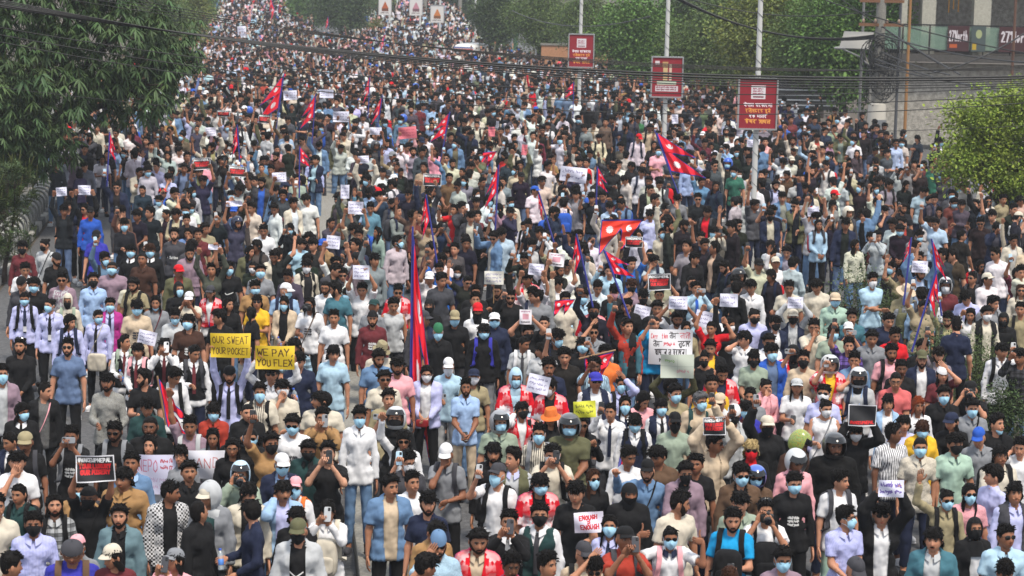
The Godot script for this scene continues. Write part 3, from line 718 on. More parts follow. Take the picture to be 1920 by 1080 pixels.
	for key in sets:
		var kv: PackedStringArray = key.split("|")
		var m: Mesh
		var mt: Material = cl
		match kv[0]:
			"body":
				m = body_mesh(pose_of(kv[1]), float(kv[2]), float(kv[4]), int(kv[3]))
				mt = skin()
			"shirt":
				m = top_mesh(pose_of(kv[1]), kv[2])
			"over":
				m = top_mesh(pose_of(kv[1]), "jacket")
			_:
				m = bit(kv[0])
				if kv[0].begins_with("hair") or kv[0] == "beard":
					mt = hm
				elif kv[0] in ["sunglasses", "helmet", "phone"]:
					mt = mat("crowd gloss", Color.WHITE, 0.2)
		many(kv[0] if kv[0] != "body" else "bodies", m, mt, sets[key][0], sets[key][1], root)
	print("crowd ", people.size())


# ---------------------------------------------------------------- geometry
class G:
	var v := PackedVector3Array()
	var i := PackedInt32Array()
	var c := PackedColorArray()
	var u := PackedVector2Array()

	func vert(p: Vector3, col := Color.WHITE, uv := Vector2.ZERO) -> int:
		v.append(p)
		c.append(col)
		u.append(uv)
		return v.size() - 1

	func tri(a: int, b: int, d: int) -> void:
		i.append(a)
		i.append(b)
		i.append(d)

	func quad(a: int, b: int, d: int, e: int) -> void:
		tri(a, b, d)
		tri(a, d, e)

	func outward(from: int) -> void:   # turns a closed piece the right way out
		var mid := Vector3.ZERO
		var s := 0.0
		var n := (i.size() - from) / 3
		if n == 0:
			return
		mid = v[i[from]]
		for k in n:
			var a := v[i[from + k * 3]] - mid
			var b := v[i[from + k * 3 + 1]] - mid
			var d := v[i[from + k * 3 + 2]] - mid
			s += a.dot(b.cross(d))
		if s < 0.0:
			for k in n:
				var t := i[from + k * 3 + 1]
				i[from + k * 3 + 1] = i[from + k * 3 + 2]
				i[from + k * 3 + 2] = t

	func rows(r: Array, closed: bool, col := Color.WHITE, caps := false) -> void:
		var from := i.size()
		var base := v.size()
		var w: int = r[0].size()
		for j in r.size():
			for k in w:
				vert(r[j][k], col, Vector2(float(k) / maxf(w - 1, 1), float(j) / maxf(r.size() - 1, 1)))
		for j in r.size() - 1:
			for k in (w if closed else w - 1):
				var k2 := (k + 1) % w
				quad(base + j * w + k, base + j * w + k2, base + (j + 1) * w + k2, base + (j + 1) * w + k)
		if caps:
			for e in [0, r.size() - 1]:
				var m := Vector3.ZERO
				for p in r[e]:
					m += p
				var mi := vert(m / w, col)
				for k in w:
					var k2 := (k + 1) % w
					if e == 0:
						tri(mi, base + k2, base + k)
					else:
						tri(mi, base + e * w + k, base + e * w + k2)
		if closed and caps:
			outward(from)

	func tube(pts: Array, rad: Array, sides := 6, col := Color.WHITE, flat := 1.0) -> void:
		var r := []
		var d0: Vector3 = (pts[1] - pts[0]).normalized()
		var x := d0.cross(Vector3.UP if absf(d0.y) < 0.9 else Vector3.RIGHT).normalized()
		for j in pts.size():
			var d: Vector3 = (pts[mini(j + 1, pts.size() - 1)] - pts[maxi(j - 1, 0)]).normalized()
			x = (x - d * x.dot(d)).normalized()
			var y := d.cross(x)
			var ring := PackedVector3Array()
			for k in sides:
				var a := TAU * k / sides
				ring.append(pts[j] + (x * cos(a) + y * sin(a) * flat) * float(rad[mini(j, rad.size() - 1)]))
			r.append(ring)
		rows(r, true, col, true)

	func blob(at: Vector3, size: Vector3, e := 1.0, seg := 12, rings := 8, col := Color.WHITE, b := Basis()) -> void:   # superellipsoid; e < 1 is boxier
		var r := []
		for j in rings + 1:
			var el := -PI / 2 + PI * j / rings
			var ring := PackedVector3Array()
			for k in seg:
				var a := TAU * k / seg
				var ce := pow(absf(cos(el)), e)
				var q := Vector3(ce * pow(absf(cos(a)), e) * signf(cos(a)), pow(absf(sin(el)), e) * signf(sin(el)), ce * pow(absf(sin(a)), e) * signf(sin(a)))
				ring.append(at + b * (q * size))
			r.append(ring)
		rows(r, true, col, true)

	func box(at: Vector3, size: Vector3, col := Color.WHITE, b := Basis()) -> void:
		var from := i.size()
		var h := size / 2
		for ax in 3:
			for s in [-1.0, 1.0]:
				var n := Vector3.ZERO
				n[ax] = s
				var p := Vector3.ZERO
				p[(ax + 1) % 3] = 1.0
				var q := n.cross(p)
				var k := []
				for m in [[-1, -1], [1, -1], [1, 1], [-1, 1]]:
					k.append(vert(at + b * ((n + p * m[0] + q * m[1]) * h), col, Vector2(m[0] * 0.5 + 0.5, 0.5 - m[1] * 0.5)))
				quad(k[0], k[1], k[2], k[3])
		outward(from)

	func band(pts: Array, side: Array, w: float, t: float, col := Color.WHITE) -> void:   # flat strap along pts, side[] gives its width direction
		var r := []
		for j in pts.size():
			var d: Vector3 = (pts[mini(j + 1, pts.size() - 1)] - pts[maxi(j - 1, 0)]).normalized()
			var sd: Vector3 = side[mini(j, side.size() - 1)]
			var up := d.cross(sd).normalized()
			r.append(PackedVector3Array([pts[j] - sd * w / 2 - up * t / 2, pts[j] + sd * w / 2 - up * t / 2, pts[j] + sd * w / 2 + up * t / 2, pts[j] - sd * w / 2 + up * t / 2]))
		rows(r, true, col, true)

	func add(o: G, x := Transform3D()) -> void:
		var b := v.size()
		v.append_array(x * o.v)
		c.append_array(o.c)
		u.append_array(o.u)
		var flip := x.basis.determinant() < 0.0
		var n := i.size()
		i.append_array(o.i)
		for k in range(n, i.size(), 3):
			var p := i[k + 1] + b
			var q := i[k + 2] + b
			i[k] += b
			i[k + 1] = q if flip else p
			i[k + 2] = p if flip else q

	func normals() -> PackedVector3Array:
		var n := PackedVector3Array()
		n.resize(v.size())
		for k in range(0, i.size(), 3):
			var a := i[k]
			var b := i[k + 1]
			var d := i[k + 2]
			var f := (v[b] - v[a]).cross(v[d] - v[a])
			n[a] += f
			n[b] += f
			n[d] += f
		for k in n.size():
			n[k] = n[k].normalized()
		return n

	func mesh(smooth := true) -> ArrayMesh:
		var arr := []
		arr.resize(Mesh.ARRAY_MAX)
		if not smooth:
			var w := G.new()
			for k in i:
				w.vert(v[k], c[k], u[k])
				w.i.append(w.v.size() - 1)
			return w.mesh()
		arr[Mesh.ARRAY_VERTEX] = v
		arr[Mesh.ARRAY_NORMAL] = normals()
		arr[Mesh.ARRAY_COLOR] = c
		arr[Mesh.ARRAY_TEX_UV] = u
		var j := i.duplicate()
		for k in range(0, j.size(), 3):
			j[k + 1] = i[k + 2]
			j[k + 2] = i[k + 1]
		arr[Mesh.ARRAY_INDEX] = j
		var m := ArrayMesh.new()
		m.add_surface_from_arrays(Mesh.PRIMITIVE_TRIANGLES, arr)
		return m


# distance field of tapered limbs, joined smoothly, meshed as surface nets.  bone: [a, b, ra, rb, flat_end]
func net(bones: Array, cell: float, k: float, hem := -9.0, folds := 0.0) -> G:
	var lo := Vector3(9, 9, 9)
	var hi := -lo
	for b in bones:
		var r := maxf(b[2], b[3]) + 2.0 * cell
		lo = lo.min(b[0] - Vector3.ONE * r).min(b[1] - Vector3.ONE * r)
		hi = hi.max(b[0] + Vector3.ONE * r).max(b[1] + Vector3.ONE * r)
	lo.y = maxf(lo.y, hem - 2.0 * cell)
	var nx := int((hi.x - lo.x) / cell) + 2
	var ny := int((hi.y - lo.y) / cell) + 2
	var nz := int((hi.z - lo.z) / cell) + 2
	var f := PackedFloat32Array()
	f.resize(nx * ny * nz)
	f.fill(1.0)
	var sxy := nx * ny
	for b in bones:
		var a: Vector3 = b[0]
		var e: Vector3 = b[1]
		var ra: float = b[2]
		var dr: float = b[3] - b[2]
		var ba := e - a
		var inv := 1.0 / maxf(ba.dot(ba), 1e-6)
		var dir := ba.normalized()
		var flat: bool = b.size() > 4
		var m := maxf(b[2], b[3]) + k * 0.6 + cell
		var l0 := (a.min(e) - Vector3.ONE * m - lo) / cell
		var l1 := (a.max(e) + Vector3.ONE * m - lo) / cell
		var x0 := maxi(int(l0.x), 0)
		var x1 := mini(int(l1.x) + 1, nx - 1)
		for iz in range(maxi(int(l0.z), 0), mini(int(l1.z) + 1, nz - 1) + 1):
			for iy in range(maxi(int(l0.y), 0), mini(int(l1.y) + 1, ny - 1) + 1):
				var at := iz * sxy + iy * nx
				for ix in range(x0, x1 + 1):
					var p := lo + Vector3(ix, iy, iz) * cell
					var q := p - a
					var h := clampf(q.dot(ba) * inv, 0.0, 1.0)
					var d := (q - ba * h).length() - ra - dr * h
					if flat:
						d = maxf(d, (p - e).dot(dir))
					var o := f[at + ix]
					var g := absf(o - d)
					f[at + ix] = minf(o, d) - ((k - g) * (k - g) * 0.25 / k if g < k else 0.0)
	if hem > -5.0:
		for iy in ny:
			var cut := hem - (lo.y + iy * cell)
			if cut > -0.1:
				for iz in nz:
					for ix in nx:
						var n := iz * sxy + iy * nx + ix
						if f[n] < cut:
							f[n] = cut
	var g := G.new()
	var cellv := PackedInt32Array()
	cellv.resize(f.size())
	cellv.fill(-1)
	var off := [0, 1, nx, nx + 1, sxy, sxy + 1, sxy + nx, sxy + nx + 1]
	var edges := [[0, 1], [2, 3], [4, 5], [6, 7], [0, 2], [1, 3], [4, 6], [5, 7], [0, 4], [1, 5], [2, 6], [3, 7]]
	var corner := [Vector3(0, 0, 0), Vector3(1, 0, 0), Vector3(0, 1, 0), Vector3(1, 1, 0), Vector3(0, 0, 1), Vector3(1, 0, 1), Vector3(0, 1, 1), Vector3(1, 1, 1)]
	for iz in nz - 1:
		for iy in ny - 1:
			var at := iz * sxy + iy * nx
			for ix in nx - 1:
				var n := at + ix
				var f0 := f[n]
				if f0 > cell * 2.0 or f0 < -cell * 2.0:
					continue
				var inside := 0
				for q in 8:
					if f[n + off[q]] < 0.0:
						inside += 1
				if inside == 0 or inside == 8:
					continue
				var s := Vector3.ZERO
				var cnt := 0
				for ed in edges:
					var fa := f[n + off[ed[0]]]
					var fb := f[n + off[ed[1]]]
					if (fa < 0.0) != (fb < 0.0):
						s += corner[ed[0]].lerp(corner[ed[1]], fa / (fa - fb))
						cnt += 1
				cellv[n] = g.vert(lo + (Vector3(ix, iy, iz) + s / cnt) * cell)
	for iz in range(1, nz - 1):
		for iy in range(1, ny - 1):
			for ix in range(1, nx - 1):
				var n := iz * sxy + iy * nx + ix
				if cellv[n] < 0:
					continue
				var ins := f[n] < 0.0
				if ins != (f[n + 1] < 0.0):
					_q(g, cellv[n], cellv[n - nx], cellv[n - nx - sxy], cellv[n - sxy], not ins)
				if ins != (f[n + nx] < 0.0):
					_q(g, cellv[n], cellv[n - sxy], cellv[n - sxy - 1], cellv[n - 1], not ins)
				if ins != (f[n + sxy] < 0.0):
					_q(g, cellv[n], cellv[n - 1], cellv[n - 1 - nx], cellv[n - nx], not ins)
	if folds > 0.0:
		var nn := g.normals()
		for q in g.v.size():
			var p := g.v[q]
			g.v[q] = p + nn[q] * folds * (wrinkle.get_noise_3d(p.x * 150.0, p.y * 38.0, p.z * 150.0) + 0.6 * wrinkle.get_noise_3d(p.x * 60.0 + p.y * 150.0, p.y * 130.0 - p.x * 60.0, p.z * 60.0 + 50.0))
	return g


func _q(g: G, a: int, b: int, d: int, e: int, flip: bool) -> void:
	if a < 0 or b < 0 or d < 0 or e < 0:
		return
	if flip:
		g.quad(a, e, d, b)
	else:
		g.quad(a, b, d, e)


# ---------------------------------------------------------------- scene nodes
var wrinkle := FastNoiseLite.new()
var taken := {}


func numbered(called: String) -> String:
	var n: int = taken.get(called, 0)
	taken[called] = n + 1
	return called if n == 0 else "%s_%03d" % [called, n]


func tag(o: Node3D, label: String, category := "", group := "", kind := "") -> Node3D:
	if label:
		o.set_meta("label", label)
	if category:
		o.set_meta("category", category)
	if group:
		o.set_meta("group", group)
	if kind:
		o.set_meta("kind", kind)
	return o


func thing(called: String, label: String, category: String, at := Transform3D(), group := "") -> Node3D:
	var o := Node3D.new()
	o.name = numbered(called)
	add_child(o)
	o.transform = at
	return tag(o, label, category, group)


func part(called: String, m: Mesh, mt: Material, parent: Node3D, at := Transform3D()) -> MeshInstance3D:
	var o := MeshInstance3D.new()
	o.name = called if parent != self else numbered(called)
	o.mesh = m
	o.material_override = mt
	o.transform = at
	parent.add_child(o, true)
	return o


func many(called: String, m: Mesh, mt: Material, xs: Array, cols: Array, parent: Node3D) -> MultiMeshInstance3D:
	var mm := MultiMesh.new()
	mm.transform_format = MultiMesh.TRANSFORM_3D
	mm.use_colors = true
	mm.mesh = m
	mm.instance_count = xs.size()
	for k in xs.size():
		mm.set_instance_transform(k, xs[k])
		mm.set_instance_color(k, cols[k])
	var o := MultiMeshInstance3D.new()
	o.name = called
	o.multimesh = mm
	o.material_override = mt
	o.set_meta("kind", "stuff")
	parent.add_child(o, true)
	return o


# ---------------------------------------------------------------- materials
var made := {}
var tex := {}
var paint := {
	"black": Color(0.085, 0.085, 0.092), "white": Color(0.81, 0.81, 0.82), "cream": Color(0.74, 0.71, 0.65), "grey": Color(0.47, 0.48, 0.5), "lgrey": Color(0.66, 0.67, 0.68),
	"dgrey": Color(0.23, 0.23, 0.25), "navy": Color(0.12, 0.145, 0.23), "slate": Color(0.34, 0.41, 0.53), "blue": Color(0.16, 0.32, 0.66), "lblue": Color(0.58, 0.68, 0.82),
	"sky": Color(0.62, 0.73, 0.8), "washed": Color(0.36, 0.45, 0.48), "cyan": Color(0.1, 0.55, 0.76), "teal": Color(0.24, 0.4, 0.45), "denim": Color(0.36, 0.47, 0.6), "ldenim": Color(0.55, 0.66, 0.78), "maroon": Color(0.36, 0.15, 0.17),
	"red": Color(0.74, 0.1, 0.14), "rust": Color(0.6, 0.21, 0.16), "orange": Color(0.8, 0.42, 0.2), "coral": Color(0.74, 0.37, 0.37), "pink": Color(0.84, 0.6, 0.63), "mauve": Color(0.52, 0.44, 0.49),
	"lav": Color(0.68, 0.69, 0.84), "purple": Color(0.42, 0.33, 0.62), "royal": Color(0.2, 0.2, 0.58), "yellow": Color(0.84, 0.66, 0.18), "olive": Color(0.34, 0.34, 0.25), "khaki": Color(0.56, 0.52, 0.41),
	"sage": Color(0.53, 0.58, 0.52), "mint": Color(0.6, 0.7, 0.64), "green": Color(0.18, 0.4, 0.28), "tan": Color(0.58, 0.45, 0.3), "brown": Color(0.35, 0.27, 0.21), "dbrown": Color(0.24, 0.16, 0.13),
	"beige": Color(0.72, 0.65, 0.56), "magenta": Color(0.62, 0.18, 0.48), "maskblue": Color(0.62, 0.79, 0.88), "dgreen": Color(0.13, 0.23, 0.23), "ginger": Color(0.45, 0.2, 0.1),
	"stubble": Color(0.12, 0.09, 0.075), "hair": Color(0.055, 0.045, 0.041), "brownhair": Color(0.2, 0.12, 0.08), "blonde": Color(0.6, 0.52, 0.36), "greyhair": Color(0.32, 0.32, 0.33),
}
var skins := [Color(0.67, 0.48, 0.38), Color(0.6, 0.42, 0.32), Color(0.52, 0.35, 0.26), Color(0.4, 0.265, 0.195), Color(0.72, 0.54, 0.44)]


func noise_tex(freq: float, size: int, lo: float, hi: float, as_normal := 0.0, kind := FastNoiseLite.TYPE_SIMPLEX_SMOOTH, oct := 4) -> Texture2D:
	var key := "n%s_%s_%s_%s_%s_%s" % [freq, size, lo, hi, as_normal, oct]
	if not tex.has(key):
		var n := FastNoiseLite.new()
		n.noise_type = kind
		n.frequency = freq
		n.fractal_octaves = oct
		n.seed = 11
		var t := NoiseTexture2D.new()
		t.width = size
		t.height = size
		t.seamless = true
		t.noise = n
		if as_normal > 0.0:
			t.as_normal_map = true
			t.bump_strength = as_normal
		else:
			var gr := Gradient.new()
			gr.set_color(0, Color(lo, lo, lo))
			gr.set_color(1, Color(hi, hi, hi))
			t.color_ramp = gr
		tex[key] = t
	return tex[key]


func mat(key: String, col: Color, rough := 0.85, metal := 0.0) -> StandardMaterial3D:
	if made.has(key):
		return made[key]
	var m := StandardMaterial3D.new()
	m.resource_name = key
	m.albedo_color = col
	m.roughness = rough
	m.metallic = metal
	m.vertex_color_use_as_albedo = true
	made[key] = m
	return m


func cloth(col: String, pattern := "") -> StandardMaterial3D:
	var key := "cloth " + col + pattern
	if made.has(key):
		return made[key]
	var m := mat(key, paint[col], 0.9)
	m.metallic_specular = 0.3
	m.uv1_triplanar = true
	m.uv1_scale = Vector3(1.9, 1.05, 1.9)
	m.normal_enabled = true
	m.normal_texture = noise_tex(0.013, 256, 0, 0, 9.0, FastNoiseLite.TYPE_SIMPLEX_SMOOTH, 2)
	m.normal_scale = 0.8
	m.albedo_texture = noise_tex(0.06, 128, 0.94, 1.0)
	if pattern:
		m.uv1_scale = Vector3(3, 3, 3)
		m.albedo_texture = pattern_tex(pattern)
		if pattern == "nflag":
			m.uv1_scale = Vector3(1.5, 1.5, 1.5)
			m.albedo_color = Color.WHITE
	return m


func skin() -> StandardMaterial3D:
	var m := mat("skin", Color.WHITE, 0.55)
	m.metallic_specular = 0.35
	return m


func pattern_tex(pattern: String) -> Texture2D:
	if tex.has(pattern):
		return tex[pattern]
	var n := 192
	var im := Image.create_empty(n, n, false, Image.FORMAT_RGB8)
	var r := RandomNumberGenerator.new()
	r.seed = 5
	for y in n:
		for x in n:
			var c := Color.WHITE
			match pattern:
				"check":
					c = Color.WHITE if ((x / 12) % 2) == ((y / 12) % 2) else Color(0.1, 0.1, 0.1)
				"plaid":
					var a := 0.75 if (x / 24) % 2 == 0 else 1.0
					var b := 0.6 if (y / 24) % 2 == 0 else 1.0
					if x % 48 < 4 or y % 48 < 4:
						a *= 0.45
					c = Color(a * b, a * b, a * b)
				"stripe":
					c = Color(0.25, 0.25, 0.3) if x % 16 < 6 else Color.WHITE
				"finestripe":
					c = Color(0.78, 0.8, 0.9) if x % 8 < 3 else Color.WHITE
				"camo":
					var q := wrinkle.get_noise_2d(x * 5.0, y * 5.0) + 0.5 * wrinkle.get_noise_2d(x * 11.0 + 400.0, y * 11.0)
					c = Color(0.35, 0.34, 0.33) if q > 0.12 else (Color(0.8, 0.78, 0.7) if q > -0.15 else Color.WHITE)
				"floral":
					var q := wrinkle.get_noise_2d(x * 9.0, y * 9.0)
					c = Color(0.35, 0.36, 0.42) if q > 0.28 else Color.WHITE
				"nflag":
					var d := Vector2(x % 96 - 48, y % 96 - 48)
					var ray := 22.0 + 7.0 * absf(fmod(d.angle() / TAU * 12.0 + 12.0, 1.0) - 0.5) * 2.0
					c = Color(0.74, 0.06, 0.13)
					if d.length() < ray:
						c = Color(0.85, 0.82, 0.83)
					if x % 96 < 7:
						c = Color(0.16, 0.16, 0.52)
			im.set_pixel(x, y, c)
	tex[pattern] = ImageTexture.create_from_image(im)
	return tex[pattern]


# ---------------------------------------------------------------- people: body
func head_pt(phi: float, el: float, off := 0.0) -> Vector3:
	var d := Vector3(sin(phi) * cos(el), sin(el), cos(phi) * cos(el))
	var p := Vector3(d.x * 0.079, d.y * 0.122, d.z * 0.099)
	if el > 0.0:   # the skull is rounder and flatter on top than an egg
		var full := pow(maxf(cos(el), 0.0), 0.74) / maxf(cos(el), 1e-4) if el < 1.56 else 1.0
		p.x *= full
		p.z *= full
		p.y *= 0.96
	var t := clampf(-p.y / 0.122, 0.0, 1.0)
	p.x *= 1.0 - 0.30 * t * t
	if d.z < 0.0:
		p.z *= 1.0 - 0.38 * t
	else:
		p.z *= 1.0 - 0.06 * d.z
		p.z += 0.014 * t * d.z
		var ax := absf(p.x)
		var front := clampf(d.z * 2.0 - 0.4, 0.0, 1.0)
		var ny := clampf((0.022 - p.y) / 0.05, 0.0, 1.0) * clampf((p.y + 0.043) / 0.012, 0.0, 1.0)
		p.z += front * 0.026 * ny * exp(-pow(ax / 0.013, 2.0))
		p.z -= front * 0.010 * exp(-pow((ax - 0.032) / 0.017, 2.0) - pow((p.y - 0.012) / 0.013, 2.0))
		p.z += front * 0.005 * exp(-pow((p.y - 0.034) / 0.009, 2.0))
		p.z += front * 0.006 * exp(-pow(ax / 0.024, 2.0) - pow((p.y + 0.062) / 0.010, 2.0))
		p.z += front * 0.006 * exp(-pow(ax / 0.02, 2.0) - pow((p.y + 0.098) / 0.014, 2.0))
	return p + d * off


var _heads := {}
func head_shape(smile := false) -> G:
	if _heads.has(smile):
		return _heads[smile]
	var g := G.new()
	var r := []
	for j in 27:
		var b := lerpf(-PI / 2 + 0.02, PI / 2 - 0.02, j / 26.0)
		var el := b - 0.14 * sin(2.0 * b)
		var ring := PackedVector3Array()
		for k in 34:
			var a := -PI + TAU * k / 34.0
			ring.append(head_pt(a - 0.5 * sin(a), el))
		r.append(ring)
	g.rows(r, true, Color.WHITE, true)
	for k in g.v.size():   # uneven complexion, ruddier nose and cheeks
		var q := g.v[k]
		var n := 0.93 + 0.07 * wrinkle.get_noise_3d(q.x * 900.0, q.y * 900.0, q.z * 900.0)
		var ruddy := exp(-pow((absf(q.x) - 0.038) / 0.016, 2.0) - pow((q.y + 0.025) / 0.02, 2.0)) + exp(-pow(q.x / 0.016, 2.0) - pow((q.y + 0.025) / 0.018, 2.0))
		if q.z < 0.02:
			ruddy = 0.0
		g.c[k] = Color(n, n * (1.0 - 0.1 * ruddy), n * (1.0 - 0.12 * ruddy))
	for s in [-1.0, 1.0]:
		g.blob(Vector3(s * 0.080, -0.004, -0.012), Vector3(0.010, 0.032, 0.019), 1.0, 8, 6, Color.WHITE, Basis(Vector3.UP, s * 0.4))
		g.blob(head_pt(s * 0.37, 0.095, -0.001), Vector3(0.0145, 0.0062, 0.004), 1.0, 8, 4, Color(0.55, 0.53, 0.5, 0.0))
		g.blob(head_pt(s * 0.37, 0.095, 0.0022), Vector3(0.0075, 0.0068, 0.0025), 1.0, 6, 4, Color(0.02, 0.014, 0.012, 0.0))
		g.blob(head_pt(s * 0.40, 0.27, 0.0005), Vector3(0.023, 0.0062, 0.0065), 0.8, 8, 4, Color(0.018, 0.018, 0.016, 0.0), Basis(Vector3.UP, s * 0.42) * Basis(Vector3.BACK, -s * 0.1))
		g.blob(head_pt(s * 0.37, 0.135, 0.0018), Vector3(0.0165, 0.0032, 0.0045), 1.0, 8, 4, Color(0.1, 0.08, 0.08), Basis(Vector3.UP, s * 0.38))
	for q in [[-0.483, 0.0038], [-0.545, 0.0048]]:
		g.blob(head_pt(0.0, q[0], -0.0015), Vector3(0.022, q[1], 0.006), 1.0, 8, 4, Color(0.78, 0.46, 0.44))
	g.blob(head_pt(0.0, -0.512, 0.001), Vector3(0.019, 0.0014, 0.004), 1.0, 8, 4, Color(0.3, 0.16, 0.16))
	if smile:
		g.blob(head_pt(0.0, -0.515, 0.0), Vector3(0.016, 0.0042, 0.0035), 0.8, 10, 4, Color(0.42, 0.4, 0.37, 0.0))
		for q in [-1.0, 1.0]:
			g.blob(head_pt(q * 0.42, -0.3, 0.0), Vector3(0.016, 0.012, 0.008), 1.0, 8, 5)
	_heads[smile] = g
	return g


var hand_made := {}
func hand_shape(kind: String) -> G:   # right hand, fingers along +y, palm to +z, thumb on the +x side
	if hand_made.has(kind):
		return hand_made[kind]
	var g := G.new()
	g.blob(Vector3(0, 0.045, 0), Vector3(0.041, 0.056, 0.017), 0.75, 10, 6)
	var curl: float = {"relaxed": 0.42, "grip": 1.15, "open": 0.08, "fist": 1.5, "thumb": 1.5}[kind]
	var length := [0.072, 0.082, 0.076, 0.06]
	for k in 4:
		var p := Vector3(0.030 - k * 0.020, 0.092 - absf(k - 1.3) * 0.004, 0.0)
		var pts := [p - Vector3(0, 0.012, 0), p]
		var a := curl * 0.5
		for j in 3:
			p += Vector3((0.06 - k * 0.045) * 0.1 * (1.0 - minf(curl, 1.0)), cos(a), sin(a)) * length[k] * [0.44, 0.32, 0.24][j]
			pts.append(p)
			a += curl * (0.9 if j == 0 else 0.75)
		g.tube(pts, [0.0095, 0.0095, 0.009, 0.008, 0.0065], 5)
	var th := Vector3(0.036, 0.028, 0.004)
	if kind == "thumb":
		g.tube([th, th + Vector3(0.03, 0.012, 0.006), th + Vector3(0.062, 0.012, 0.006), th + Vector3(0.088, 0.006, 0.002)], [0.013, 0.011, 0.0105, 0.008], 6)
	elif curl > 0.9:
		g.tube([th, th + Vector3(0.018, 0.026, 0.014), th + Vector3(0.008, 0.052, 0.032), th + Vector3(-0.012, 0.066, 0.04)], [0.013, 0.0115, 0.0105, 0.008], 6)
	else:
		g.tube([th, th + Vector3(0.022, 0.028, 0.008), th + Vector3(0.032, 0.055, 0.012), th + Vector3(0.034, 0.076, 0.016)], [0.013, 0.0115, 0.0105, 0.008], 6)
	hand_made[kind] = g
	return g


const TORSO := [
	[Vector3(-0.076, 1.31, 0.0), Vector3(0.076, 1.31, 0.0), 0.098, 0.098], [Vector3(-0.115, 1.397, -0.015), Vector3(0.115, 1.397, -0.015), 0.058, 0.058],
	[Vector3(0.0, 1.30, 0.006), Vector3(0.0, 1.02, 0.01), 0.102, 0.098], [Vector3(-0.056, 1.10, 0.0), Vector3(0.056, 1.10, 0.0), 0.088, 0.088],
	[Vector3(-0.072, 0.95, 0.0), Vector3(0.072, 0.95, 0.0), 0.104, 0.104],
]
const NECK := [
	[Vector3(-0.11, 1.415, -0.02), Vector3(-0.02, 1.478, -0.015), 0.036, 0.044], [Vector3(0.11, 1.415, -0.02), Vector3(0.02, 1.478, -0.015), 0.036, 0.044],
]


func grown(bones: Array, by: float) -> Array:
	var r := []
	for b in bones:
		var q: Array = b.duplicate()
		q[2] += by
		q[3] += by
		r.append(q)
	return r


func front(y: float, x := 0.0, puff := 0.015) -> float:   # depth of the chest's surface at height y
	var z := 0.32
	for s in 30:
		var d := 9.0
		for b in TORSO:
			var ba: Vector3 = b[1] - b[0]
			var q: Vector3 = Vector3(x, y, z) - b[0]
			var h := clampf(q.dot(ba) / ba.dot(ba), 0, 1)
			d = minf(d, (q - ba * h).length() - b[2] - puff)
		if d < 0.004:
			break
		z -= maxf(d, 0.004)
	return z


const POSES := {   # right hand, left hand (metres, facing +z), kinds of hand
	"down": [-0.25, 0.80, 0.06, 0.25, 0.81, 0.05, "relaxed", "relaxed"],
	"walk": [-0.25, 0.84, 0.15, 0.25, 0.82, -0.06, "relaxed", "relaxed"],
	"waist": [-0.05, 1.01, 0.25, 0.06, 0.99, 0.25, "grip", "grip"],
	"chest": [-0.07, 1.17, 0.31, 0.25, 0.81, 0.06, "grip", "relaxed"],
	"chestl": [-0.25, 0.81, 0.06, 0.08, 1.17, 0.31, "relaxed", "grip"],
	"hold": [-0.08, 1.12, 0.28, 0.15, 1.0, 0.22, "grip", "grip"],
	"phone2": [-0.065, 1.53, 0.31, 0.065, 1.53, 0.31, "grip", "grip"],
	"phone1": [-0.15, 1.63, 0.33, 0.24, 0.82, 0.07, "grip", "relaxed"],
	"phone1l": [-0.24, 0.82, 0.07, 0.15, 1.63, 0.33, "relaxed", "grip"],
	"phoneup": [-0.24, 1.88, 0.22, 0.25, 0.81, 0.06, "grip", "relaxed"],
	"phoneupl": [-0.25, 0.81, 0.06, 0.24, 1.88, 0.22, "relaxed", "grip"],
	"sign": [-0.21, 1.92, 0.14, 0.21, 1.92, 0.14, "grip", "grip"],
	"signc": [-0.19, 1.36, 0.34, 0.19, 1.36, 0.34, "grip", "grip"],
	"cross": [0.13, 1.14, 0.19, -0.13, 1.17, 0.22, "relaxed", "relaxed"],
	"chin": [-0.02, 1.49, 0.15, 0.06, 1.10, 0.21, "fist", "relaxed"],
	"cheek": [-0.085, 1.53, 0.08, 0.25, 0.81, 0.06, "open", "relaxed"],
	"fist": [-0.24, 1.99, 0.10, 0.25, 0.81, 0.06, "fist", "relaxed"],
	"fistl": [-0.25, 0.81, 0.06, 0.24, 1.99, 0.10, "relaxed", "fist"],
	"wave": [-0.36, 1.84, 0.14, 0.25, 0.81, 0.06, "open", "relaxed"],
	"thumbs": [-0.35, 1.66, 0.16, 0.35, 1.60, 0.16, "thumb", "thumb"],
	"cam": [-0.10, 1.55, 0.21, 0.06, 1.52, 0.25, "grip", "grip"],
	"shout": [-0.09, 1.50, 0.19, 0.25, 0.81, 0.06, "open", "relaxed"],
	"brow": [-0.04, 1.70, 0.10, 0.25, 0.81, 0.06, "open", "relaxed"],
	"browl": [-0.25, 0.81, 0.06, 0.04, 1.70, 0.10, "relaxed", "open"],
	"ear": [-0.105, 1.56, 0.05, 0.25, 0.81, 0.06, "grip", "relaxed"],
	"reach": [-0.36, 1.62, 0.36, 0.25, 0.81, 0.06, "fist", "relaxed"],
}
var pose_made := {}


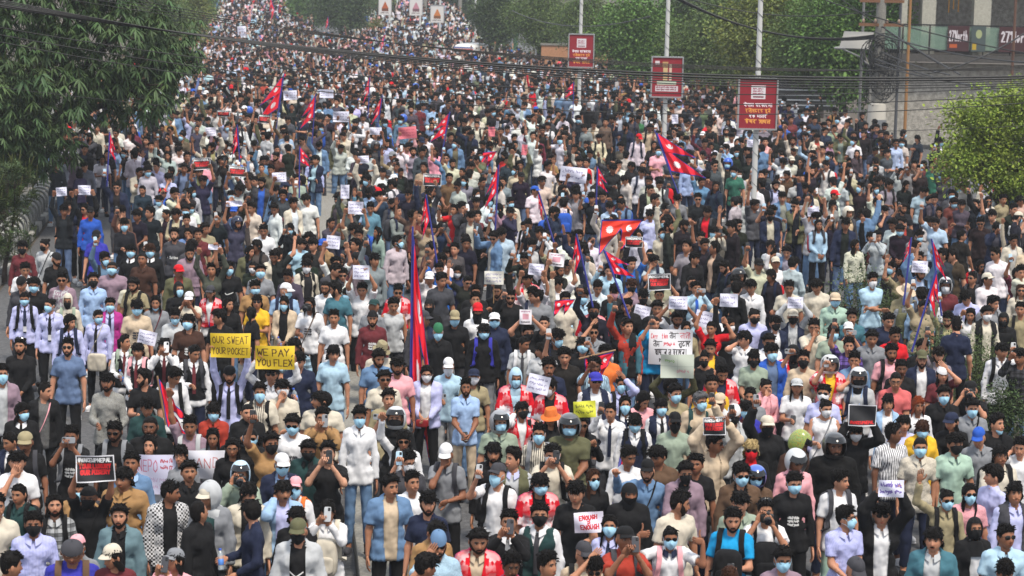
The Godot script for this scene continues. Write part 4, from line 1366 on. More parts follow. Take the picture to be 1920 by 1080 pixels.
func pose_of(key: String) -> Dictionary:
	if pose_made.has(key):
		return pose_made[key]
	var q: Array
	if POSES.has(key):
		q = POSES[key]
	else:
		q = Array(key.split(","))
		for j in 6:
			q[j] = float(q[j])
		q.append_array(["grip", "grip"])
	var d := {"key": key, "hand": [], "dir": [], "elbow": [], "shoulder": []}
	for s in 2:
		var side := -1.0 if s == 0 else 1.0
		var w := Vector3(q[s * 3], q[s * 3 + 1], q[s * 3 + 2])
		var sh := Vector3(side * 0.158, 1.402, -0.014)
		if w.y > 1.55:
			sh += Vector3(-side * 0.012, 0.038, 0.0)
		var l1 := 0.285
		var l2 := 0.255
		var to := w - sh
		var dist := clampf(to.length(), 0.12, l1 + l2 - 0.004)
		w = sh + to.normalized() * dist
		var a := (l1 * l1 - l2 * l2 + dist * dist) / (2.0 * dist)
		var hgt := sqrt(maxf(l1 * l1 - a * a, 0.0))
		var hint := Vector3(side * 0.55, -1.0, -0.45) if w.y < 1.45 else Vector3(side * 0.62, -1.0, 0.1)
		if key == "thumbs":
			hint = Vector3(side * 0.3, -1.0, 0.2)
		if w.y > 1.8:
			hint = Vector3(side * 1.0, -0.1, 0.25)
		var n := to.normalized()
		hint = (hint - n * hint.dot(n)).normalized()
		var el := sh + n * a + hint * hgt
		d.shoulder.append(sh)
		d.elbow.append(el)
		d.hand.append(w)
		d.dir.append((w - el).normalized())
	d.kinds = [q[6], q[7]]
	var bones := TORSO.duplicate() + NECK
	bones.append([Vector3(0, 1.45, -0.012), Vector3(0, 1.535, 0.006), 0.054, 0.052])
	for s in 2:
		bones.append([d.shoulder[s], d.elbow[s], 0.047, 0.039])
		bones.append([d.elbow[s], d.hand[s], 0.039, 0.027])
	var g := net(bones, 0.025, 0.03)
	g.add(legs_shape())
	for s in 2:
		var y: Vector3 = d.dir[s]
		var pz := Vector3(0.35 if s == 0 else -0.35, 0.0, -1.0) if d.hand[s].y < 1.0 else Vector3(0.0, -0.3, 1.0)
		if d.hand[s].y < 1.0:
			pz = Vector3(1.0 if s == 0 else -1.0, 0.0, 0.1)
		var x := y.cross(pz).normalized()
		var z := x.cross(y).normalized()
		var b := Basis(x, y, z)
		if s == 1:
			b = Basis(-x, y, z)
		if d.kinds[s] == "thumb":
			b = Basis(Vector3.UP, Vector3(1.0 if s == 0 else -1.0, 0.15, 0.3).normalized(), Vector3.ZERO)
			b.z = b.x.cross(b.y).normalized() * (1.0 if s == 0 else -1.0)
		g.add(hand_shape(d.kinds[s]), Transform3D(b, d.hand[s] + y * 0.005))
	d.limbs = g
	d.bodies = {}
	d.tops = {}
	pose_made[key] = d
	return d


var _legs: G
const LEGS := [
	[Vector3(-0.092, 0.92, 0.0), Vector3(-0.115, 0.50, 0.02), 0.078, 0.056], [Vector3(-0.115, 0.50, 0.02), Vector3(-0.125, 0.10, -0.01), 0.058, 0.040],
	[Vector3(0.092, 0.92, 0.0), Vector3(0.112, 0.50, 0.035), 0.078, 0.056], [Vector3(0.112, 0.50, 0.035), Vector3(0.13, 0.10, 0.02), 0.058, 0.040],
]
func legs_shape() -> G:
	if _legs == null:
		_legs = net(LEGS + [[Vector3(-0.125, 0.07, -0.02), Vector3(-0.14, 0.045, 0.1), 0.036, 0.03], [Vector3(0.13, 0.07, 0.01), Vector3(0.15, 0.045, 0.13), 0.036, 0.03]], 0.032, 0.03)
	return _legs


const HEAD_AT := Vector3(0, 1.6, 0.022)
func head_frame(look: float, nod: float, tilt := 0.0) -> Transform3D:
	var b := Basis(Vector3.UP, deg_to_rad(look)) * Basis(Vector3.RIGHT, deg_to_rad(nod)) * Basis(Vector3.BACK, deg_to_rad(tilt))
	return Transform3D(b, HEAD_AT + Vector3(0, -0.07, -0.012) + b * Vector3(0, 0.07, 0.012))


const FACES := [Vector3(1, 1, 1), Vector3(1.06, 0.95, 1.02), Vector3(0.94, 1.05, 1.0)]
func body_mesh(p: Dictionary, look: float, nod: float, tone := 1, face := 0) -> ArrayMesh:
	var key := "%d %d %d %d" % [int(look), int(nod), tone, face]
	if not p.bodies.has(key):
		var g := G.new()
		g.add(p.limbs)
		g.add(head_shape(face == 2), head_frame(look, nod).scaled_local(FACES[face]))
		var s: Color = skins[tone].srgb_to_linear()
		for k in g.c.size():
			var c := g.c[k]
			g.c[k] = Color(c.r, c.g, c.b) if c.a < 0.5 else Color(s.r * c.r, s.g * c.g, s.b * c.b)
		p.bodies[key] = g.mesh()
	return p.bodies[key]


# ---------------------------------------------------------------- people: clothes
func top_mesh(p: Dictionary, kind: String) -> ArrayMesh:
	if p.tops.has(kind):
		return p.tops[kind]
	var bones: Array
	var g: G
	var puff := 0.013
	match kind:
		"tee", "long", "tank":
			bones = grown(TORSO, puff) + (grown(NECK, 0.006) if kind != "tank" else [])
			bones.append([Vector3(-0.076, 0.86, 0.0), Vector3(0.076, 0.86, 0.0), 0.124, 0.124])
		"jacket", "over_tee", "zip", "gilet":
			puff = 0.027
			bones = grown(TORSO, puff) + grown(NECK, 0.022)
			bones.append([Vector3(-0.08, 0.84, 0.0), Vector3(0.08, 0.84, 0.0), 0.138, 0.138])
		"vest":
			bones = grown(TORSO, 0.021)
			bones.append([Vector3(-0.075, 0.9, 0.0), Vector3(0.075, 0.9, 0.0), 0.128, 0.128])
		"cape":
			bones = grown(TORSO, 0.04) + grown(NECK, 0.028)
			for s in 2:
				var mid: Vector3 = p.shoulder[s].lerp(p.elbow[s], 0.9)
				bones.append([p.shoulder[s], mid, 0.072, 0.085, true])
	if kind in ["tee", "over_tee"]:
		for s in 2:
			var a: Vector3 = p.shoulder[s]
			var e: Vector3 = a.lerp(p.elbow[s], 0.72)
			bones.append([a, e, 0.047 + puff, 0.05 + puff * 1.2, true])
	if kind in ["long", "jacket", "zip"]:
		for s in 2:
			bones.append([p.shoulder[s], p.elbow[s], 0.046 + puff, 0.04 + puff])
			bones.append([p.elbow[s], p.hand[s] - p.dir[s] * 0.01, 0.039 + puff, 0.03 + puff * 0.8, true])
	g = net(bones, 0.021, 0.022, {"vest": 0.92, "cape": 1.0, "tank": 0.86}.get(kind, 0.82), 0.013)
	if kind in ["jacket", "over_tee", "gilet", "vest", "cape"]:
		var keep := PackedInt32Array()
		for t in range(0, g.i.size(), 3):
			var m := (g.v[g.i[t]] + g.v[g.i[t + 1]] + g.v[g.i[t + 2]]) / 3.0
			var gap := 0.05 + 0.03 * absf(sin(m.y * 3.0 + 1.0))
			if kind == "vest":
				gap = clampf((m.y - 1.24) * 0.42, 0.0, 0.075) if m.y < 1.42 else 0.085
			if kind == "cape":
				gap = clampf(0.02 + (m.y - 1.15) * 0.2, 0.0, 0.07)
			if m.z > 0.02 and absf(m.x) < gap:
				continue
			keep.append_array([g.i[t], g.i[t + 1], g.i[t + 2]])
		g.i = keep
		for t in keep:   # a clean edge along the opening
			var q := g.v[t]
			var gap := 0.05 + 0.03 * absf(sin(q.y * 3.0 + 1.0))
			if kind == "vest":
				gap = clampf((q.y - 1.24) * 0.42, 0.0, 0.075) if q.y < 1.42 else 0.085
			if kind == "cape":
				gap = clampf(0.02 + (q.y - 1.15) * 0.2, 0.0, 0.07)
			if q.z > 0.05 and absf(q.x) < gap + 0.012 and gap > 0.01:
				g.v[t].x = gap * (1.0 if q.x > 0.0 else -1.0)
	p.tops[kind] = g.mesh()
	return p.tops[kind]


var bits := {}
func bit(called: String) -> Mesh:   # shared small meshes, head pieces in the head's own axes
	if bits.has(called):
		return bits[called]
	var g := G.new()
	match called:
		"trousers":
			g = net(grown(LEGS, 0.012) + [[Vector3(-0.07, 0.94, 0.0), Vector3(0.07, 0.94, 0.0), 0.108, 0.108]], 0.03, 0.025, 0.12, 0.014)
		"skirt":
			g = net([[Vector3(-0.08, 0.98, 0), Vector3(0.08, 0.98, 0), 0.125, 0.125], [Vector3(0, 0.95, 0), Vector3(0, 0.3, 0.02), 0.16, 0.24]], 0.035, 0.05, 0.42, 0.02)
		"shoe":
			g.blob(Vector3(0, 0.045, 0.06), Vector3(0.048, 0.05, 0.145), 0.72, 12, 6)
			g.blob(Vector3(0, 0.014, 0.06), Vector3(0.052, 0.016, 0.15), 0.6, 12, 4, Color(1.6, 1.6, 1.6))
			g.blob(Vector3(0, 0.09, -0.03), Vector3(0.045, 0.05, 0.06), 0.8, 10, 6)
		"collar":
			for s in [-1.0, 1.0]:
				var r := []
				for j in 9:
					var a := lerpf(PI, 0.22, j / 8.0)
					var drop := 0.05 * pow(1.0 - a / PI, 1.5)
					var hi := Vector3(sin(a) * 0.068 * s, 1.508 - drop, cos(a) * 0.07 - 0.01 + drop * 0.5)
					var lo := Vector3(sin(a) * 0.092 * s, 1.465 - drop * 1.5, cos(a) * 0.098 - 0.012 + drop * 0.85)
					r.append(PackedVector3Array([hi, hi.lerp(lo, 0.5) + Vector3(0, 0.006, 0), lo]))
				g.rows(r, false)
		"tie":
			g.blob(Vector3(0, 1.415, front(1.415) + 0.012), Vector3(0.018, 0.022, 0.012), 0.8, 8, 6)
			var pts := []
			for y in [1.41, 1.33, 1.25, 1.17, 1.09, 1.02]:
				pts.append(Vector3(0, y, front(y) + 0.014))
			g.band(pts, [Vector3.RIGHT], 0.052, 0.005)
		"lanyard":
			for s in [-1.0, 1.0]:
				g.band([Vector3(0.07 * s, 1.47, 0.05), Vector3(0.06 * s, 1.38, front(1.38, 0.06) + 0.008), Vector3(0.012 * s, 1.14, front(1.14) + 0.012)], [Vector3.RIGHT], 0.012, 0.003)
		"badge":
			g.box(Vector3(0, 1.09, front(1.09) + 0.018), Vector3(0.06, 0.09, 0.004))
		"straps":
			for s in [-1.0, 1.0]:
				var pts := [Vector3(0.105 * s, 1.38, -0.14), Vector3(0.105 * s, 1.47, -0.08), Vector3(0.108 * s, 1.50, -0.01), Vector3(0.112 * s, 1.465, 0.07)]
				for y in [1.38, 1.28, 1.18, 1.1]:
					pts.append(Vector3((0.112 + (1.38 - y) * 0.12) * s, y, front(y, 0.12) + 0.018))
				pts.append(Vector3(0.19 * s, 1.06, 0.04))
				pts.append(Vector3(0.17 * s, 1.05, -0.12))
				g.band(pts, [Vector3.RIGHT], 0.055, 0.012)
		"backpack":
			g.blob(Vector3(0, 1.2, -0.235), Vector3(0.165, 0.235, 0.1), 0.55, 16, 10)
			g.blob(Vector3(0, 1.12, -0.325), Vector3(0.125, 0.12, 0.04), 0.5, 14, 8)
			g.band([Vector3(-0.03, 1.42, -0.2), Vector3(-0.02, 1.47, -0.2), Vector3(0.02, 1.47, -0.2), Vector3(0.03, 1.42, -0.2)], [Vector3.BACK], 0.025, 0.008)
		"frontpack":
			g.blob(Vector3(0, 1.13, 0.235), Vector3(0.15, 0.22, 0.085), 0.55, 16, 10)
			g.blob(Vector3(0, 1.06, 0.31), Vector3(0.115, 0.1, 0.035), 0.5, 14, 8)
		"crossbody":
			var pts := [Vector3(0.1, 1.45, -0.1), Vector3(0.1, 1.485, -0.01), Vector3(0.085, 1.42, 0.08)]
			for q in [[0.06, 1.34], [0.0, 1.2], [-0.07, 1.06], [-0.14, 0.93]]:
				pts.append(Vector3(q[0], q[1], front(q[1], q[0]) + 0.016))
			g.band(pts, [Vector3(0.75, 0.65, 0)], 0.032, 0.006)
		"bag":
			g.blob(Vector3(-0.16, 0.86, 0.17), Vector3(0.115, 0.085, 0.045), 0.5, 14, 8)
		"tote":
			g.blob(Vector3(0.04, 0.86, 0.2), Vector3(0.17, 0.15, 0.06), 0.45, 16, 8)
		"patch":   # print on the chest
			var r := []
			for j in 5:
				var y := 1.27 - j * 0.04
				var w := PackedVector3Array()
				for k in 7:
					var x := -0.1 + k * 0.2 / 6.0
					w.append(Vector3(x, y, front(y, x) + 0.008))
				r.append(w)
			g.rows(r, false)
		"mask", "gaiter", "chinmask":
			var low := -1.28 if called == "mask" else -1.5
			var r := []
			for j in 9:
				var w := PackedVector3Array()
				for k in 15:
					var s := lerpf(-1.0, 1.0, k / 14.0)
					var phi := s * 1.16
					var top := lerpf(0.10, -0.10, s * s)
					var bot := lerpf(low, -0.66, pow(absf(s), 1.6))
					if called == "chinmask":
						top = lerpf(-0.62, -0.45, s * s)
					var t := j / 8.0
					var el := lerpf(top, bot, t)
					var puff := 0.006 + 0.010 * sin(PI * minf(t * 1.1, 1.0)) * (1.0 - s * s) + 0.0022 * sin(t * 22.0) * (1.0 - absf(s))
					w.append(head_pt(phi, el, puff))
				r.append(w)
			if called == "gaiter":
				for q in [-0.15, -0.2]:
					var w := PackedVector3Array()
					for k in 15:
						var s := lerpf(-1.0, 1.0, k / 14.0)
						w.append(Vector3(sin(s * 1.5) * 0.075, q, cos(s * 1.5) * 0.08))
					r.append(w)
			g.rows(r, false)
			if called == "mask":
				for s in [-1.0, 1.0]:
					g.tube([head_pt(s * 1.14, -0.1, 0.007), head_pt(s * 1.4, 0.16, 0.006), Vector3(s * 0.086, 0.02, -0.02)], [0.0018], 4)
					g.tube([head_pt(s * 1.12, -0.6, 0.008), head_pt(s * 1.35, -0.4, 0.008), Vector3(s * 0.086, -0.03, -0.02)], [0.0018], 4)
		"balaclava":
			var idx := []
			for j in 20:
				var el := lerpf(-1.35, PI / 2, j / 19.0)
				for k in 32:
					var a := -PI + TAU * k / 32.0
					idx.append(g.vert(head_pt(a, el, 0.009)))
			for j in 19:
				for k in 32:
					var el := lerpf(-1.35, PI / 2, (j + 0.5) / 19.0)
					var a := -PI + TAU * (k + 0.5) / 32.0
					if absf(a) < 0.8 and el > -0.06 and el < 0.34:
						continue
					g.quad(idx[j * 32 + k], idx[j * 32 + (k + 1) % 32], idx[j * 32 + 32 + (k + 1) % 32], idx[j * 32 + 32 + k])
			g.tube([Vector3(0, -0.06, 0.0), Vector3(0, -0.13, -0.02), Vector3(0, -0.19, -0.03)], [0.075, 0.08, 0.1], 14)
		"beard":
			var r := []
			for j in 8:
				var w := PackedVector3Array()
				for k in 21:
					var s := lerpf(-1.0, 1.0, k / 20.0)
					var top := lerpf(-0.62, 0.12, smoothstep(0.18, 1.0, absf(s)))
					var bot := lerpf(-1.35, -0.5, pow(absf(s), 1.5))
					var t := j / 7.0
					w.append(head_pt(s * 1.4, lerpf(top, bot, t), 0.003 + 0.007 * sin(PI * t) + 0.002 * wrinkle.get_noise_2d(k * 90.0, j * 90.0)))
				r.append(w)
			g.rows(r, false)
			g.blob(head_pt(0, -0.42, 0.001), Vector3(0.027, 0.007, 0.0065), 0.8, 10, 4)
			for q in [-1.0, 1.0]:
				g.blob(head_pt(q * 0.33, -0.52, 0.0005), Vector3(0.008, 0.016, 0.005), 1.0, 8, 5)
		"moustache":
			g.blob(head_pt(0, -0.42, 0.001), Vector3(0.026, 0.006, 0.007), 0.8, 10, 4)
		"sunglasses", "glasses":
			for s in [-1.0, 1.0]:
				var at := head_pt(s * 0.36, 0.11, 0.014)
				if called == "sunglasses":
					g.blob(at, Vector3(0.029, 0.021, 0.004), 0.7, 12, 6, Color.WHITE, Basis(Vector3.UP, s * 0.22))
				else:
					var ring := []
					for k in 13:
						var a := TAU * k / 12.0
						ring.append(at + Basis(Vector3.UP, s * 0.22) * Vector3(cos(a) * 0.026, sin(a) * 0.02, 0))
					g.tube(ring, [0.0022], 5)
				g.tube([at + Vector3(s * 0.028, 0.008, -0.004), Vector3(s * 0.080, 0.022, 0.02), Vector3(s * 0.084, 0.014, -0.03)], [0.0028], 5)
			g.tube([head_pt(-0.12, 0.13, 0.016), head_pt(0, 0.14, 0.012), head_pt(0.12, 0.13, 0.016)], [0.0026], 5)
		"cap":
			var r := []
			for j in 10:
				var w := PackedVector3Array()
				for k in 28:
					var a := TAU * k / 28.0
					var el := lerpf(0.50 if cos(a) > 0 else lerpf(0.50, 0.16, -cos(a)), PI / 2, j / 9.0)
					w.append(head_pt(a, el, 0.015 + 0.006 * sin(PI * j / 9.0)) + Vector3(0, 0.004, 0))
				r.append(w)
			g.rows(r, true)
			g.blob(Vector3(0, 0.143, 0), Vector3(0.007, 0.004, 0.007), 1.0, 8, 4)
			var b := []
			for lay in [0.0, 1.0]:
				for j in 5:
					var w := PackedVector3Array()
					for k in 13:
						var s := lerpf(-1.0, 1.0, k / 12.0)
						var base := head_pt(s * 1.0, 0.50, 0.012)
						var out := Vector3(s * 0.012, -0.014 - 0.022 * s * s, 0.07 * sqrt(maxf(1.0 - s * s * 0.85, 0.0)))
						var t := j / 4.0 if lay == 0.0 else 1.0 - j / 4.0
						w.append(base + out * t + Vector3(0, 0.004 - lay * 0.005, 0))
					b.append(w)
			g.rows(b, false)
		"beanie":
			var r := []
			for j in 10:
				var w := PackedVector3Array()
				for k in 26:
					var a := TAU * k / 26.0
					w.append(head_pt(a, lerpf(0.42 if cos(a) > 0 else 0.05, PI / 2, j / 9.0), 0.014 + (0.008 if j < 2 else 0.0) + 0.004 * sin(k * 1.5)))
				r.append(w)
			g.rows(r, true)
		"bucket_hat", "straw_hat":
			var wide := 1.0 if called == "bucket_hat" else 1.9
			var r := []
			for q in [[0.145, 0.0], [0.145, 0.06], [0.138, 0.085], [0.055, 0.102], [0.045, 0.108], [0.045 - 0.03 / wide, 0.108 + 0.045 * wide], [0.039 - 0.03 / wide, 0.108 + 0.045 * wide], [0.039, 0.106]]:
				var w := PackedVector3Array()
				for k in 26:
					var a := TAU * k / 26.0
					w.append(Vector3(sin(a) * q[1] * 0.92, q[0] + 0.004 * sin(a * 3.0), cos(a) * q[1] * 1.08 - 0.004))
				r.append(w)
			g.rows(r, true)
		"helmet":
			var idx := []
			for j in 19:
				var el := lerpf(-0.95, PI / 2, j / 18.0)
				for k in 30:
					var a := -PI + TAU * k / 30.0
					var ce := pow(absf(cos(el)), 0.8)
					idx.append(g.vert(Vector3(sin(a) * ce * 0.128, sin(el) * 0.148 + 0.012, cos(a) * ce * 0.15 - 0.008)))
			for j in 18:
				for k in 30:
					var el := lerpf(-0.95, PI / 2, (j + 0.5) / 18.0)
					var a := -PI + TAU * (k + 0.5) / 30.0
					if absf(a) < 0.95 and el > -0.55 and el < 0.42:
						continue
					g.quad(idx[j * 30 + k], idx[j * 30 + (k + 1) % 30], idx[j * 30 + 30 + (k + 1) % 30], idx[j * 30 + 30 + k])
		"visor":
			var r := []
			for j in 7:
				var w := PackedVector3Array()
				for k in 17:
					var a := lerpf(-1.15, 1.15, k / 16.0)
					var el := lerpf(0.38, 0.86, j / 6.0)
					w.append(Vector3(sin(a) * cos(el) * 0.137, sin(el) * 0.152 + 0.012, cos(a) * cos(el) * 0.163 - 0.008))
				r.append(w)
			g.rows(r, false)
		"hood", "hijab":
			var idx := []
			var n := 24
			for j in n:
				for k in 32:
					var a := -PI + TAU * k / 32.0
					if j >= 5:
						var el := lerpf(-0.9, PI / 2, (j - 5) / (n - 6.0))
						idx.append(g.vert(head_pt(a, el, 0.02 + (0.012 * clampf(-cos(a), 0, 1) if called == "hood" else 0.0))))
					else:
						var t := (5 - j) / 5.0
						idx.append(g.vert(Vector3(sin(a) * lerpf(0.088, 0.15, t), lerpf(-0.1, -0.22 if called == "hood" else -0.28, t), cos(a) * lerpf(0.09, 0.115, t) - 0.01)))
			for j in n - 1:
				for k in 32:
					var el := lerpf(-0.9, PI / 2, (j + 0.5 - 5) / (n - 6.0))
					var a := -PI + TAU * (k + 0.5) / 32.0
					if j >= 5 and absf(a) < 0.85 and el > -0.85 and el < 0.62:
						continue
					g.quad(idx[j * 32 + k], idx[j * 32 + (k + 1) % 32], idx[j * 32 + 32 + (k + 1) % 32], idx[j * 32 + 32 + k])
		_:
			if called.begins_with("hair_"):
				g = hair_shape(called.trim_prefix("hair_"))
	bits[called] = g.mesh()
	return bits[called]


func line(x: float, pts: Array) -> float:
	for k in pts.size() - 1:
		if x <= pts[k + 1][0]:
			return lerpf(pts[k][1], pts[k + 1][1], clampf((x - pts[k][0]) / (pts[k + 1][0] - pts[k][0]), 0, 1))
	return pts[-1][1]


func hair_shape(style: String) -> G:
	var g := G.new()
	var th: float = {"short": 0.024, "quiff": 0.024, "fringe": 0.024, "curly": 0.032, "buzz": 0.005, "fade": 0.019, "long": 0.018, "bob": 0.02, "pony": 0.009, "bun": 0.009, "messy": 0.03, "part": 0.02}.get(style, 0.017)
	var front_el: float = {"fringe": 0.22, "messy": 0.36, "bob": 0.42, "part": 0.34}.get(style, 0.62)
	var longer: float = {"long": 0.34, "bob": 0.13, "part": 0.05}.get(style, 0.0)
	var bumpy: float = {"curly": 0.016, "messy": 0.014, "buzz": 0.001, "fade": 0.009, "short": 0.01, "quiff": 0.012, "fringe": 0.009}.get(style, 0.006)
	var keys := [[0.0, front_el], [0.55, front_el - 0.02], [0.95, 0.44], [1.18, 0.2], [1.36, -0.08], [1.5, 0.12], [1.8, 0.1], [2.1, -0.45], [PI, -0.66]]
	if style in ["long", "bob"]:
		keys = [[0.0, front_el + 0.08], [0.5, front_el], [0.95, 0.3], [1.2, 0.02], [1.75, -0.2], [2.2, -0.6], [PI, -0.75]]
	var r := []
	var cols := 44
	var n_top := 13
	var n_down := 8 if longer > 0.0 else 0
	for j in n_top + n_down:
		var w := PackedVector3Array()
		for k in cols:
			var a := -PI + TAU * k / cols
			var edge := line(absf(a), keys) + 0.07 * wrinkle.get_noise_2d(k * 97.0, 12.0 + th * 900.0)
			var t := minf(j / float(n_top - 1), 1.0)
			var el := lerpf(PI / 2, edge, t)
			var full := 1.0 - pow(t, 7.0) * 0.75
			var off := th * full
			var f := exp(-pow(a / 0.95, 2.0))
			if style == "quiff":
				off += 0.034 * f * smoothstep(0.25, 0.75, t) * (1.0 - 0.35 * smoothstep(0.88, 1.0, t))
			if style in ["fade", "quiff", "curly", "short", "messy"]:
				off *= lerpf(0.3 if style != "messy" else 0.6, 1.0, smoothstep(0.0, 0.75, el))
			if style == "part":
				off += 0.014 * exp(-pow((absf(a) - 0.6) / 0.4, 2.0)) * t
			var d := head_pt(a, el)
			off += bumpy * full * (1.3 * wrinkle.get_noise_3d(d.x * 700.0, d.y * 700.0, d.z * 700.0) + 0.9 * wrinkle.get_noise_3d(d.x * 2600.0, d.y * 1500.0, d.z * 2600.0) + 0.5 * sin(a * 23.0 + 4.0 * wrinkle.get_noise_2d(k * 40.0, j * 25.0)) * t)
			var p := head_pt(a, el, off)
			if j >= n_top and absf(a) > 0.78:
				var q := (j - n_top + 1) / float(n_down)
				var wave := 0.008 * sin(a * 19.0 + q * 5.0)
				var rad := lerpf(0.092, 0.105, q) + wave
				var low := Vector3(sin(a) * rad, p.y - longer * q, cos(a) * rad * (0.95 if cos(a) < 0 else 0.6) - 0.012 * q + (0.02 * q if cos(a) > -0.3 else 0.0))
				p = p.lerp(low, smoothstep(0.0, 0.35, q))
				if absf(a) < 1.2:
					p.y += longer * q * 0.12
			w.append(p)
		r.append(w)
	g.rows(r, true)
	# loose locks that break the outline
	var rl := RandomNumberGenerator.new()
	rl.seed = style.hash() % 1000
	var locks: int = {"buzz": 0, "pony": 14, "bun": 14, "long": 34, "curly": 90, "messy": 90}.get(style, 70)
	for k in locks:
		var a := rl.randfn() * 1.3
		var edge := line(minf(absf(a), PI), keys)
		var el := lerpf(maxf(edge + 0.05, 0.25), 1.5, pow(rl.randf(), 0.8))
		var root := head_pt(a, el, th * 0.55)
		var n := (root - Vector3(0, -0.02, -0.01)).normalized()
		var down := (Vector3(sin(a) * 0.4, -0.5, cos(a) * 0.5) + Vector3(rl.randf_range(-0.6, 0.6), rl.randf_range(-0.4, 0.5), rl.randf_range(-0.4, 0.6)))
		if style in ["quiff", "fade", "short"]:
			down.y += 0.55
		down = (down - n * down.dot(n) * 0.7).normalized()
		var l := rl.randf_range(0.02, 0.042) * (1.25 if style in ["curly", "messy", "fringe"] else 1.0)
		g.tube([root, root + n * l * 0.45 + down * l * 0.45, root + n * l * 0.5 + down * l], [0.0085, 0.0075, 0.001], 4, Color.WHITE.darkened(rl.randf() * 0.3))
	if style == "bun":
		g.blob(Vector3(0, 0.075, -0.115), Vector3(0.036, 0.034, 0.034), 1.0, 10, 8)
	if style == "pony":
		g.tube([Vector3(0, 0.05, -0.1), Vector3(0, 0.04, -0.14), Vector3(0.01, -0.06, -0.145), Vector3(0.01, -0.18, -0.12)], [0.02, 0.026, 0.028, 0.01], 8)
	return g


# ---------------------------------------------------------------- one person
var crowd_rng := RandomNumberGenerator.new()


func read(spec: String) -> Dictionary:
	var d := {}
	for w in spec.split(" ", false):
		var kv := w.split(":")
		d[kv[0]] = kv[1].split(",") if kv.size() > 1 else PackedStringArray(["black"])
	return d


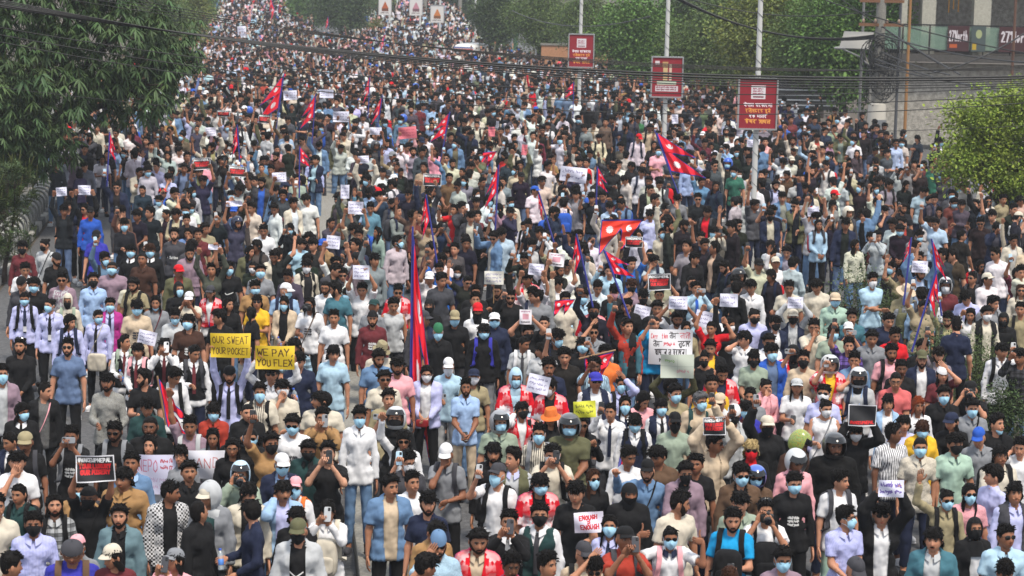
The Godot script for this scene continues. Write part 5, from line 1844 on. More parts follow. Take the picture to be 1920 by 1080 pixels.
func p(x: float, z: float, spec: String, label: String, up := 0.0) -> Node3D:
	var d := read(spec)
	var rnd := RandomNumberGenerator.new()
	rnd.seed = int(absf(x * 1000.0) + absf(z * 7777.0))
	var woman: bool = d.has("f")
	var yaw: float = float(d.yaw[0]) if d.has("yaw") else rnd.randf_range(-14, 14)
	var look: float = float(d.look[0]) if d.has("look") else roundf(rnd.randf_range(-1.4, 1.4)) * 12.0
	var nod: float = float(d.nod[0]) if d.has("nod") else rnd.randi_range(-1, 2) * 5.0
	var tall: float = (0.95 if woman else 1.0) * rnd.randf_range(0.975, 1.03)
	var wide: float = (0.92 if woman else 1.0) * (0.86 if d.has("slim") else 1.17 if d.has("big") else rnd.randf_range(0.92, 1.02))
	var o := thing("person", label, "person", Transform3D(Basis(Vector3.UP, deg_to_rad(yaw)).scaled_local(Vector3(wide, tall, wide)), Vector3(x, up, z)), "people in the march")
	var ps := pose_of(d.pose[0] if not "." in d.pose[0] else ",".join(d.pose)) if d.has("pose") else pose_of("down")
	o.set_meta("pose_key", ps.key)
	var sk: int = int(d.skin[0]) if d.has("skin") else [0, 1, 1, 2, 0, 1][rnd.randi_range(0, 5)]
	var face := rnd.randi_range(0, 2)
	part("body", body_mesh(ps, look, nod, sk, face), skin(), o)
	var hf := head_frame(look, nod).scaled_local(FACES[face])
	# clothes
	var top: PackedStringArray = d.get("top", PackedStringArray(["tee", "black"]))
	var shirt := part("shirt", top_mesh(ps, top[0]), cloth(top[1], top[2] if top.size() > 2 else ""), o)
	if d.has("print"):
		part("chest_print", bit("patch"), print_mat(d.print[0], top[1]), shirt)
	if d.has("over"):
		var ov: PackedStringArray = d.over
		part({"cape": "flag_drape", "vest": "sweater_vest", "gilet": "gilet"}.get(ov[0], "jacket"), top_mesh(ps, ov[0]), cloth(ov[1], ov[2] if ov.size() > 2 else ""), o)
	if d.has("collar"):
		part("collar", bit("collar"), cloth(d.collar[0]), shirt)
	if d.has("tie"):
		part("tie", bit("tie"), cloth(d.tie[0]), o)
	if d.has("lanyard"):
		var l := part("lanyard", bit("lanyard"), cloth(d.lanyard[0]), o)
		part("badge", bit("badge"), cloth("white"), l)
	if d.has("skirt"):
		part("skirt", bit("skirt"), cloth(d.skirt[0]), o)
	part("trousers", bit("trousers"), cloth(d.legs[0] if d.has("legs") else ["black", "black", "navy", "dgrey", "denim", "dgrey", "black"][rnd.randi_range(0, 6)]), o)
	for s in [-1.0, 1.0]:
		part("shoe", bit("shoe"), cloth(["white", "black", "dgrey"][sk % 3]), o, Transform3D(Basis(Vector3.UP, s * 0.2), Vector3(-0.125 if s < 0 else 0.13, 0.0, -0.03 if s < 0 else 0.0)))
	# head
	var hs: PackedStringArray = d.get("hair", PackedStringArray(["long" if woman else ["short", "short", "fade", "quiff", "messy"][rnd.randi_range(0, 4)]]))
	var covered: bool = d.has("helmet") or d.has("hood") or d.has("hijab") or d.has("balaclava") or d.has("beanie")
	if (not covered or (hs[0] in ["long"] and not d.has("hijab") and not d.has("balaclava"))) and hs[0] != "none":
		var st := hs[0]
		if d.has("cap") or d.has("capb") or d.has("bucket") or d.has("straw"):
			st = {"long": "long", "bob": "bob", "pony": "pony"}.get(st, "buzz")
		part("hair", bit("hair_" + st), hair_mat(hs[1] if hs.size() > 1 else "hair"), o, hf if st == hs[0] and not (d.has("cap") or d.has("capb") or d.has("bucket") or d.has("straw")) else hf.scaled_local(Vector3(0.93, 0.88, 0.93)))
	for k in ["balaclava", "gaiter", "mask", "chinmask", "beard", "moustache", "sunglasses", "glasses", "cap", "capb", "beanie", "bucket", "straw", "helmet", "hood", "hijab"]:
		if not d.has(k):
			continue
		var col: String = d[k][0]
		match k:
			"mask", "chinmask":
				part("face_mask", bit(k), cloth("maskblue" if col == "blue" else col), o, hf)
			"gaiter":
				part("face_cover", bit(k), cloth(col, "nflag" if false else ""), o, hf)
			"beard", "moustache":
				part(k, bit(k), hair_mat("stubble"), o, hf)
			"sunglasses":
				part(k, bit(k), mat("dark lens", Color(0.02, 0.02, 0.022) if col == "black" else paint[col], 0.12), o, hf if not d.has("ontop") else hf * Transform3D(Basis(Vector3.RIGHT, -0.5), Vector3(0, 0.075, -0.012)))
			"glasses":
				part(k, bit(k), mat("glasses frame", Color(0.05, 0.05, 0.055), 0.3), o, hf)
			"cap":
				part("cap", bit("cap"), cloth(col), o, hf)
			"capb":
				part("cap", bit("cap"), cloth(col), o, hf * Transform3D(Basis(Vector3.UP, PI), Vector3.ZERO))
			"beanie":
				part("beanie", bit("beanie"), cloth(col), o, hf)
			"bucket":
				part("bucket_hat", bit("bucket_hat"), cloth(col), o, hf)
			"straw":
				part("straw_hat", bit("straw_hat"), cloth("beige"), o, hf)
			"helmet":
				var h := part("helmet", bit("helmet"), shell_mat(col), o, hf)
				part("visor", bit("visor"), mat("visor", Color(0.07, 0.075, 0.085), 0.1), h)
			"hood", "hijab":
				part("hood" if k == "hood" else "head_scarf", bit(k), cloth(col), o, hf.scaled_local(Vector3(1.18, 1.2, 1.08)) * Transform3D(Basis(), Vector3(0, 0.0, -0.02)) if d.has("cap") else hf)
			"balaclava":
				part("balaclava", bit(k), cloth(col), o, hf)
	for k in ["straps", "pack", "frontpack", "bag", "tote"]:
		if d.has(k):
			var col: String = d[k][0]
			if k in ["straps", "pack", "frontpack"]:
				var b := part("backpack", bit("frontpack" if k == "frontpack" else "backpack"), cloth(col), o)
				part("straps", bit("straps"), cloth(col), b)
			else:
				var b := part("shoulder_bag", bit(k), cloth(col), o)
				part("strap", bit("crossbody"), cloth(col), b)
	return o


func hair_mat(col: String) -> StandardMaterial3D:
	var m := mat("hair " + col, paint[col], 0.62)
	if not m.normal_enabled:
		m.normal_enabled = true
		m.normal_texture = noise_tex(0.05, 256, 0, 0, 9.0)
		m.uv1_triplanar = true
		m.uv1_scale = Vector3(9, 3, 9)
		m.normal_scale = 1.0
		m.metallic_specular = 0.22
	return m


func shell_mat(col: String) -> StandardMaterial3D:
	if col == "colours":
		var m := mat("painted shell", Color(0.9, 0.9, 0.9), 0.25)
		if m.albedo_texture == null:
			var im := Image.create_empty(96, 96, false, Image.FORMAT_RGB8)
			for y in 96:
				for x in 96:
					var q := wrinkle.get_noise_2d(x * 8.0, y * 8.0)
					im.set_pixel(x, y, Color(0.75, 0.82, 0.15) if q > 0.15 else (Color(0.85, 0.45, 0.2) if q > 0.0 else (Color(0.1, 0.12, 0.1) if q > -0.12 else Color(0.35, 0.7, 0.55))))
			m.albedo_texture = ImageTexture.create_from_image(im)
			m.uv1_triplanar = true
			m.uv1_scale = Vector3(4, 4, 4)
		return m
	var m := mat("shell " + col, paint[col], 0.22)
	m.clearcoat_enabled = true
	return m


func print_mat(what: String, on: String) -> StandardMaterial3D:
	return sign_mat("print_%s_%s" % [what, "deep" if paint[on].get_luminance() > 0.45 else "pale"])


# hand-held things, placed with the person's own frame
func in_hand(o: Node3D, s: int) -> Transform3D:
	var ps := pose_of(o.get_meta("pose_key"))
	return o.transform.orthonormalized() * Transform3D(Basis(), ps.hand[s] * o.transform.basis.get_scale() + ps.dir[s] * 0.075)


func phone(o: Node3D, label: String, s := 0, flat := false, col := "black") -> void:
	var x := in_hand(o, s)
	var other: Vector3 = pose_of(o.get_meta("pose_key")).hand[1 - s]
	if o.get_meta("pose_key") == "phone2":
		x = x * Transform3D(Basis(), Vector3(0.065, 0.03, 0.03))
	x.basis = x.basis * (Basis(Vector3.RIGHT, -0.25) if not flat else Basis(Vector3.RIGHT, -0.9))
	if col == "wide":
		x.basis = x.basis * Basis(Vector3.BACK, PI / 2)
		col = "grey"
	var t := thing("phone", label, "phone", x, "phones held by marchers")
	var g := G.new()
	g.blob(Vector3(0, 0.02, 0), Vector3(0.037, 0.078, 0.005), 0.3, 16, 8)
	if not bits.has("phone"):
		bits["phone"] = g.mesh()
		var h := G.new()
		h.blob(Vector3(0.016, 0.072, 0.006), Vector3(0.014, 0.018, 0.003), 0.4, 10, 6)
		h.blob(Vector3(0.016, 0.08, 0.009), Vector3(0.006, 0.006, 0.002), 1, 8, 4, Color(0.3, 0.3, 0.3))
		h.blob(Vector3(0.016, 0.064, 0.009), Vector3(0.006, 0.006, 0.002), 1, 8, 4, Color(0.3, 0.3, 0.3))
		bits["phone_lens"] = h.mesh()
		var s2 := G.new()
		s2.box(Vector3(0, 0.02, -0.0052), Vector3(0.066, 0.145, 0.001))
		bits["phone_screen"] = s2.mesh()
	var b := part("case", bits["phone"], mat("phone " + col, paint[col], 0.3), t)
	part("camera_bump", bits["phone_lens"], mat("phone lens", Color(0.1, 0.1, 0.11), 0.2), b)
	part("screen", bits["phone_screen"], mat("phone screen", Color(0.03, 0.03, 0.035), 0.08), b)


func camera(o: Node3D, label: String) -> void:
	var x := o.transform.orthonormalized() * Transform3D(Basis(), Vector3(0, 1.585, 0.205) * o.transform.basis.get_scale())
	var t := thing("camera", label, "camera", x, "cameras of photographers")
	if not bits.has("slr"):
		var g := G.new()
		g.blob(Vector3.ZERO, Vector3(0.072, 0.048, 0.032), 0.4, 14, 8)
		g.blob(Vector3(0, 0.052, 0), Vector3(0.028, 0.022, 0.03), 0.5, 10, 6)
		bits["slr"] = g.mesh()
		var h := G.new()
		h.tube([Vector3(0, -0.002, 0.025), Vector3(0, -0.002, 0.06), Vector3(0, -0.002, 0.062), Vector3(0, -0.002, 0.13)], [0.036, 0.036, 0.041, 0.041], 16)
		bits["slr_lens"] = h.mesh()
		var k := G.new()
		k.blob(Vector3(0, -0.002, 0.131), Vector3(0.034, 0.034, 0.004), 1.0, 16, 6)
		bits["slr_glass"] = k.mesh()
	part("camera_body", bits["slr"], mat("camera black", Color(0.05, 0.05, 0.052), 0.5), t)
	var l := part("lens", bits["slr_lens"], mat("camera black", Color(0.05, 0.05, 0.052), 0.5), t)
	part("front_glass", bits["slr_glass"], mat("lens glass", Color(0.03, 0.04, 0.07), 0.05), l)


func bottle(o: Node3D, label: String, s := 0) -> void:
	var x := in_hand(o, s)
	x.basis = x.basis * Basis(Vector3.BACK, 0.25)
	var t := thing("water_bottle", label, "bottle", x, "water bottles in the march")
	if not bits.has("bottle"):
		var g := G.new()
		g.tube([Vector3(0, -0.1, 0), Vector3(0, -0.095, 0), Vector3(0, 0.03, 0), Vector3(0, 0.06, 0), Vector3(0, 0.085, 0), Vector3(0, 0.1, 0)], [0.026, 0.032, 0.032, 0.03, 0.013, 0.013], 14)
		bits["bottle"] = g.mesh()
		var h := G.new()
		h.tube([Vector3(0, 0.098, 0), Vector3(0, 0.118, 0)], [0.0155, 0.0155], 12)
		bits["bottle_cap"] = h.mesh()
		var l := G.new()
		l.tube([Vector3(0, -0.05, 0), Vector3(0, 0.01, 0)], [0.0328, 0.0328], 14)
		bits["bottle_label"] = l.mesh()
	var pm := mat("clear plastic", Color(0.8, 0.86, 0.9, 0.25), 0.1)
	pm.transparency = BaseMaterial3D.TRANSPARENCY_ALPHA
	part("bottle_body", bits["bottle"], pm, t)
	part("bottle_cap", bits["bottle_cap"], mat("bottle cap", Color(0.2, 0.35, 0.75), 0.4), t)
	part("label_band", bits["bottle_label"], mat("bottle label", Color(0.3, 0.5, 0.8), 0.5), t)


# ---------------------------------------------------------------- writing
const STROKES := {
	"A": [[0, 1, 0.5, 0, 1, 1], [0.2, 0.62, 0.8, 0.62]], "B": [[0, 0, 0, 1, 0.7, 0.95, 0.85, 0.72, 0.6, 0.5, 0, 0.5], [0, 0, 0.6, 0.03, 0.75, 0.25, 0.6, 0.5]], "C": [[0.95, 0.15, 0.5, 0, 0.05, 0.4, 0.2, 0.9, 0.6, 1, 0.95, 0.85]],
	"D": [[0, 0, 0, 1, 0.6, 0.95, 0.9, 0.5, 0.6, 0.05, 0, 0]], "E": [[0.9, 0, 0, 0, 0, 1, 0.9, 1], [0, 0.5, 0.7, 0.5]], "F": [[0.9, 0, 0, 0, 0, 1], [0, 0.5, 0.7, 0.5]], "G": [[0.9, 0.12, 0.5, 0, 0.05, 0.45, 0.3, 0.98, 0.9, 0.9, 0.9, 0.55, 0.55, 0.55]],
	"H": [[0, 0, 0, 1], [0.9, 0, 0.9, 1], [0, 0.5, 0.9, 0.5]], "I": [[0.5, 0, 0.5, 1], [0.2, 0, 0.8, 0], [0.2, 1, 0.8, 1]], "K": [[0, 0, 0, 1], [0.85, 0, 0, 0.55, 0.9, 1]], "L": [[0, 0, 0, 1, 0.85, 1]], "M": [[0, 1, 0.1, 0, 0.5, 0.6, 0.9, 0, 1, 1]],
	"N": [[0, 1, 0, 0, 0.9, 1, 0.9, 0]], "O": [[0.5, 0, 0.05, 0.3, 0.1, 0.8, 0.5, 1, 0.9, 0.75, 0.9, 0.25, 0.5, 0]], "P": [[0, 1, 0, 0, 0.7, 0.03, 0.85, 0.3, 0.6, 0.55, 0, 0.55]], "R": [[0, 1, 0, 0, 0.7, 0.03, 0.85, 0.28, 0.6, 0.5, 0, 0.52, 0.9, 1]],
	"S": [[0.9, 0.12, 0.45, 0, 0.08, 0.25, 0.5, 0.5, 0.88, 0.75, 0.5, 1, 0.05, 0.88]], "T": [[0.5, 0, 0.5, 1], [0, 0, 1, 0]], "U": [[0, 0, 0.05, 0.8, 0.45, 1, 0.85, 0.8, 0.9, 0]], "V": [[0, 0, 0.45, 1, 0.9, 0]], "W": [[0, 0, 0.25, 1, 0.5, 0.35, 0.75, 1, 1, 0]],
	"X": [[0, 0, 0.9, 1], [0.9, 0, 0, 1]], "Y": [[0, 0, 0.45, 0.5, 0.9, 0], [0.45, 0.5, 0.4, 1]], "#": [[0.3, 0, 0.2, 1], [0.75, 0, 0.65, 1], [0, 0.33, 0.95, 0.33], [0, 0.67, 0.95, 0.67]], ",": [[0.3, 0.9, 0.15, 1.15]], "2": [[0.05, 0.2, 0.45, 0, 0.85, 0.25, 0.1, 1, 0.9, 1]], "7": [[0, 0, 0.9, 0, 0.35, 1]],
	"o": [[0.45, 0.4, 0.1, 0.65, 0.45, 1, 0.8, 0.7, 0.45, 0.4]], "r": [[0.15, 1, 0.15, 0.4], [0.15, 0.6, 0.7, 0.4]], "t": [[0.4, 0.1, 0.4, 1, 0.7, 0.95], [0.1, 0.4, 0.75, 0.4]], "h": [[0.1, 0, 0.1, 1], [0.1, 0.6, 0.5, 0.4, 0.75, 0.6, 0.75, 1]], "e": [[0.1, 0.7, 0.8, 0.68, 0.5, 0.4, 0.12, 0.7, 0.4, 1, 0.8, 0.9]], "s": [[0.75, 0.5, 0.4, 0.4, 0.15, 0.55, 0.7, 0.8, 0.4, 1, 0.1, 0.9]], "i": [[0.4, 0.4, 0.4, 1], [0.4, 0.15, 0.4, 0.2]], "n": [[0.1, 1, 0.1, 0.4], [0.1, 0.6, 0.5, 0.4, 0.75, 0.6, 0.75, 1]], "c": [[0.8, 0.5, 0.4, 0.4, 0.1, 0.7, 0.4, 1, 0.8, 0.9]], "°": [[0.2, 0, 0.05, 0.12, 0.2, 0.25, 0.35, 0.12, 0.2, 0]], "!": [[0.4, 0, 0.4, 0.7], [0.4, 0.9, 0.4, 1]],
	"न": [[0.6, 0, 0.6, 1], [0.6, 0.45, 0.3, 0.45, 0.15, 0.6, 0.25, 0.75, 0.4, 0.65]], "प": [[0.6, 0, 0.6, 1], [0.12, 0, 0.12, 0.45, 0.3, 0.6, 0.6, 0.5]], "ल": [[0.65, 0, 0.65, 1], [0.65, 0.45, 0.5, 0.35, 0.38, 0.5, 0.3, 0.4, 0.12, 0.5, 0.2, 0.85, 0.3, 0.9]], "स": [[0.6, 0, 0.6, 1], [0.1, 0.1, 0.3, 0.2, 0.2, 0.45, 0.35, 0.9], [0.2, 0.45, 0.6, 0.45]],
	"र": [[0.3, 0, 0.35, 0.3, 0.1, 0.45, 0.4, 1]], "क": [[0.35, 0, 0.35, 1], [0.35, 0.4, 0.1, 0.35, 0.08, 0.6, 0.35, 0.55], [0.35, 0.4, 0.6, 0.35, 0.65, 0.65, 0.55, 0.8]], "म": [[0.6, 0, 0.6, 1], [0.15, 0, 0.15, 0.6, 0.05, 0.7, 0.15, 0.75, 0.2, 0.6, 0.6, 0.6]], "ज": [[0.62, 0, 0.62, 1], [0.62, 0.45, 0.2, 0.5, 0.1, 0.65, 0.3, 0.85]],
	"ट": [[0.35, 0, 0.35, 0.2, 0.1, 0.4, 0.15, 0.8, 0.4, 0.9, 0.55, 0.7]], "ड": [[0.35, 0, 0.35, 0.2, 0.12, 0.3, 0.2, 0.5, 0.5, 0.5, 0.5, 0.8, 0.25, 0.9]], "ह": [[0.35, 0, 0.35, 0.2, 0.15, 0.3, 0.5, 0.45, 0.2, 0.6, 0.45, 0.8, 0.35, 1]], "ए": [[0.1, 0, 0.1, 0.6, 0.55, 0.2], [0.3, 0.45, 0.45, 1]], "त": [[0.6, 0, 0.6, 1], [0.6, 0.4, 0.2, 0.45, 0.1, 0.7, 0.3, 0.9]],
	"य": [[0.6, 0, 0.6, 1], [0.1, 0.15, 0.3, 0.25, 0.12, 0.45, 0.3, 0.65, 0.6, 0.55]], "आ": [[0.05, 0.15, 0.3, 0.15, 0.15, 0.4, 0.3, 0.5, 0.1, 0.9], [0.25, 0.45, 0.5, 0.45], [0.5, 0, 0.5, 1], [0.75, 0, 0.75, 1]], "ग": [[0.25, 0, 0.25, 0.6, 0.1, 0.6], [0.6, 0, 0.6, 1]], "थ": [[0.6, 0, 0.6, 1], [0.2, 0.1, 0.1, 0.2, 0.25, 0.25, 0.15, 0.5, 0.3, 0.65, 0.6, 0.55]],
}


func stamp(im: Image, x: float, y: float, r: float, c: Color) -> void:
	im.fill_rect(Rect2i(int(x - r), int(y - r), maxi(int(r * 2.0), 1), maxi(int(r * 2.0), 1)), c)


func stroke(im: Image, pts: Array, r: float, c: Color) -> void:
	for k in pts.size() - 1:
		var n := int(pts[k].distance_to(pts[k + 1]) / maxf(r * 0.6, 0.6)) + 1
		for j in n + 1:
			var q: Vector2 = pts[k].lerp(pts[k + 1], float(j) / n)
			stamp(im, q.x, q.y, r, c)


func write(im: Image, text: String, box: Rect2, r: float, c: Color, shake := 0.0) -> void:   # fits text into box (pixels)
	var w := 0.0
	for ch in text:
		w += advance(ch)
	var unit := box.size.x / maxf(w - 0.25, 0.5)
	var x := box.position.x
	var dev := false
	for ch in text:
		var y := box.position.y + wrinkle.get_noise_1d(x * 7.0 + 31.0) * shake
		var wide := unit * (1.0 if ch >= "ऀ" else 0.95)
		if STROKES.has(ch):
			for s in STROKES[ch]:
				var pts := []
				for k in range(0, s.size(), 2):
					pts.append(Vector2(x + s[k] * wide + wrinkle.get_noise_1d(x + k * 30.0) * shake * 0.5, y + s[k + 1] * box.size.y))
				stroke(im, pts, r, c)
		match ch:
			"ा":
				stroke(im, [Vector2(x + 0.12 * unit, y), Vector2(x + 0.12 * unit, y + box.size.y)], r, c)
			"ि":
				stroke(im, [Vector2(x - 0.75 * unit, y - box.size.y * 0.25), Vector2(x - 0.1 * unit, y - box.size.y * 0.2), Vector2(x + 0.1 * unit, y + box.size.y)], r, c)
			"े":
				stroke(im, [Vector2(x - 0.6 * unit, y - box.size.y * 0.3), Vector2(x - 0.15 * unit, y)], r, c)
			"ु":
				stroke(im, [Vector2(x - 0.55 * unit, y + box.size.y), Vector2(x - 0.3 * unit, y + box.size.y * 1.2), Vector2(x - 0.1 * unit, y + box.size.y * 1.05)], r, c)
		if ch >= "ऀ":
			stroke(im, [Vector2(x - 0.1 * unit, y), Vector2(x + (advance(ch) - 0.12) * unit, y)], r, c)
		x += advance(ch) * unit


func advance(ch: String) -> float:
	return {" ": 0.55, "I": 0.9, "ा": 0.3, "ि": 0.25, "े": 0.0, "ु": 0.0, "्": 0.0, "त्र": 0.7, "°": 0.5, ",": 0.5, "i": 0.7}.get(ch, 0.85 if ch >= "ऀ" else 1.25)


func scribble(im: Image, box: Rect2, lines: int, r: float, c: Color, seed_: int) -> void:   # lines of handwriting too far off to read
	for k in lines:
		var y := box.position.y + box.size.y * (k + 0.5) / lines
		var hgt := box.size.y / lines * 0.32
		var x := box.position.x
		var word := 0
		while x < box.end.x - hgt:
			var pts := []
			for j in 5:
				pts.append(Vector2(x + hgt * 0.9 * (j % 3) / 2.0, y + hgt * wrinkle.get_noise_2d(x * 9.0 + j * 80.0, seed_ * 50.0 + k * 31.0) * 2.2))
			stroke(im, pts, r, c)
			word += 1
			x += hgt * (1.1 if word % 5 else 2.0)


func sign_mat(key: String) -> StandardMaterial3D:
	if made.has("sign " + key):
		return made["sign " + key]
	var m := mat("sign " + key, Color.WHITE, 0.7)
	var w := 240
	var h := 160
	var im := Image.create_empty(w, h, false, Image.FORMAT_RGB8)
	var ink := Color(0.12, 0.1, 0.12)
	var red := Color(0.72, 0.08, 0.14)
	match key:
		"our_sweat", "we_pay":
			im.fill(Color(0.8, 0.68, 0.13))
			var a := ["OUR SWEAT", "YOUR POCKET"] if key == "our_sweat" else ["WE PAY,", "YOU FLEX"]
			ink = Color(0.3, 0.2, 0.06)
			write(im, a[0], Rect2(14, 22, 212, 44), 2.2 if key == "our_sweat" else 3.0, ink, 8)
			write(im, a[1], Rect2(12, 94, 216, 44), 2.2 if key == "our_sweat" else 3.0, ink, 8)
		"enough":
			im.fill(Color(0.84, 0.82, 0.88))
			write(im, "ENOUGH", Rect2(44, 28, 146, 30), 4, red, 6)
			write(im, "IS", Rect2(104, 68, 28, 20), 3.4, red, 3)
			write(im, "ENOUGH", Rect2(52, 98, 150, 34), 4.4, red, 6)
		"wakeup", "wakeup_skull":
			im.fill(Color(0.8, 0.8, 0.82))
			im.fill_rect(Rect2i(7, 7, w - 14, h - 14), Color(0.055, 0.06, 0.085))
			if key == "wakeup":
				write(im, "#WAKEUPNEPAL", Rect2(16, 18, 208, 22), 3.2, Color(0.85, 0.85, 0.85), 2)
				write(im, "YOUR LUXURY", Rect2(22, 54, 196, 24), 4.0, Color(0.75, 0.1, 0.12), 2)
				write(im, "OUR MISERY", Rect2(30, 90, 180, 24), 4.0, Color(0.75, 0.1, 0.12), 2)
			else:
				write(im, "#WAKEUPNEPAL", Rect2(18, 124, 204, 20), 3.2, Color(0.75, 0.1, 0.12), 2)
		"nepo":
			im.fill(Color(0.78, 0.77, 0.86))
			write(im, "NEPO", Rect2(14, 20, 120, 46), 2.0, Color(0.72, 0.4, 0.5), 6)
			scribble(im, Rect2(150, 12, 74, 52), 2, 1.6, Color(0.66, 0.3, 0.36), 3)
			scribble(im, Rect2(20, 86, 200, 60), 2, 1.2, Color(0.7, 0.6, 0.72), 9)
		"and":
			im.fill(Color(0.8, 0.8, 0.84))
			write(im, "AND", Rect2(60, 42, 130, 52), 2.0, Color(0.66, 0.36, 0.36), 8)
		"devanagari":
			im.fill(Color(0.82, 0.82, 0.84))
			write(im, "Corruption", Rect2(12, 18, 92, 22), 1.6, Color(0.75, 0.3, 0.35), 3)
			write(im, "तिमी", Rect2(114, 18, 46, 22), 1.8, ink, 2)
			write(im, "जाति", Rect2(172, 18, 52, 22), 1.6, Color(0.75, 0.3, 0.35), 2)
			write(im, "तिमी", Rect2(26, 54, 44, 22), 1.8, ink, 2)
			scribble(im, Rect2(82, 52, 70, 26), 1, 1.6, Color(0.75, 0.3, 0.35), 5)
			write(im, "जुटाए", Rect2(164, 54, 60, 22), 2.0, ink, 2)
			write(im, "साथीन त हराएन!", Rect2(36, 90, 180, 24), 2.0, ink, 2)
			scribble(im, Rect2(60, 124, 150, 28), 1, 1.8, ink, 7)
		"grey_card":
			im.fill(Color(0.66, 0.69, 0.64))
			im.fill_rect(Rect2i(0, 78, w, 3), Color(0.55, 0.58, 0.54))
			im.fill_rect(Rect2i(119, 0, 3, h), Color(0.55, 0.58, 0.54))
			scribble(im, Rect2(30, 22, 70, 40), 1, 2.0, Color(0.5, 0.6, 0.42), 2)
			scribble(im, Rect2(120, 96, 90, 36), 1, 2.4, Color(0.66, 0.5, 0.52), 4)
		"yellow_note":
			im.fill(Color(0.76, 0.76, 0.2))
			scribble(im, Rect2(24, 24, 190, 110), 2, 2.2, Color(0.35, 0.36, 0.12), 8)
		"purple_letters":
			im.fill(Color(0.8, 0.8, 0.88))
			scribble(im, Rect2(20, 16, 200, 130), 2, 4.4, Color(0.42, 0.36, 0.62), 12)
		"picture":
			im.fill(Color(0.82, 0.8, 0.82))
			im.fill_rect(Rect2i(60, 44, 120, 62), Color(0.76, 0.55, 0.6))
			scribble(im, Rect2(30, 12, 180, 22), 1, 2, Color(0.6, 0.4, 0.5), 2)
			scribble(im, Rect2(30, 124, 180, 22), 1, 3, Color(0.3, 0.28, 0.3), 5)
		"pink_sheet":
			im.fill(Color(0.8, 0.42, 0.47))
			scribble(im, Rect2(24, 24, 190, 110), 3, 2, Color(0.7, 0.3, 0.36), 8)
		"hair_oil", "bottles_board":
			im = Image.create_empty(160, 210, false, Image.FORMAT_RGB8)
			im.fill(Color(0.5, 0.045, 0.12))
			if key == "hair_oil":
				im.fill_rect(Rect2i(50, 26, 62, 58), Color(0.78, 0.76, 0.77))
				scribble(im, Rect2(58, 36, 46, 30), 3, 1.2, Color(0.55, 0.3, 0.36), 3)
				im.fill_rect(Rect2i(58, 72, 46, 6), Color(0.4, 0.1, 0.16))
				var white := Color(0.86, 0.83, 0.84)
				var gold := Color(0.82, 0.56, 0.24)
				write(im, "नेपाल सरकारमा", Rect2(22, 104, 118, 13), 1.9, white)
				write(im, "रजिस्टर्ड हुने", Rect2(30, 128, 104, 14), 1.9, gold)
				write(im, "एक मात्र", Rect2(46, 151, 74, 13), 1.9, white)
				write(im, "हेयर आयल", Rect2(30, 174, 104, 14), 2.1, gold)
			else:
				im.fill_rect(Rect2i(14, 18, 24, 22), Color(0.78, 0.74, 0.75))
				im.fill_rect(Rect2i(54, 22, 30, 30), Color(0.66, 0.52, 0.34))
				im.fill_rect(Rect2i(58, 54, 24, 70), Color(0.72, 0.62, 0.44))
				im.fill_rect(Rect2i(90, 34, 14, 88), Color(0.75, 0.66, 0.58))
				im.fill_rect(Rect2i(26, 128, 104, 18), Color(0.68, 0.72, 0.64))
				im.fill_rect(Rect2i(18, 152, 122, 30), Color(0.74, 0.7, 0.71))
				scribble(im, Rect2(24, 155, 110, 24), 2, 1.2, Color(0.45, 0.2, 0.26), 6)
		"shrine_board", "rose_board", "mask_board":
			im = Image.create_empty(120, 150, false, Image.FORMAT_RGB8)
			im.fill(Color(0.75, 0.74, 0.73))
			var pc: Color = {"shrine_board": Color(0.62, 0.3, 0.12), "rose_board": Color(0.66, 0.45, 0.5), "mask_board": Color(0.7, 0.42, 0.2)}[key]
			for j in 30:
				im.fill_rect(Rect2i(60 - 4 - j, 34 + j * 2, 8 + j * 2, 2), pc)
			im.fill_rect(Rect2i(28, 92, 64, 26), pc.darkened(0.4))
			scribble(im, Rect2(20, 122, 80, 20), 1, 1.5, Color(0.4, 0.36, 0.36), 6)
		"north", "north_wide":
			im = Image.create_empty(200, 150, false, Image.FORMAT_RGB8)
			im.fill(Color(0.2, 0.06, 0.08))
			write(im, "27°North", Rect2(14, 30, 172, 58), 4, Color(0.72, 0.7, 0.72))
			if key == "north":
				im.fill_rect(Rect2i(20, 108, 70, 22), Color(0.62, 0.28, 0.1))
		"emblem":
			im = Image.create_empty(120, 150, false, Image.FORMAT_RGB8)
			im.fill(Color(0.22, 0.27, 0.27))
			for y in 60:
				for x in 60:
					if Vector2(x - 30, y - 30).length() < 26:
						im.set_pixel(x + 32, y + 16, Color(0.55, 0.58, 0.42))
			im.fill_rect(Rect2i(10, 104, 34, 36), Color(0.62, 0.52, 0.12))
		_:
			if key.begins_with("print_"):
				im = Image.create_empty(w, h, false, Image.FORMAT_RGBA8)
				var tint := Color(0.78, 0.78, 0.77) if key.ends_with("_pale") else Color(0.16, 0.16, 0.19)
				var word := key.trim_prefix("print_").trim_suffix("_pale").trim_suffix("_deep")
				if word == "lines":
					scribble(im, Rect2(40, 20, 160, 120), 3, 5, tint, 4)
				elif word == "curve":
					stroke(im, [Vector2(40, 70), Vector2(60, 92), Vector2(95, 90), Vector2(205, 60)], 7, tint)
				else:
					write(im, word, Rect2(24, 54, 190, 48), 6, tint, 2)
				m.transparency = BaseMaterial3D.TRANSPARENCY_ALPHA_SCISSOR
				m.alpha_scissor_threshold = 0.5
			else:   # white sheets of paper, written on
				im.fill(Color(0.8, 0.8, 0.87) if key != "paper_cream" else Color(0.74, 0.73, 0.7))
				scribble(im, Rect2(20, 20, 200, 120), 3 if key != "paper_big" else 2, 1.6, Color(0.42, 0.4, 0.55), key.hash() % 17)
	m.albedo_texture = ImageTexture.create_from_image(im)
	m.vertex_color_use_as_albedo = false
	return m


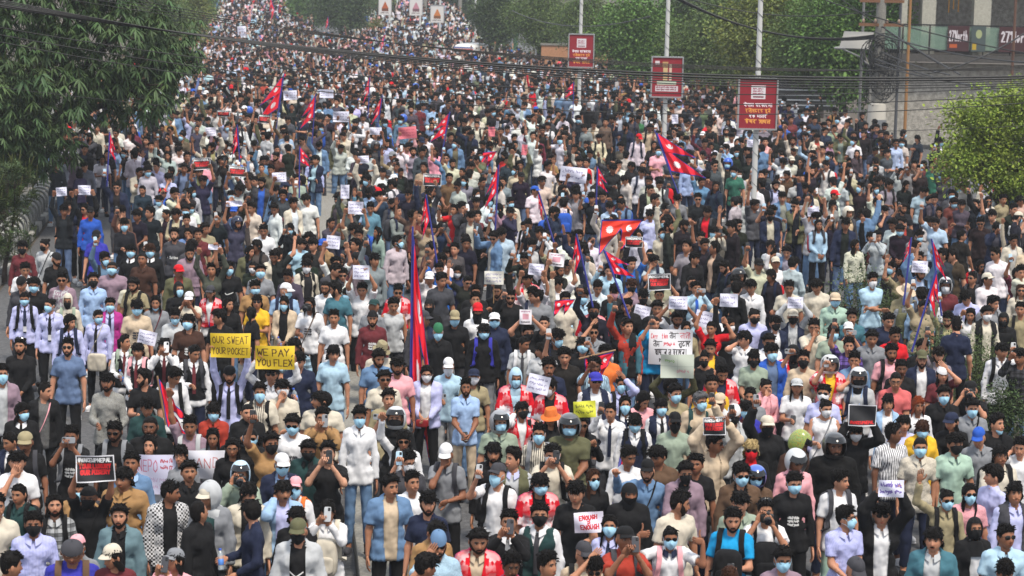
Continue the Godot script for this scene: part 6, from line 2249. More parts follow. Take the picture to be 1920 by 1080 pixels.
func sheet(x: Transform3D, key: String, w: float, h: float, label: String, category := "placard", curl := 0.02, stick := false, group := "") -> Node3D:
	var t := thing("placard" if category == "placard" else category, label, category, x, group)
	var f := G.new()
	var b := G.new()
	for lay in 2:
		var r := []
		for j in 7:
			var row := PackedVector3Array()
			for k in 11:
				var u := k / 10.0 - 0.5
				var v := 0.5 - j / 6.0
				var z := curl * (1.0 - 4.0 * u * u) + curl * 0.4 * sin(u * 7.0 + v * 5.0 + w * 30.0) + 0.05 * w * sin(v * 4.0 + u * 3.0 + h * 40.0) + (0.0 if lay == 0 else -0.004)
				row.append(Vector3(u * w, v * h, z))
			r.append(row)
		if lay == 0:
			f.rows(r, false)
		else:
			for row in r:
				row.reverse()
			b.rows(r, false)
	part("paper", b.mesh(), mat("plain paper", Color(0.74, 0.73, 0.72), 0.8), t)
	part("writing", f.mesh(), sign_mat(key), t)
	if stick:
		var g := G.new()
		g.tube([Vector3(0, h * 0.35, -0.016), Vector3(0, -h * 0.5 - 0.32, -0.016)], [0.009, 0.009], 6)
		part("stick", g.mesh(), mat("bare wood", Color(0.55, 0.42, 0.28), 0.8), t)
	return t


# ---------------------------------------------------------------- flags
func flag_mat(field: Color) -> StandardMaterial3D:
	var key := "pennant " + field.to_html()
	if made.has(key):
		return made[key]
	var m := mat(key, Color.WHITE, 0.8)
	m.vertex_color_use_as_albedo = false
	var n := 200
	var im := Image.create_empty(n, n, false, Image.FORMAT_RGB8)
	for y in n:
		for x in n:
			var q := Vector2(float(x) / n, 1.0 - float(y) / n)
			var c := field
			var wide := flag_width(q.y)
			var e := minf(minf(q.x, wide - q.x) * 0.8, q.y)
			if absf(q.y - 0.5) < 0.05 and q.x > 0.24:
				e = minf(e, absf(q.y - 0.5))
			if e < 0.026:
				c = Color(0.13, 0.16, 0.52)
			var s := q - Vector2(0.24, 0.22)
			if s.length() < 0.068 + 0.03 * absf(fmod(s.angle() / TAU * 12.0 + 12.0, 1.0) - 0.5) * 2.0:
				c = Color(0.86, 0.84, 0.85)
			var mo := q - Vector2(0.22, 0.70)
			if (mo.length() < 0.085 and (mo - Vector2(0, 0.045)).length() > 0.08) or (mo - Vector2(0, 0.005)).length() < 0.042:
				c = Color(0.86, 0.84, 0.85)
			im.set_pixel(x, y, c)
	m.albedo_texture = ImageTexture.create_from_image(im)
	m.backlight_enabled = true
	m.backlight = Color(0.12, 0.12, 0.12)
	return m


func flag_width(y: float) -> float:
	return 0.02 + 0.80 * (1.0 - y) / 0.5 if y >= 0.5 else 0.22 + 0.66 * (0.5 - y) / 0.5


func flag(x: Transform3D, size: float, droop: float, label: String, pole := 1.6, col := "flagpole blue", fold := 1.0, field := Color(0.86, 0.06, 0.17)) -> void:
	var t := thing("flag", label, "flag", x, "crimson double-pennant flags over the crowd")
	var g := G.new()
	var up: Vector3 = Vector3.UP
	for lay in 2:
		var r := []
		var n := 26
		for j in n:
			var v := lerpf(0.0, 0.499, j / (n / 2.0 - 1.0)) if j < n / 2 else lerpf(0.501, 1.0, (j - n / 2.0) / (n / 2.0 - 1.0))
			var row := PackedVector3Array()
			for k in 13:
				var u := flag_width(v) * k / 12.0
				var wave := 0.07 * sin(u * 15.0 * (1.0 + droop) + v * 4.0 + size * 9.0) * u * 2.0 * fold + 0.02 * sin(u * 31.0 + v * 9.0)
				row.append(Vector3(u * cos(droop), v - u * sin(droop), wave + (0.0 if lay == 0 else -0.004)) * size)
			r.append(row)
		var base := g.v.size()
		g.rows(r, false)
		for j in n:
			var v := lerpf(0.0, 0.499, j / (n / 2.0 - 1.0)) if j < n / 2 else lerpf(0.501, 1.0, (j - n / 2.0) / (n / 2.0 - 1.0))
			for k in 13:
				g.u[base + j * 13 + k] = Vector2(flag_width(v) * k / 12.0, 1.0 - v)
	# the step between the two pennants is not joined
	var keep := PackedInt32Array()
	for k in range(0, g.i.size(), 3):
		var lo := 9.0
		var hi := -9.0
		for m in 3:
			var vv := 1.0 - g.u[g.i[k + m]].y
			lo = minf(lo, vv)
			hi = maxf(hi, vv)
		if lo < 0.5 and hi > 0.5:
			var big := 0.0
			for m in 3:
				big = maxf(big, g.u[g.i[k + m]].x)
			if big > 0.24:
				continue
		keep.append_array([g.i[k], g.i[k + 1], g.i[k + 2]])
	g.i = keep
	part("cloth", g.mesh(), flag_mat(field), t)
	if pole > 0.0:
		var h := G.new()
		h.tube([Vector3(-0.012, size * 1.06, 0), Vector3(-0.012, size - pole, 0)], [0.013, 0.016], 8)
		part("pole", h.mesh(), mat(col, {"flagpole blue": Color(0.16, 0.18, 0.5), "flagpole lilac": Color(0.36, 0.36, 0.66), "flagpole wood": Color(0.5, 0.38, 0.26)}[col], 0.5), t)


# ---------------------------------------------------------------- plants
func leaf(g: G, at: Vector3, dir: Vector3, nrm: Vector3, l: float, w: float, sag: float, col := Color.WHITE) -> void:
	var side := dir.cross(nrm).normalized()
	var base := g.v.size()
	for q in [[0.0, 0.12, 0.0], [0.35, 1.0, 0.2], [0.72, 0.72, 0.55], [1.0, 0.04, 1.0]]:
		var c: Vector3 = at + dir * l * float(q[0]) + Vector3.DOWN * sag * l * float(q[2])
		g.vert(c - side * w * float(q[1]) + nrm * w * 0.35 * float(q[1]), col)
		g.vert(c, col * 0.93)
		g.vert(c + side * w * float(q[1]) + nrm * w * 0.35 * float(q[1]), col)
	for k in 3:
		g.quad(base + k * 3, base + k * 3 + 1, base + k * 3 + 4, base + k * 3 + 3)
		g.quad(base + k * 3 + 1, base + k * 3 + 2, base + k * 3 + 5, base + k * 3 + 4)


func whorl(n: int, l: float, w: float, down: float, sag: float, seed_: int) -> Mesh:   # long leaves round the end of a twig
	var key := "whorl%d %s %s" % [n, l, seed_]
	if bits.has(key):
		return bits[key]
	var r := RandomNumberGenerator.new()
	r.seed = seed_
	var g := G.new()
	for k in n:
		var a := TAU * k / n + r.randf_range(-0.25, 0.25)
		var dir := Vector3(cos(a), -down + r.randf_range(-0.35, 0.35), sin(a)).normalized()
		var tone := r.randf_range(0.75, 1.0)
		leaf(g, Vector3(0, r.randf_range(-0.02, 0.06), 0), dir, (Vector3.UP - dir * dir.y).normalized(), l * r.randf_range(0.75, 1.1), w * r.randf_range(0.85, 1.15), sag, Color(tone, tone, tone))
	g.tube([Vector3(0, -0.02, 0), Vector3(0.02, 0.12, 0.03), Vector3(0.05, 0.3, 0.05)], [0.004, 0.006, 0.008], 4, Color(0.9, 0.7, 0.5))
	bits[key] = g.mesh()
	return bits[key]


func sprig(n: int, l: float, w: float, spread: float, seed_: int) -> Mesh:   # a clump of small leaves along twigs
	var key := "sprig%d %s %s" % [n, l, seed_]
	if bits.has(key):
		return bits[key]
	var r := RandomNumberGenerator.new()
	r.seed = seed_
	var g := G.new()
	for k in n:
		var at := Vector3(r.randfn(), r.randfn() * 0.7, r.randfn()) * spread * 0.5
		var dir := (at.normalized() + Vector3(r.randf_range(-0.7, 0.7), r.randf_range(-0.5, 0.6), r.randf_range(-0.7, 0.7))).normalized()
		var nrm := (Vector3.UP + Vector3(r.randf_range(-0.6, 0.6), 0, r.randf_range(-0.6, 0.6))).normalized()
		nrm = (nrm - dir * nrm.dot(dir)).normalized()
		var tone := r.randf_range(0.7, 1.0)
		leaf(g, at, dir, nrm, l * r.randf_range(0.7, 1.2), w * r.randf_range(0.8, 1.2), 0.12, Color(tone, tone, tone * 0.95))
	bits[key] = g.mesh()
	return bits[key]


func leaf_mat(key: String, col: Color, back := 0.35) -> StandardMaterial3D:
	var m := mat("leaf " + key, col.linear_to_srgb(), 0.52)
	m.metallic_specular = 0.3
	m.backlight_enabled = true
	m.backlight = Color(back, back, back * 0.6)
	return m


# lobes: [centre, radii] in the tree's own frame; the crown is made of many leaf clumps, denser towards the lobes' skins
func tree(called: String, label: String, category: String, at: Vector3, trunk_r: float, lobes: Array, clump: Mesh, lm: Material, count: int, size: float, seed_: int, group := "", upright := true) -> Node3D:
	var t := thing(called, label, category, Transform3D(Basis(), at), group)
	var r := RandomNumberGenerator.new()
	r.seed = seed_
	var g := G.new()
	var fork := Vector3(r.randf_range(-0.1, 0.1), 1e9, 0)
	for l in lobes:
		fork.y = minf(fork.y, l[0].y - l[1].y * 0.5)
	fork.y = maxf(fork.y, 0.25)
	g.tube([Vector3(0, -0.1, 0), Vector3(0.02, fork.y * 0.4, 0.02), fork], [trunk_r * 1.25, trunk_r, trunk_r * 0.8], 10)
	for l in lobes:
		var c: Vector3 = l[0]
		g.tube([fork - Vector3(0, 0.1, 0), fork.lerp(c, 0.5) + Vector3(r.randf_range(-0.2, 0.2), 0.15, r.randf_range(-0.2, 0.2)) * l[1].x * 0.6, c], [trunk_r * 0.7, trunk_r * 0.4, trunk_r * 0.2], 7)
		for k in 5:
			var d: Vector3 = Vector3(r.randfn(), absf(r.randfn()) * 0.6, r.randfn()).normalized() * l[1] * 0.85
			g.tube([c - d * 0.1, c + d * 0.5 + Vector3(0, 0.1, 0), c + d], [trunk_r * 0.22, trunk_r * 0.13, trunk_r * 0.05], 5)
	var bark := mat("bark", Color(0.2, 0.16, 0.13), 0.95)
	part("trunk", g.mesh(), bark, t)
	var xs := []
	var cs := []
	var total := 0.0
	for l in lobes:
		total += l[1].x * l[1].y + l[1].x * l[1].z
	for l in lobes:
		var n := int(count * (l[1].x * l[1].y + l[1].x * l[1].z) / total)
		for k in n:
			var d := Vector3(r.randfn(), r.randfn(), r.randfn()).normalized()
			var q: float = pow(r.randf(), 0.33)
			q *= 0.82 + 0.3 * wrinkle.get_noise_3d(d.x * 180.0 + seed_ * 37.0, d.y * 180.0, d.z * 180.0 + l[0].x * 50.0)
			if q < 0.3:
				q += 0.4
			var pos: Vector3 = l[0] + d * l[1] * (q * 1.12)
			var b := Basis(Vector3.UP, r.randf() * TAU) * Basis(Vector3.RIGHT, r.randf_range(-0.5, 0.5) if upright else r.randf_range(-1.5, 1.5))
			xs.append(Transform3D(b.scaled(Vector3.ONE * size * r.randf_range(0.7, 1.25)), pos))
			var tone := r.randf_range(0.5, 1.0)
			cs.append(Color(tone * r.randf_range(0.88, 1.08), tone, tone * r.randf_range(0.8, 1.0)))
	many("foliage", clump, lm, xs, cs, t)
	return t


func marchers_1() -> void:
	var o: Node3D
	o = p(-4.60, -21.54, "top:long,black hair:short look:70 yaw:50", "person seen from behind with short dark hair beside the striped shirt man")
	o = p(-5.11, -24.54, "f top:long,dgreen collar:dgreen hair:pony straps:black look:-5", "woman in dark teal top with tied-back hair and backpack straps")
	o = p(-4.70, -23.21, "top:long,lav,finestripe collar:lav hair:short mask:black look:0", "man in pale striped shirt and black face mask")
	o = p(-4.64, -23.98, "top:tee,lgrey,plaid collar:lgrey hair:long beard straps:black look:5", "long-haired bearded man in grey plaid shirt")
	o = p(-4.34, -24.30, "top:tee,black beanie:black glasses gaiter:black bag:black yaw:0 look:0 pose:-0.09,1.92,0.19,0.29,1.92,0.19", "masked person in black beanie and tee under the wake-up poster")
	sheet(at(-4.23, 1.96, -24.04, 0, -3), "wakeup", 0.40, 0.28, "black placard with red lettering raised by the black-clad masked person", "placard", 0.015, false, "placards and posters held up by marchers")
	o = p(-3.90, -23.57, "top:tee,black collar:black over:jacket,washed hair:quiff beard look:3 yaw:-3", "bearded man in washed teal denim jacket over black polo")
	o = p(-4.13, -25.24, "big top:long,tan collar:tan hair:part look:-6", "large man in brown open-collar shirt with swept dark hair")
	o = p(-4.15, -25.89, "top:long,denim collar:lblue hair:short look:8", "man in blue denim shirt behind the large brown-shirted man")
	o = p(-3.56, -24.57, "top:tee,black over:jacket,white,check hair:fade sunglasses ontop look:70 yaw:20", "man in black and white checkered shirt looking aside")
	o = p(-3.48, -25.56, "top:tee,black collar:black hair:quiff moustache look:2", "man in black polo with thin moustache before the pale posters")
	o = p(-3.11, -23.59, "top:zip,black hair:buzz look:75 yaw:60 nod:-18", "man in black leather jacket with head thrown back")
	o = p(-3.10, -24.42, "top:long,dgreen over:jacket,grey hood:lgrey cap:cream look:-25 nod:12", "person in grey hood over a cream cap")
	o = p(-4.14, -22.26, "top:tee,royal capb:dgrey glasses straps:brown big look:0 nod:14", "man in royal blue shirt and dark cap with brown strap")
	o = p(-4.16, -22.72, "f top:tee,grey cap:pink sunglasses mask:blue hair:pony pose:chest nod:12 look:-8", "woman in pink cap, sunglasses and blue mask")
	phone(o, "red phone held by the woman in the pink cap", 0, true, "red")
	o = p(-3.72, -22.19, "f top:long,maroon cap:cream hair:bob look:-45 nod:14", "woman in cream cap and maroon sweater looking aside")
	o = p(-3.13, -22.10, "f top:long,pink cap:grey hair:bob pose:phone2 yaw:-20 look:-20", "woman in pink jacket and grey cap filming")
	phone(o, "dark phone raised by the woman in the pink jacket", 0, false, "dgrey")
	o = p(-5.39, -25.78, "top:tee,white print:lines hair:fringe pose:chin look:5", "young man in white printed tee with hand at his mouth")
	o = p(-5.15, -23.59, "top:long,cream hair:short look:20", "man in cream jacket at the edge of the road")
	o = p(-4.51, -24.68, "top:tee,black over:jacket,tan mask:blue hair:short look:20", "man in tan jacket and blue mask behind the raised poster")
	o = p(-2.91, -25.51, "top:zip,sage helmet:sky pose:cam yaw:5 look:0", "photographer with a blue visored helmet and green-grey jacket")
	camera(o, "black camera held by the photographer in the blue helmet")
	o = p(-2.75, -24.70, "top:long,black over:jacket,cream hair:part moustache look:25 yaw:15", "young man in cream jacket over black with parted hair")
	o = p(-2.58, -23.77, "top:long,navy hair:fringe look:-80 yaw:-70 pose:hold", "mop-haired person in draped navy jacket seen in profile")
	bottle(o, "clear water bottle passed by the person in the navy jacket", 0)
	o = p(-2.52, -26.05, "top:tee,lblue over:jacket,navy cap:white sunglasses mask:blue look:6", "man in white cap, blue mask and open navy jacket")
	o = p(-2.39, -24.88, "top:tee,lav over:jacket,ldenim hair:part moustache pose:cheek look:14", "young man in light denim shirt resting cheek on hand")
	o = p(-2.29, -25.31, "f top:long,white cap:pink sunglasses mask:blue hair:pony straps:orange look:6", "woman in pink cap with orange backpack strap")
	o = p(-2.16, -24.03, "f top:long,black hair:part look:3 nod:8", "dark-haired woman half hidden by the olive cap")
	o = p(-2.05, -23.03, "top:tee,black print:V over:jacket,lgrey cap:olive mask:black look:-5 yaw:0 legs:black", "man in olive cap, black mask and open grey jacket")
	o = p(-2.29, -26.91, "top:zip,dgreen collar:black hair:quiff mask:black look:12", "man in dark green fleece with black mask under his chin")
	o = p(-2.03, -26.42, "top:tee,black hair:quiff pose:phone2 yaw:0 look:0 skin:4", "bare-armed man in black tee filming with both hands")
	phone(o, "black phone gripped by the bare-armed man in black", 0, false, "black")
	o = p(-1.86, -24.29, "f top:long,white collar:white hair:part pose:phone2 frontpack:cream look:0 yaw:-4", "woman in white shirt with cream backpack worn in front")
	phone(o, "pale phone raised by the woman with the cream backpack", 0, false, "lgrey")
	o = p(-1.26, -24.98, "top:tee,beige over:over_tee,denim hair:quiff moustache look:18 yaw:14 legs:black", "man in short-sleeved denim shirt over beige tee")
	o = p(-1.04, -25.35, "top:long,white hair:fade look:15 yaw:12 legs:black", "smiling man in plain white sweatshirt")
	o = p(-1.14, -26.21, "top:tee,dgrey mask:white glasses hair:short pose:phone1 look:25 nod:12", "man in glasses and white mask with phone at shoulder height")
	phone(o, "pale blue phone held by the man in glasses and white mask", 0, false, "sky")
	o = p(-0.70, -26.64, "top:tee,grey collar:grey cap:white straps:dgrey pose:chin look:0 nod:18 legs:black", "man in white cap and grey polo wiping his face")
	o = p(-0.82, -24.15, "top:tee,navy hair:fringe beard look:18", "dark-haired man in navy tee behind the tan shirt")
	o = p(-0.74, -23.33, "top:long,tan collar:tan hair:short look:15 nod:30 yaw:20 skin:2", "man in tan shirt bowing his head")
	o = p(-0.66, -22.50, "top:tee,sky,floral capb:denim sunglasses beard pose:shout look:15 hair:short skin:1", "shouting man in backward blue cap and floral shirt")
	o = p(-0.78, -21.73, "top:tee,black hair:curly look:60 yaw:60", "curly head of a person below the shouting man")
	o = p(-0.28, -22.71, "top:long,beige collar:beige over:cape,red,nflag hair:quiff beard look:12", "bearded man with a flag over a beige shirt")
	o = p(-0.11, -25.51, "top:tee,white cap:dgrey mask:blue straps:black pose:phone1 yaw:-15 look:-20 nod:-8", "man in white tee with black harness straps and raised phone")
	phone(o, "silver phone raised by the man in the harness straps", 0, false, "lgrey")
	o = p(0.06, -26.35, "top:long,lgrey collar:lav over:gilet,olive hair:quiff look:-40", "man in olive gilet over pale shirt looking aside")
	o = p(-0.17, -26.73, "top:long,black over:jacket,black hair:part beard look:12 nod:5", "grinning man in black jacket with swept-back hair")
	o = p(0.33, -25.35, "top:tee,black over:cape,red,nflag glasses mask:blue hair:part look:18 yaw:8", "person in glasses and blue mask draped in a flag")
	o = p(0.02, -23.62, "top:long,black collar:white tie:grey hair:short pose:phone2 yaw:-5 look:0", "student in black blazer filming with both hands")
	phone(o, "dark phone lifted by the student in the black blazer", 0, false, "dgrey")
	o = p(0.33, -23.87, "top:long,white collar:white tie:dgrey over:vest,dgreen hair:short mask:black look:15", "student in dark green sweater vest and black mask")
	o = p(0.73, -24.84, "top:tee,black hair:fringe pose:-0.24,0.8,0.06,0.1,1.15,0.32 look:-8 nod:6 yaw:-4", "young man in black tee holding a small sign on a stick")
	sheet(at(0.86, 1.37, -24.58, 0, -5), "enough", 0.31, 0.22, "white placard reading ENOUGH IS ENOUGH in red letters", "placard", 0.015, true, "placards and posters held up by marchers")
	o = p(0.94, -26.05, "f top:long,black sunglasses mask:blue hair:long,brownhair look:15", "woman with long brown hair, sunglasses and blue mask")
	o = p(0.50, -26.87, "top:tee,cream straps:black mask:white hair:short pose:phone2 look:0 yaw:0", "man in cream tee and backpack filming with raised elbows")
	phone(o, "black phone held high by the man in the cream tee", 0, false, "black")
	o = p(1.04, -23.64, "f top:long,lav collar:lav tie:navy hair:long mask:blue look:5", "schoolgirl in lavender shirt, navy tie and blue mask")
	o = p(0.73, -22.49, "top:tee,beige cap:dgrey sunglasses straps:black look:22 nod:10", "man in grey cap and sunglasses with black shoulder strap")
	o = p(0.83, -21.86, "top:tee,black sunglasses hair:messy pose:brow look:10 nod:15", "person in sunglasses pushing hair back below the grey cap")
	o = p(1.15, -22.81, "top:tee,rust cap:black straps:dgrey pose:phone2 yaw:8 look:10", "person in rust tee and black cap filming")
	phone(o, "dark phone gripped by the person in the rust tee", 0, false, "dgrey")
	o = p(0.38, -21.78, "top:tee,black hair:curly look:40", "dark curly head at the lowest edge near the school vests")
	o = p(0.04, -22.05, "top:tee,red,nflag hair:curly skin:3 moustache look:10 nod:10", "curly-haired man with a red flag round his neck")
	o = p(1.29, -24.94, "top:zip,black balaclava:black look:12 legs:black", "person in black balaclava and black coat")
	o = p(1.55, -26.11, "top:long,denim collar:denim cap:black beard bag:black pose:reach look:-3 yaw:-4", "smiling man in blue shirt and black cap gripping a flagpole")
	o = p(1.76, -24.38, "top:tee,cream hair:fade look:65 yaw:25 beard", "young man in cream tee with cropped sides in profile")
	o = p(1.95, -25.97, "top:long,mauve over:jacket,mauve gaiter:black glasses hair:quiff pose:chest look:15", "man in mauve jacket with black gaiter over his nose")
	o = p(2.11, -26.41, "top:tee,black hair:short look:-5 skin:2", "man in black shirt behind the black gaiter")
	o = p(1.64, -23.51, "f top:tee,white collar:navy straps:pink sunglasses mask:blue hair:bun pose:thumbs look:5 yaw:0", "woman in white polo and pink straps giving two thumbs up")
	o = p(2.29, -23.81, "top:tee,cyan hair:short beard frontpack:black pose:chestl look:15 nod:8", "man in bright blue tee with black backpack in front")
	phone(o, "black phone held by the man in the bright blue tee", 1, true, "black")
	o = p(2.45, -24.66, "top:tee,sage collar:sage hair:fringe look:-20", "smiling man in pale green polo behind the bright blue tee")
	o = p(2.57, -25.94, "top:tee,black over:jacket,brown hair:curly sunglasses mask:blue look:12", "curly-haired man in brown jacket, sunglasses and blue mask")
	o = p(2.78, -26.33, "f top:long,brown helmet:blue sunglasses mask:blue bag:brown look:8", "rider in round blue helmet and brown jacket")
	o = p(2.65, -24.09, "top:tee,white frontpack:black hair:short sunglasses:orange ontop pose:cam look:5 yaw:0", "photographer in white tee with amber glasses on his head")
	camera(o, "black camera with a large lens held by the photographer in white")
	o = p(3.12, -25.68, "top:long,black print:lines hair:short mask:blue look:6 legs:black", "man in black sweatshirt with white print and blue mask")
	o = p(3.24, -26.60, "top:long,pink helmet:lgrey look:10 nod:20", "rider in pink shirt and silver helmet behind the black sweatshirt")
	o = p(2.64, -22.37, "top:long,mauve hair:quiff glasses mask:blue look:10", "man in round glasses and blue mask with tall hair")
	o = p(2.13, -22.09, "f top:long,grey hair:long,brownhair nod:20", "brown head of hair at the lowest edge below the blue backpack")
	o = p(1.35, -26.72, "top:long,white hair:curly look:30 nod:10 skin:2", "curly-haired person in white jacket beside the lilac flagpole")
	o = p(1.73, -26.96, "top:long,brown hair:messy look:-30 nod:15 skin:2", "man in brown shirt looking down behind the black cap")
	o = p(3.63, -25.73, "top:tee,white straps:dgrey hair:curly look:45 yaw:10 legs:mint", "curly-haired man in white tee with grey backpack straps")
	o = p(3.49, -24.19, "top:tee,lav,finestripe collar:lav hair:curly glasses mask:blue look:50 yaw:15 pose:waist", "curly-haired man in striped short-sleeved shirt and mask")
	o = p(3.89, -24.37, "top:long,white collar:white over:jacket,black hair:fringe sunglasses look:-2 yaw:0 legs:black pose:-0.07,1.89,0.19,0.16,1.89,0.19", "man in black blazer and sunglasses holding up a paper")
	sheet(at(3.94, 1.91, -24.11, 0, 0), "purple_letters", 0.26, 0.18, "white paper with thick purple letters over the black blazer", "placard", 0.015, false, "placards and posters held up by marchers")
	o = p(3.27, -22.03, "top:tee,black cap:dgrey nod:25", "dark cap at the lowest edge below the striped shirt")
	o = p(4.84, -27.70, "top:tee,cream,floral collar:cream hair:buzz mask:blue look:2 legs:navy", "man in cream leaf-print shirt and blue mask")
	o = p(4.76, -25.48, "f top:long,khaki collar:khaki sunglasses mask:blue hair:bun straps:black pose:wave look:12", "woman in khaki blouse and sunglasses waving an arm")
	o = p(5.06, -25.75, "f top:tee,pink,floral sunglasses mask:blue hair:long look:10 bag:black", "woman in pink flowered top, sunglasses and blue mask")
	o = p(4.24, -23.22, "top:long,lgrey collar:lgrey over:jacket,teal hair:part moustache look:-3", "man with moustache in teal track jacket")
	o = p(4.78, -23.95, "f top:long,white hijab:black mask:black over:jacket,black look:-5", "woman in black head scarf over white shirt")
	o = p(5.00, -23.47, "top:tee,sky collar:sky hair:fade sunglasses look:20", "man in pale blue polo and sunglasses")
	o = p(5.46, -25.29, "top:long,lav collar:lav over:gilet,dgrey hair:part look:-8", "man in dark vest over lavender shirt with tied hair")
	o = p(5.39, -26.04, "top:long,lav hair:messy look:150 yaw:120", "back of a dark head in lavender beside the tied-hair man")
	o = p(4.73, -22.17, "top:tee,black hair:messy nod:20", "dark messy head at the lowest edge below the pale blue polo")
	o = p(-6.62, -30.76, "top:tee,lgrey over:jacket,mauve mask:blue hair:short look:12", "man in plum jacket over grey tee and blue mask")
	o = p(-6.88, -33.17, "top:long,black hair:fade beard sunglasses ontop pose:waist look:-4 nod:-8 legs:black", "bearded man in black henley at the road's edge")
	o = p(-6.17, -32.96, "top:tee,slate hair:fade beard sunglasses look:0 yaw:0 nod:-4 legs:black", "bearded man in slate blue tee and sunglasses")
	o = p(-5.99, -30.28, "f top:long,grey,camo over:jacket,black hair:bun look:55 yaw:15 legs:black bag:pink", "woman in black cardigan with a pink shoulder bag")
	o = p(-5.17, -30.33, "top:long,lgrey,camo hair:fringe beard pose:hold look:-3 nod:-6", "man in grey blotch-print sweatshirt squinting upwards")
	o = p(-4.80, -31.01, "top:tee,black hair:quiff beard look:-65 pose:chest", "man in black tee looking aside with phone")
	phone(o, "black phone in the hand of the man looking aside", 0, false, "black")
	o = p(-4.48, -31.27, "top:long,white straps:black hair:curly look:40 nod:25 yaw:10 legs:black", "curly-haired man in white sweater looking down")
	o = p(-4.47, -29.04, "top:zip,dgreen hair:fringe look:10 skin:2", "boy in dark green track jacket with straight fringe")
	o = p(-5.99, -28.90, "f top:long,black over:jacket,black collar:white hair:bob mask:blue look:40", "girl in black jacket and blue mask glancing aside")
	o = p(-5.76, -27.27, "f top:long,white collar:white over:gilet,navy hair:pony look:-40 nod:15", "girl in navy school vest looking down")


func marchers_2() -> void:
	var o: Node3D
	o = p(-5.52, -26.85, "top:tee,black cap:khaki glasses straps:dgrey moustache look:-3", "man in patterned cap and round glasses in black")
	o = p(-5.06, -27.22, "top:tee,black straps:grey hair:short pose:phone2 look:0 yaw:0 print:lines", "man in black printed tee filming sideways")
	phone(o, "phone held sideways by the man in the black printed tee", 0, false, "wide")
	o = p(-4.58, -27.38, "top:tee,black straps:grey hair:fade beard sunglasses look:-6 nod:8 skin:3", "bearded man in sunglasses with grey straps")
	o = p(-4.22, -27.69, "top:long,black hair:buzz big beard look:-3 skin:3", "large man in black shirt with shaved head")
	o = p(-3.78, -27.89, "top:tee,mauve hair:fade straps:lgrey pose:fist look:8 skin:2", "man in plum tee raising a fist before a furled flag")
	o = p(-4.11, -26.97, "f top:long,white hair:long look:6 nod:-6", "smiling woman peering over the lilac poster")
	sheet(at(-4.01, 1.29, -26.71, 0, 0), "nepo", 0.46, 0.47, "large lilac poster with pink handwriting", "placard", 0.015, false, "placards and posters held up by marchers")
	o = p(-3.72, -26.72, "f top:long,grey hair:part glasses look:-10", "woman in glasses between the two pale posters")
	o = p(-3.46, -27.50, "f top:long,grey hair:long look:-5", "woman with loose dark hair behind the white poster")
	sheet(at(-3.49, 1.30, -27.24, 0, 0), "and", 0.50, 0.34, "large crumpled white poster with thin red letters", "placard", 0.03, false, "placards and posters held up by marchers")
	o = p(-3.68, -29.31, "f top:long,rust collar:rust hair:part glasses mask:blue look:3 pose:waist", "woman in rust red top and glasses with blue mask")
	o = p(-3.73, -31.40, "top:long,lav collar:lav tie:black straps:black capb:black beard look:3 yaw:0 legs:navy pose:-0.22,1.98,0.19,0.29,1.98,0.19", "student in shirt and black tie under a yellow placard")
	sheet(at(-3.69, 2.02, -31.14, 0, 0), "our_sweat", 0.53, 0.33, "yellow placard reading OUR SWEAT YOUR POCKET", "placard", 0.015, false, "placards and posters held up by marchers")
	o = p(-3.18, -31.46, "top:long,white collar:white hair:fringe sunglasses look:0 yaw:0 pose:-0.18,1.82,0.19,0.32,1.82,0.19", "man in white shirt and sunglasses under a yellow placard")
	sheet(at(-3.11, 1.86, -31.20, 0, 0), "we_pay", 0.52, 0.32, "yellow placard reading WE PAY YOU FLEX", "placard", 0.015, false, "placards and posters held up by marchers")
	o = p(-3.17, -29.91, "top:tee,cream,stripe over:over_tee,cream mask:blue hair:quiff straps:black look:10", "man in striped cream shirt and mask with backpack strap")
	o = p(-2.92, -30.24, "top:tee,cream mask:white hair:fringe pose:chin look:15", "man in cream tee pressing a hand to his mask")
	o = p(-2.90, -32.42, "top:long,navy hair:messy look:-8 nod:12 pose:chest legs:black", "man in navy jacket holding a bottle beside the yellow placard")
	bottle(o, "clear bottle hanging from the hand of the man in navy", 0)
	o = p(-2.47, -32.85, "top:tee,sky hair:part look:28 nod:8 legs:ldenim", "young man in pale blue tee looking down the road")
	o = p(-2.37, -29.82, "top:tee,cream collar:cream hair:part look:-60 yaw:-10 big moustache", "man in cream shirt turned towards the placards")
	o = p(-1.67, -31.29, "top:tee,cream collar:cream hair:quiff sunglasses look:3", "man in cream shirt and square sunglasses")
	o = p(-1.54, -29.91, "top:tee,khaki collar:khaki hair:quiff look:3 skin:0", "man in khaki shirt with swept hair")
	o = p(-1.53, -31.93, "top:tee,pink hair:fringe beard look:5 skin:2", "man with full black beard in pale pink tee")
	o = p(-1.84, -32.63, "top:tee,denim collar:denim hair:quiff beard look:12 nod:15 yaw:15", "man in dark denim shirt leaning forward")
	o = p(-3.22, -28.97, "top:zip,black hair:buzz look:3", "man with cropped hair in black zip jacket")
	o = p(-3.03, -27.60, "top:long,black mask:blue hair:buzz pose:ear sunglasses look:10", "man in black hoodie and blue mask touching his glasses")
	o = p(-2.73, -26.92, "top:tee,tan mask:black hair:quiff pose:phoneup look:10", "man in tan tee and black mask with arm raised")
	phone(o, "black phone held overhead by the man in the tan tee", 0, false, "black")
	o = p(-3.18, -27.06, "f top:long,black hair:long glasses look:-5 nod:8", "woman in glasses with long hair above the photographer")
	o = p(-2.58, -28.07, "top:tee,white print:lines mask:blue sunglasses hair:quiff look:-6", "man in white lettered tee, sunglasses and blue mask")
	o = p(-2.28, -28.61, "top:long,tan over:jacket,tan hair:short pose:phone2 glasses straps:brown look:5 yaw:4", "man in brown jacket with patches filming the road")
	phone(o, "grey phone held by the man in the patched brown jacket", 0, false, "grey")
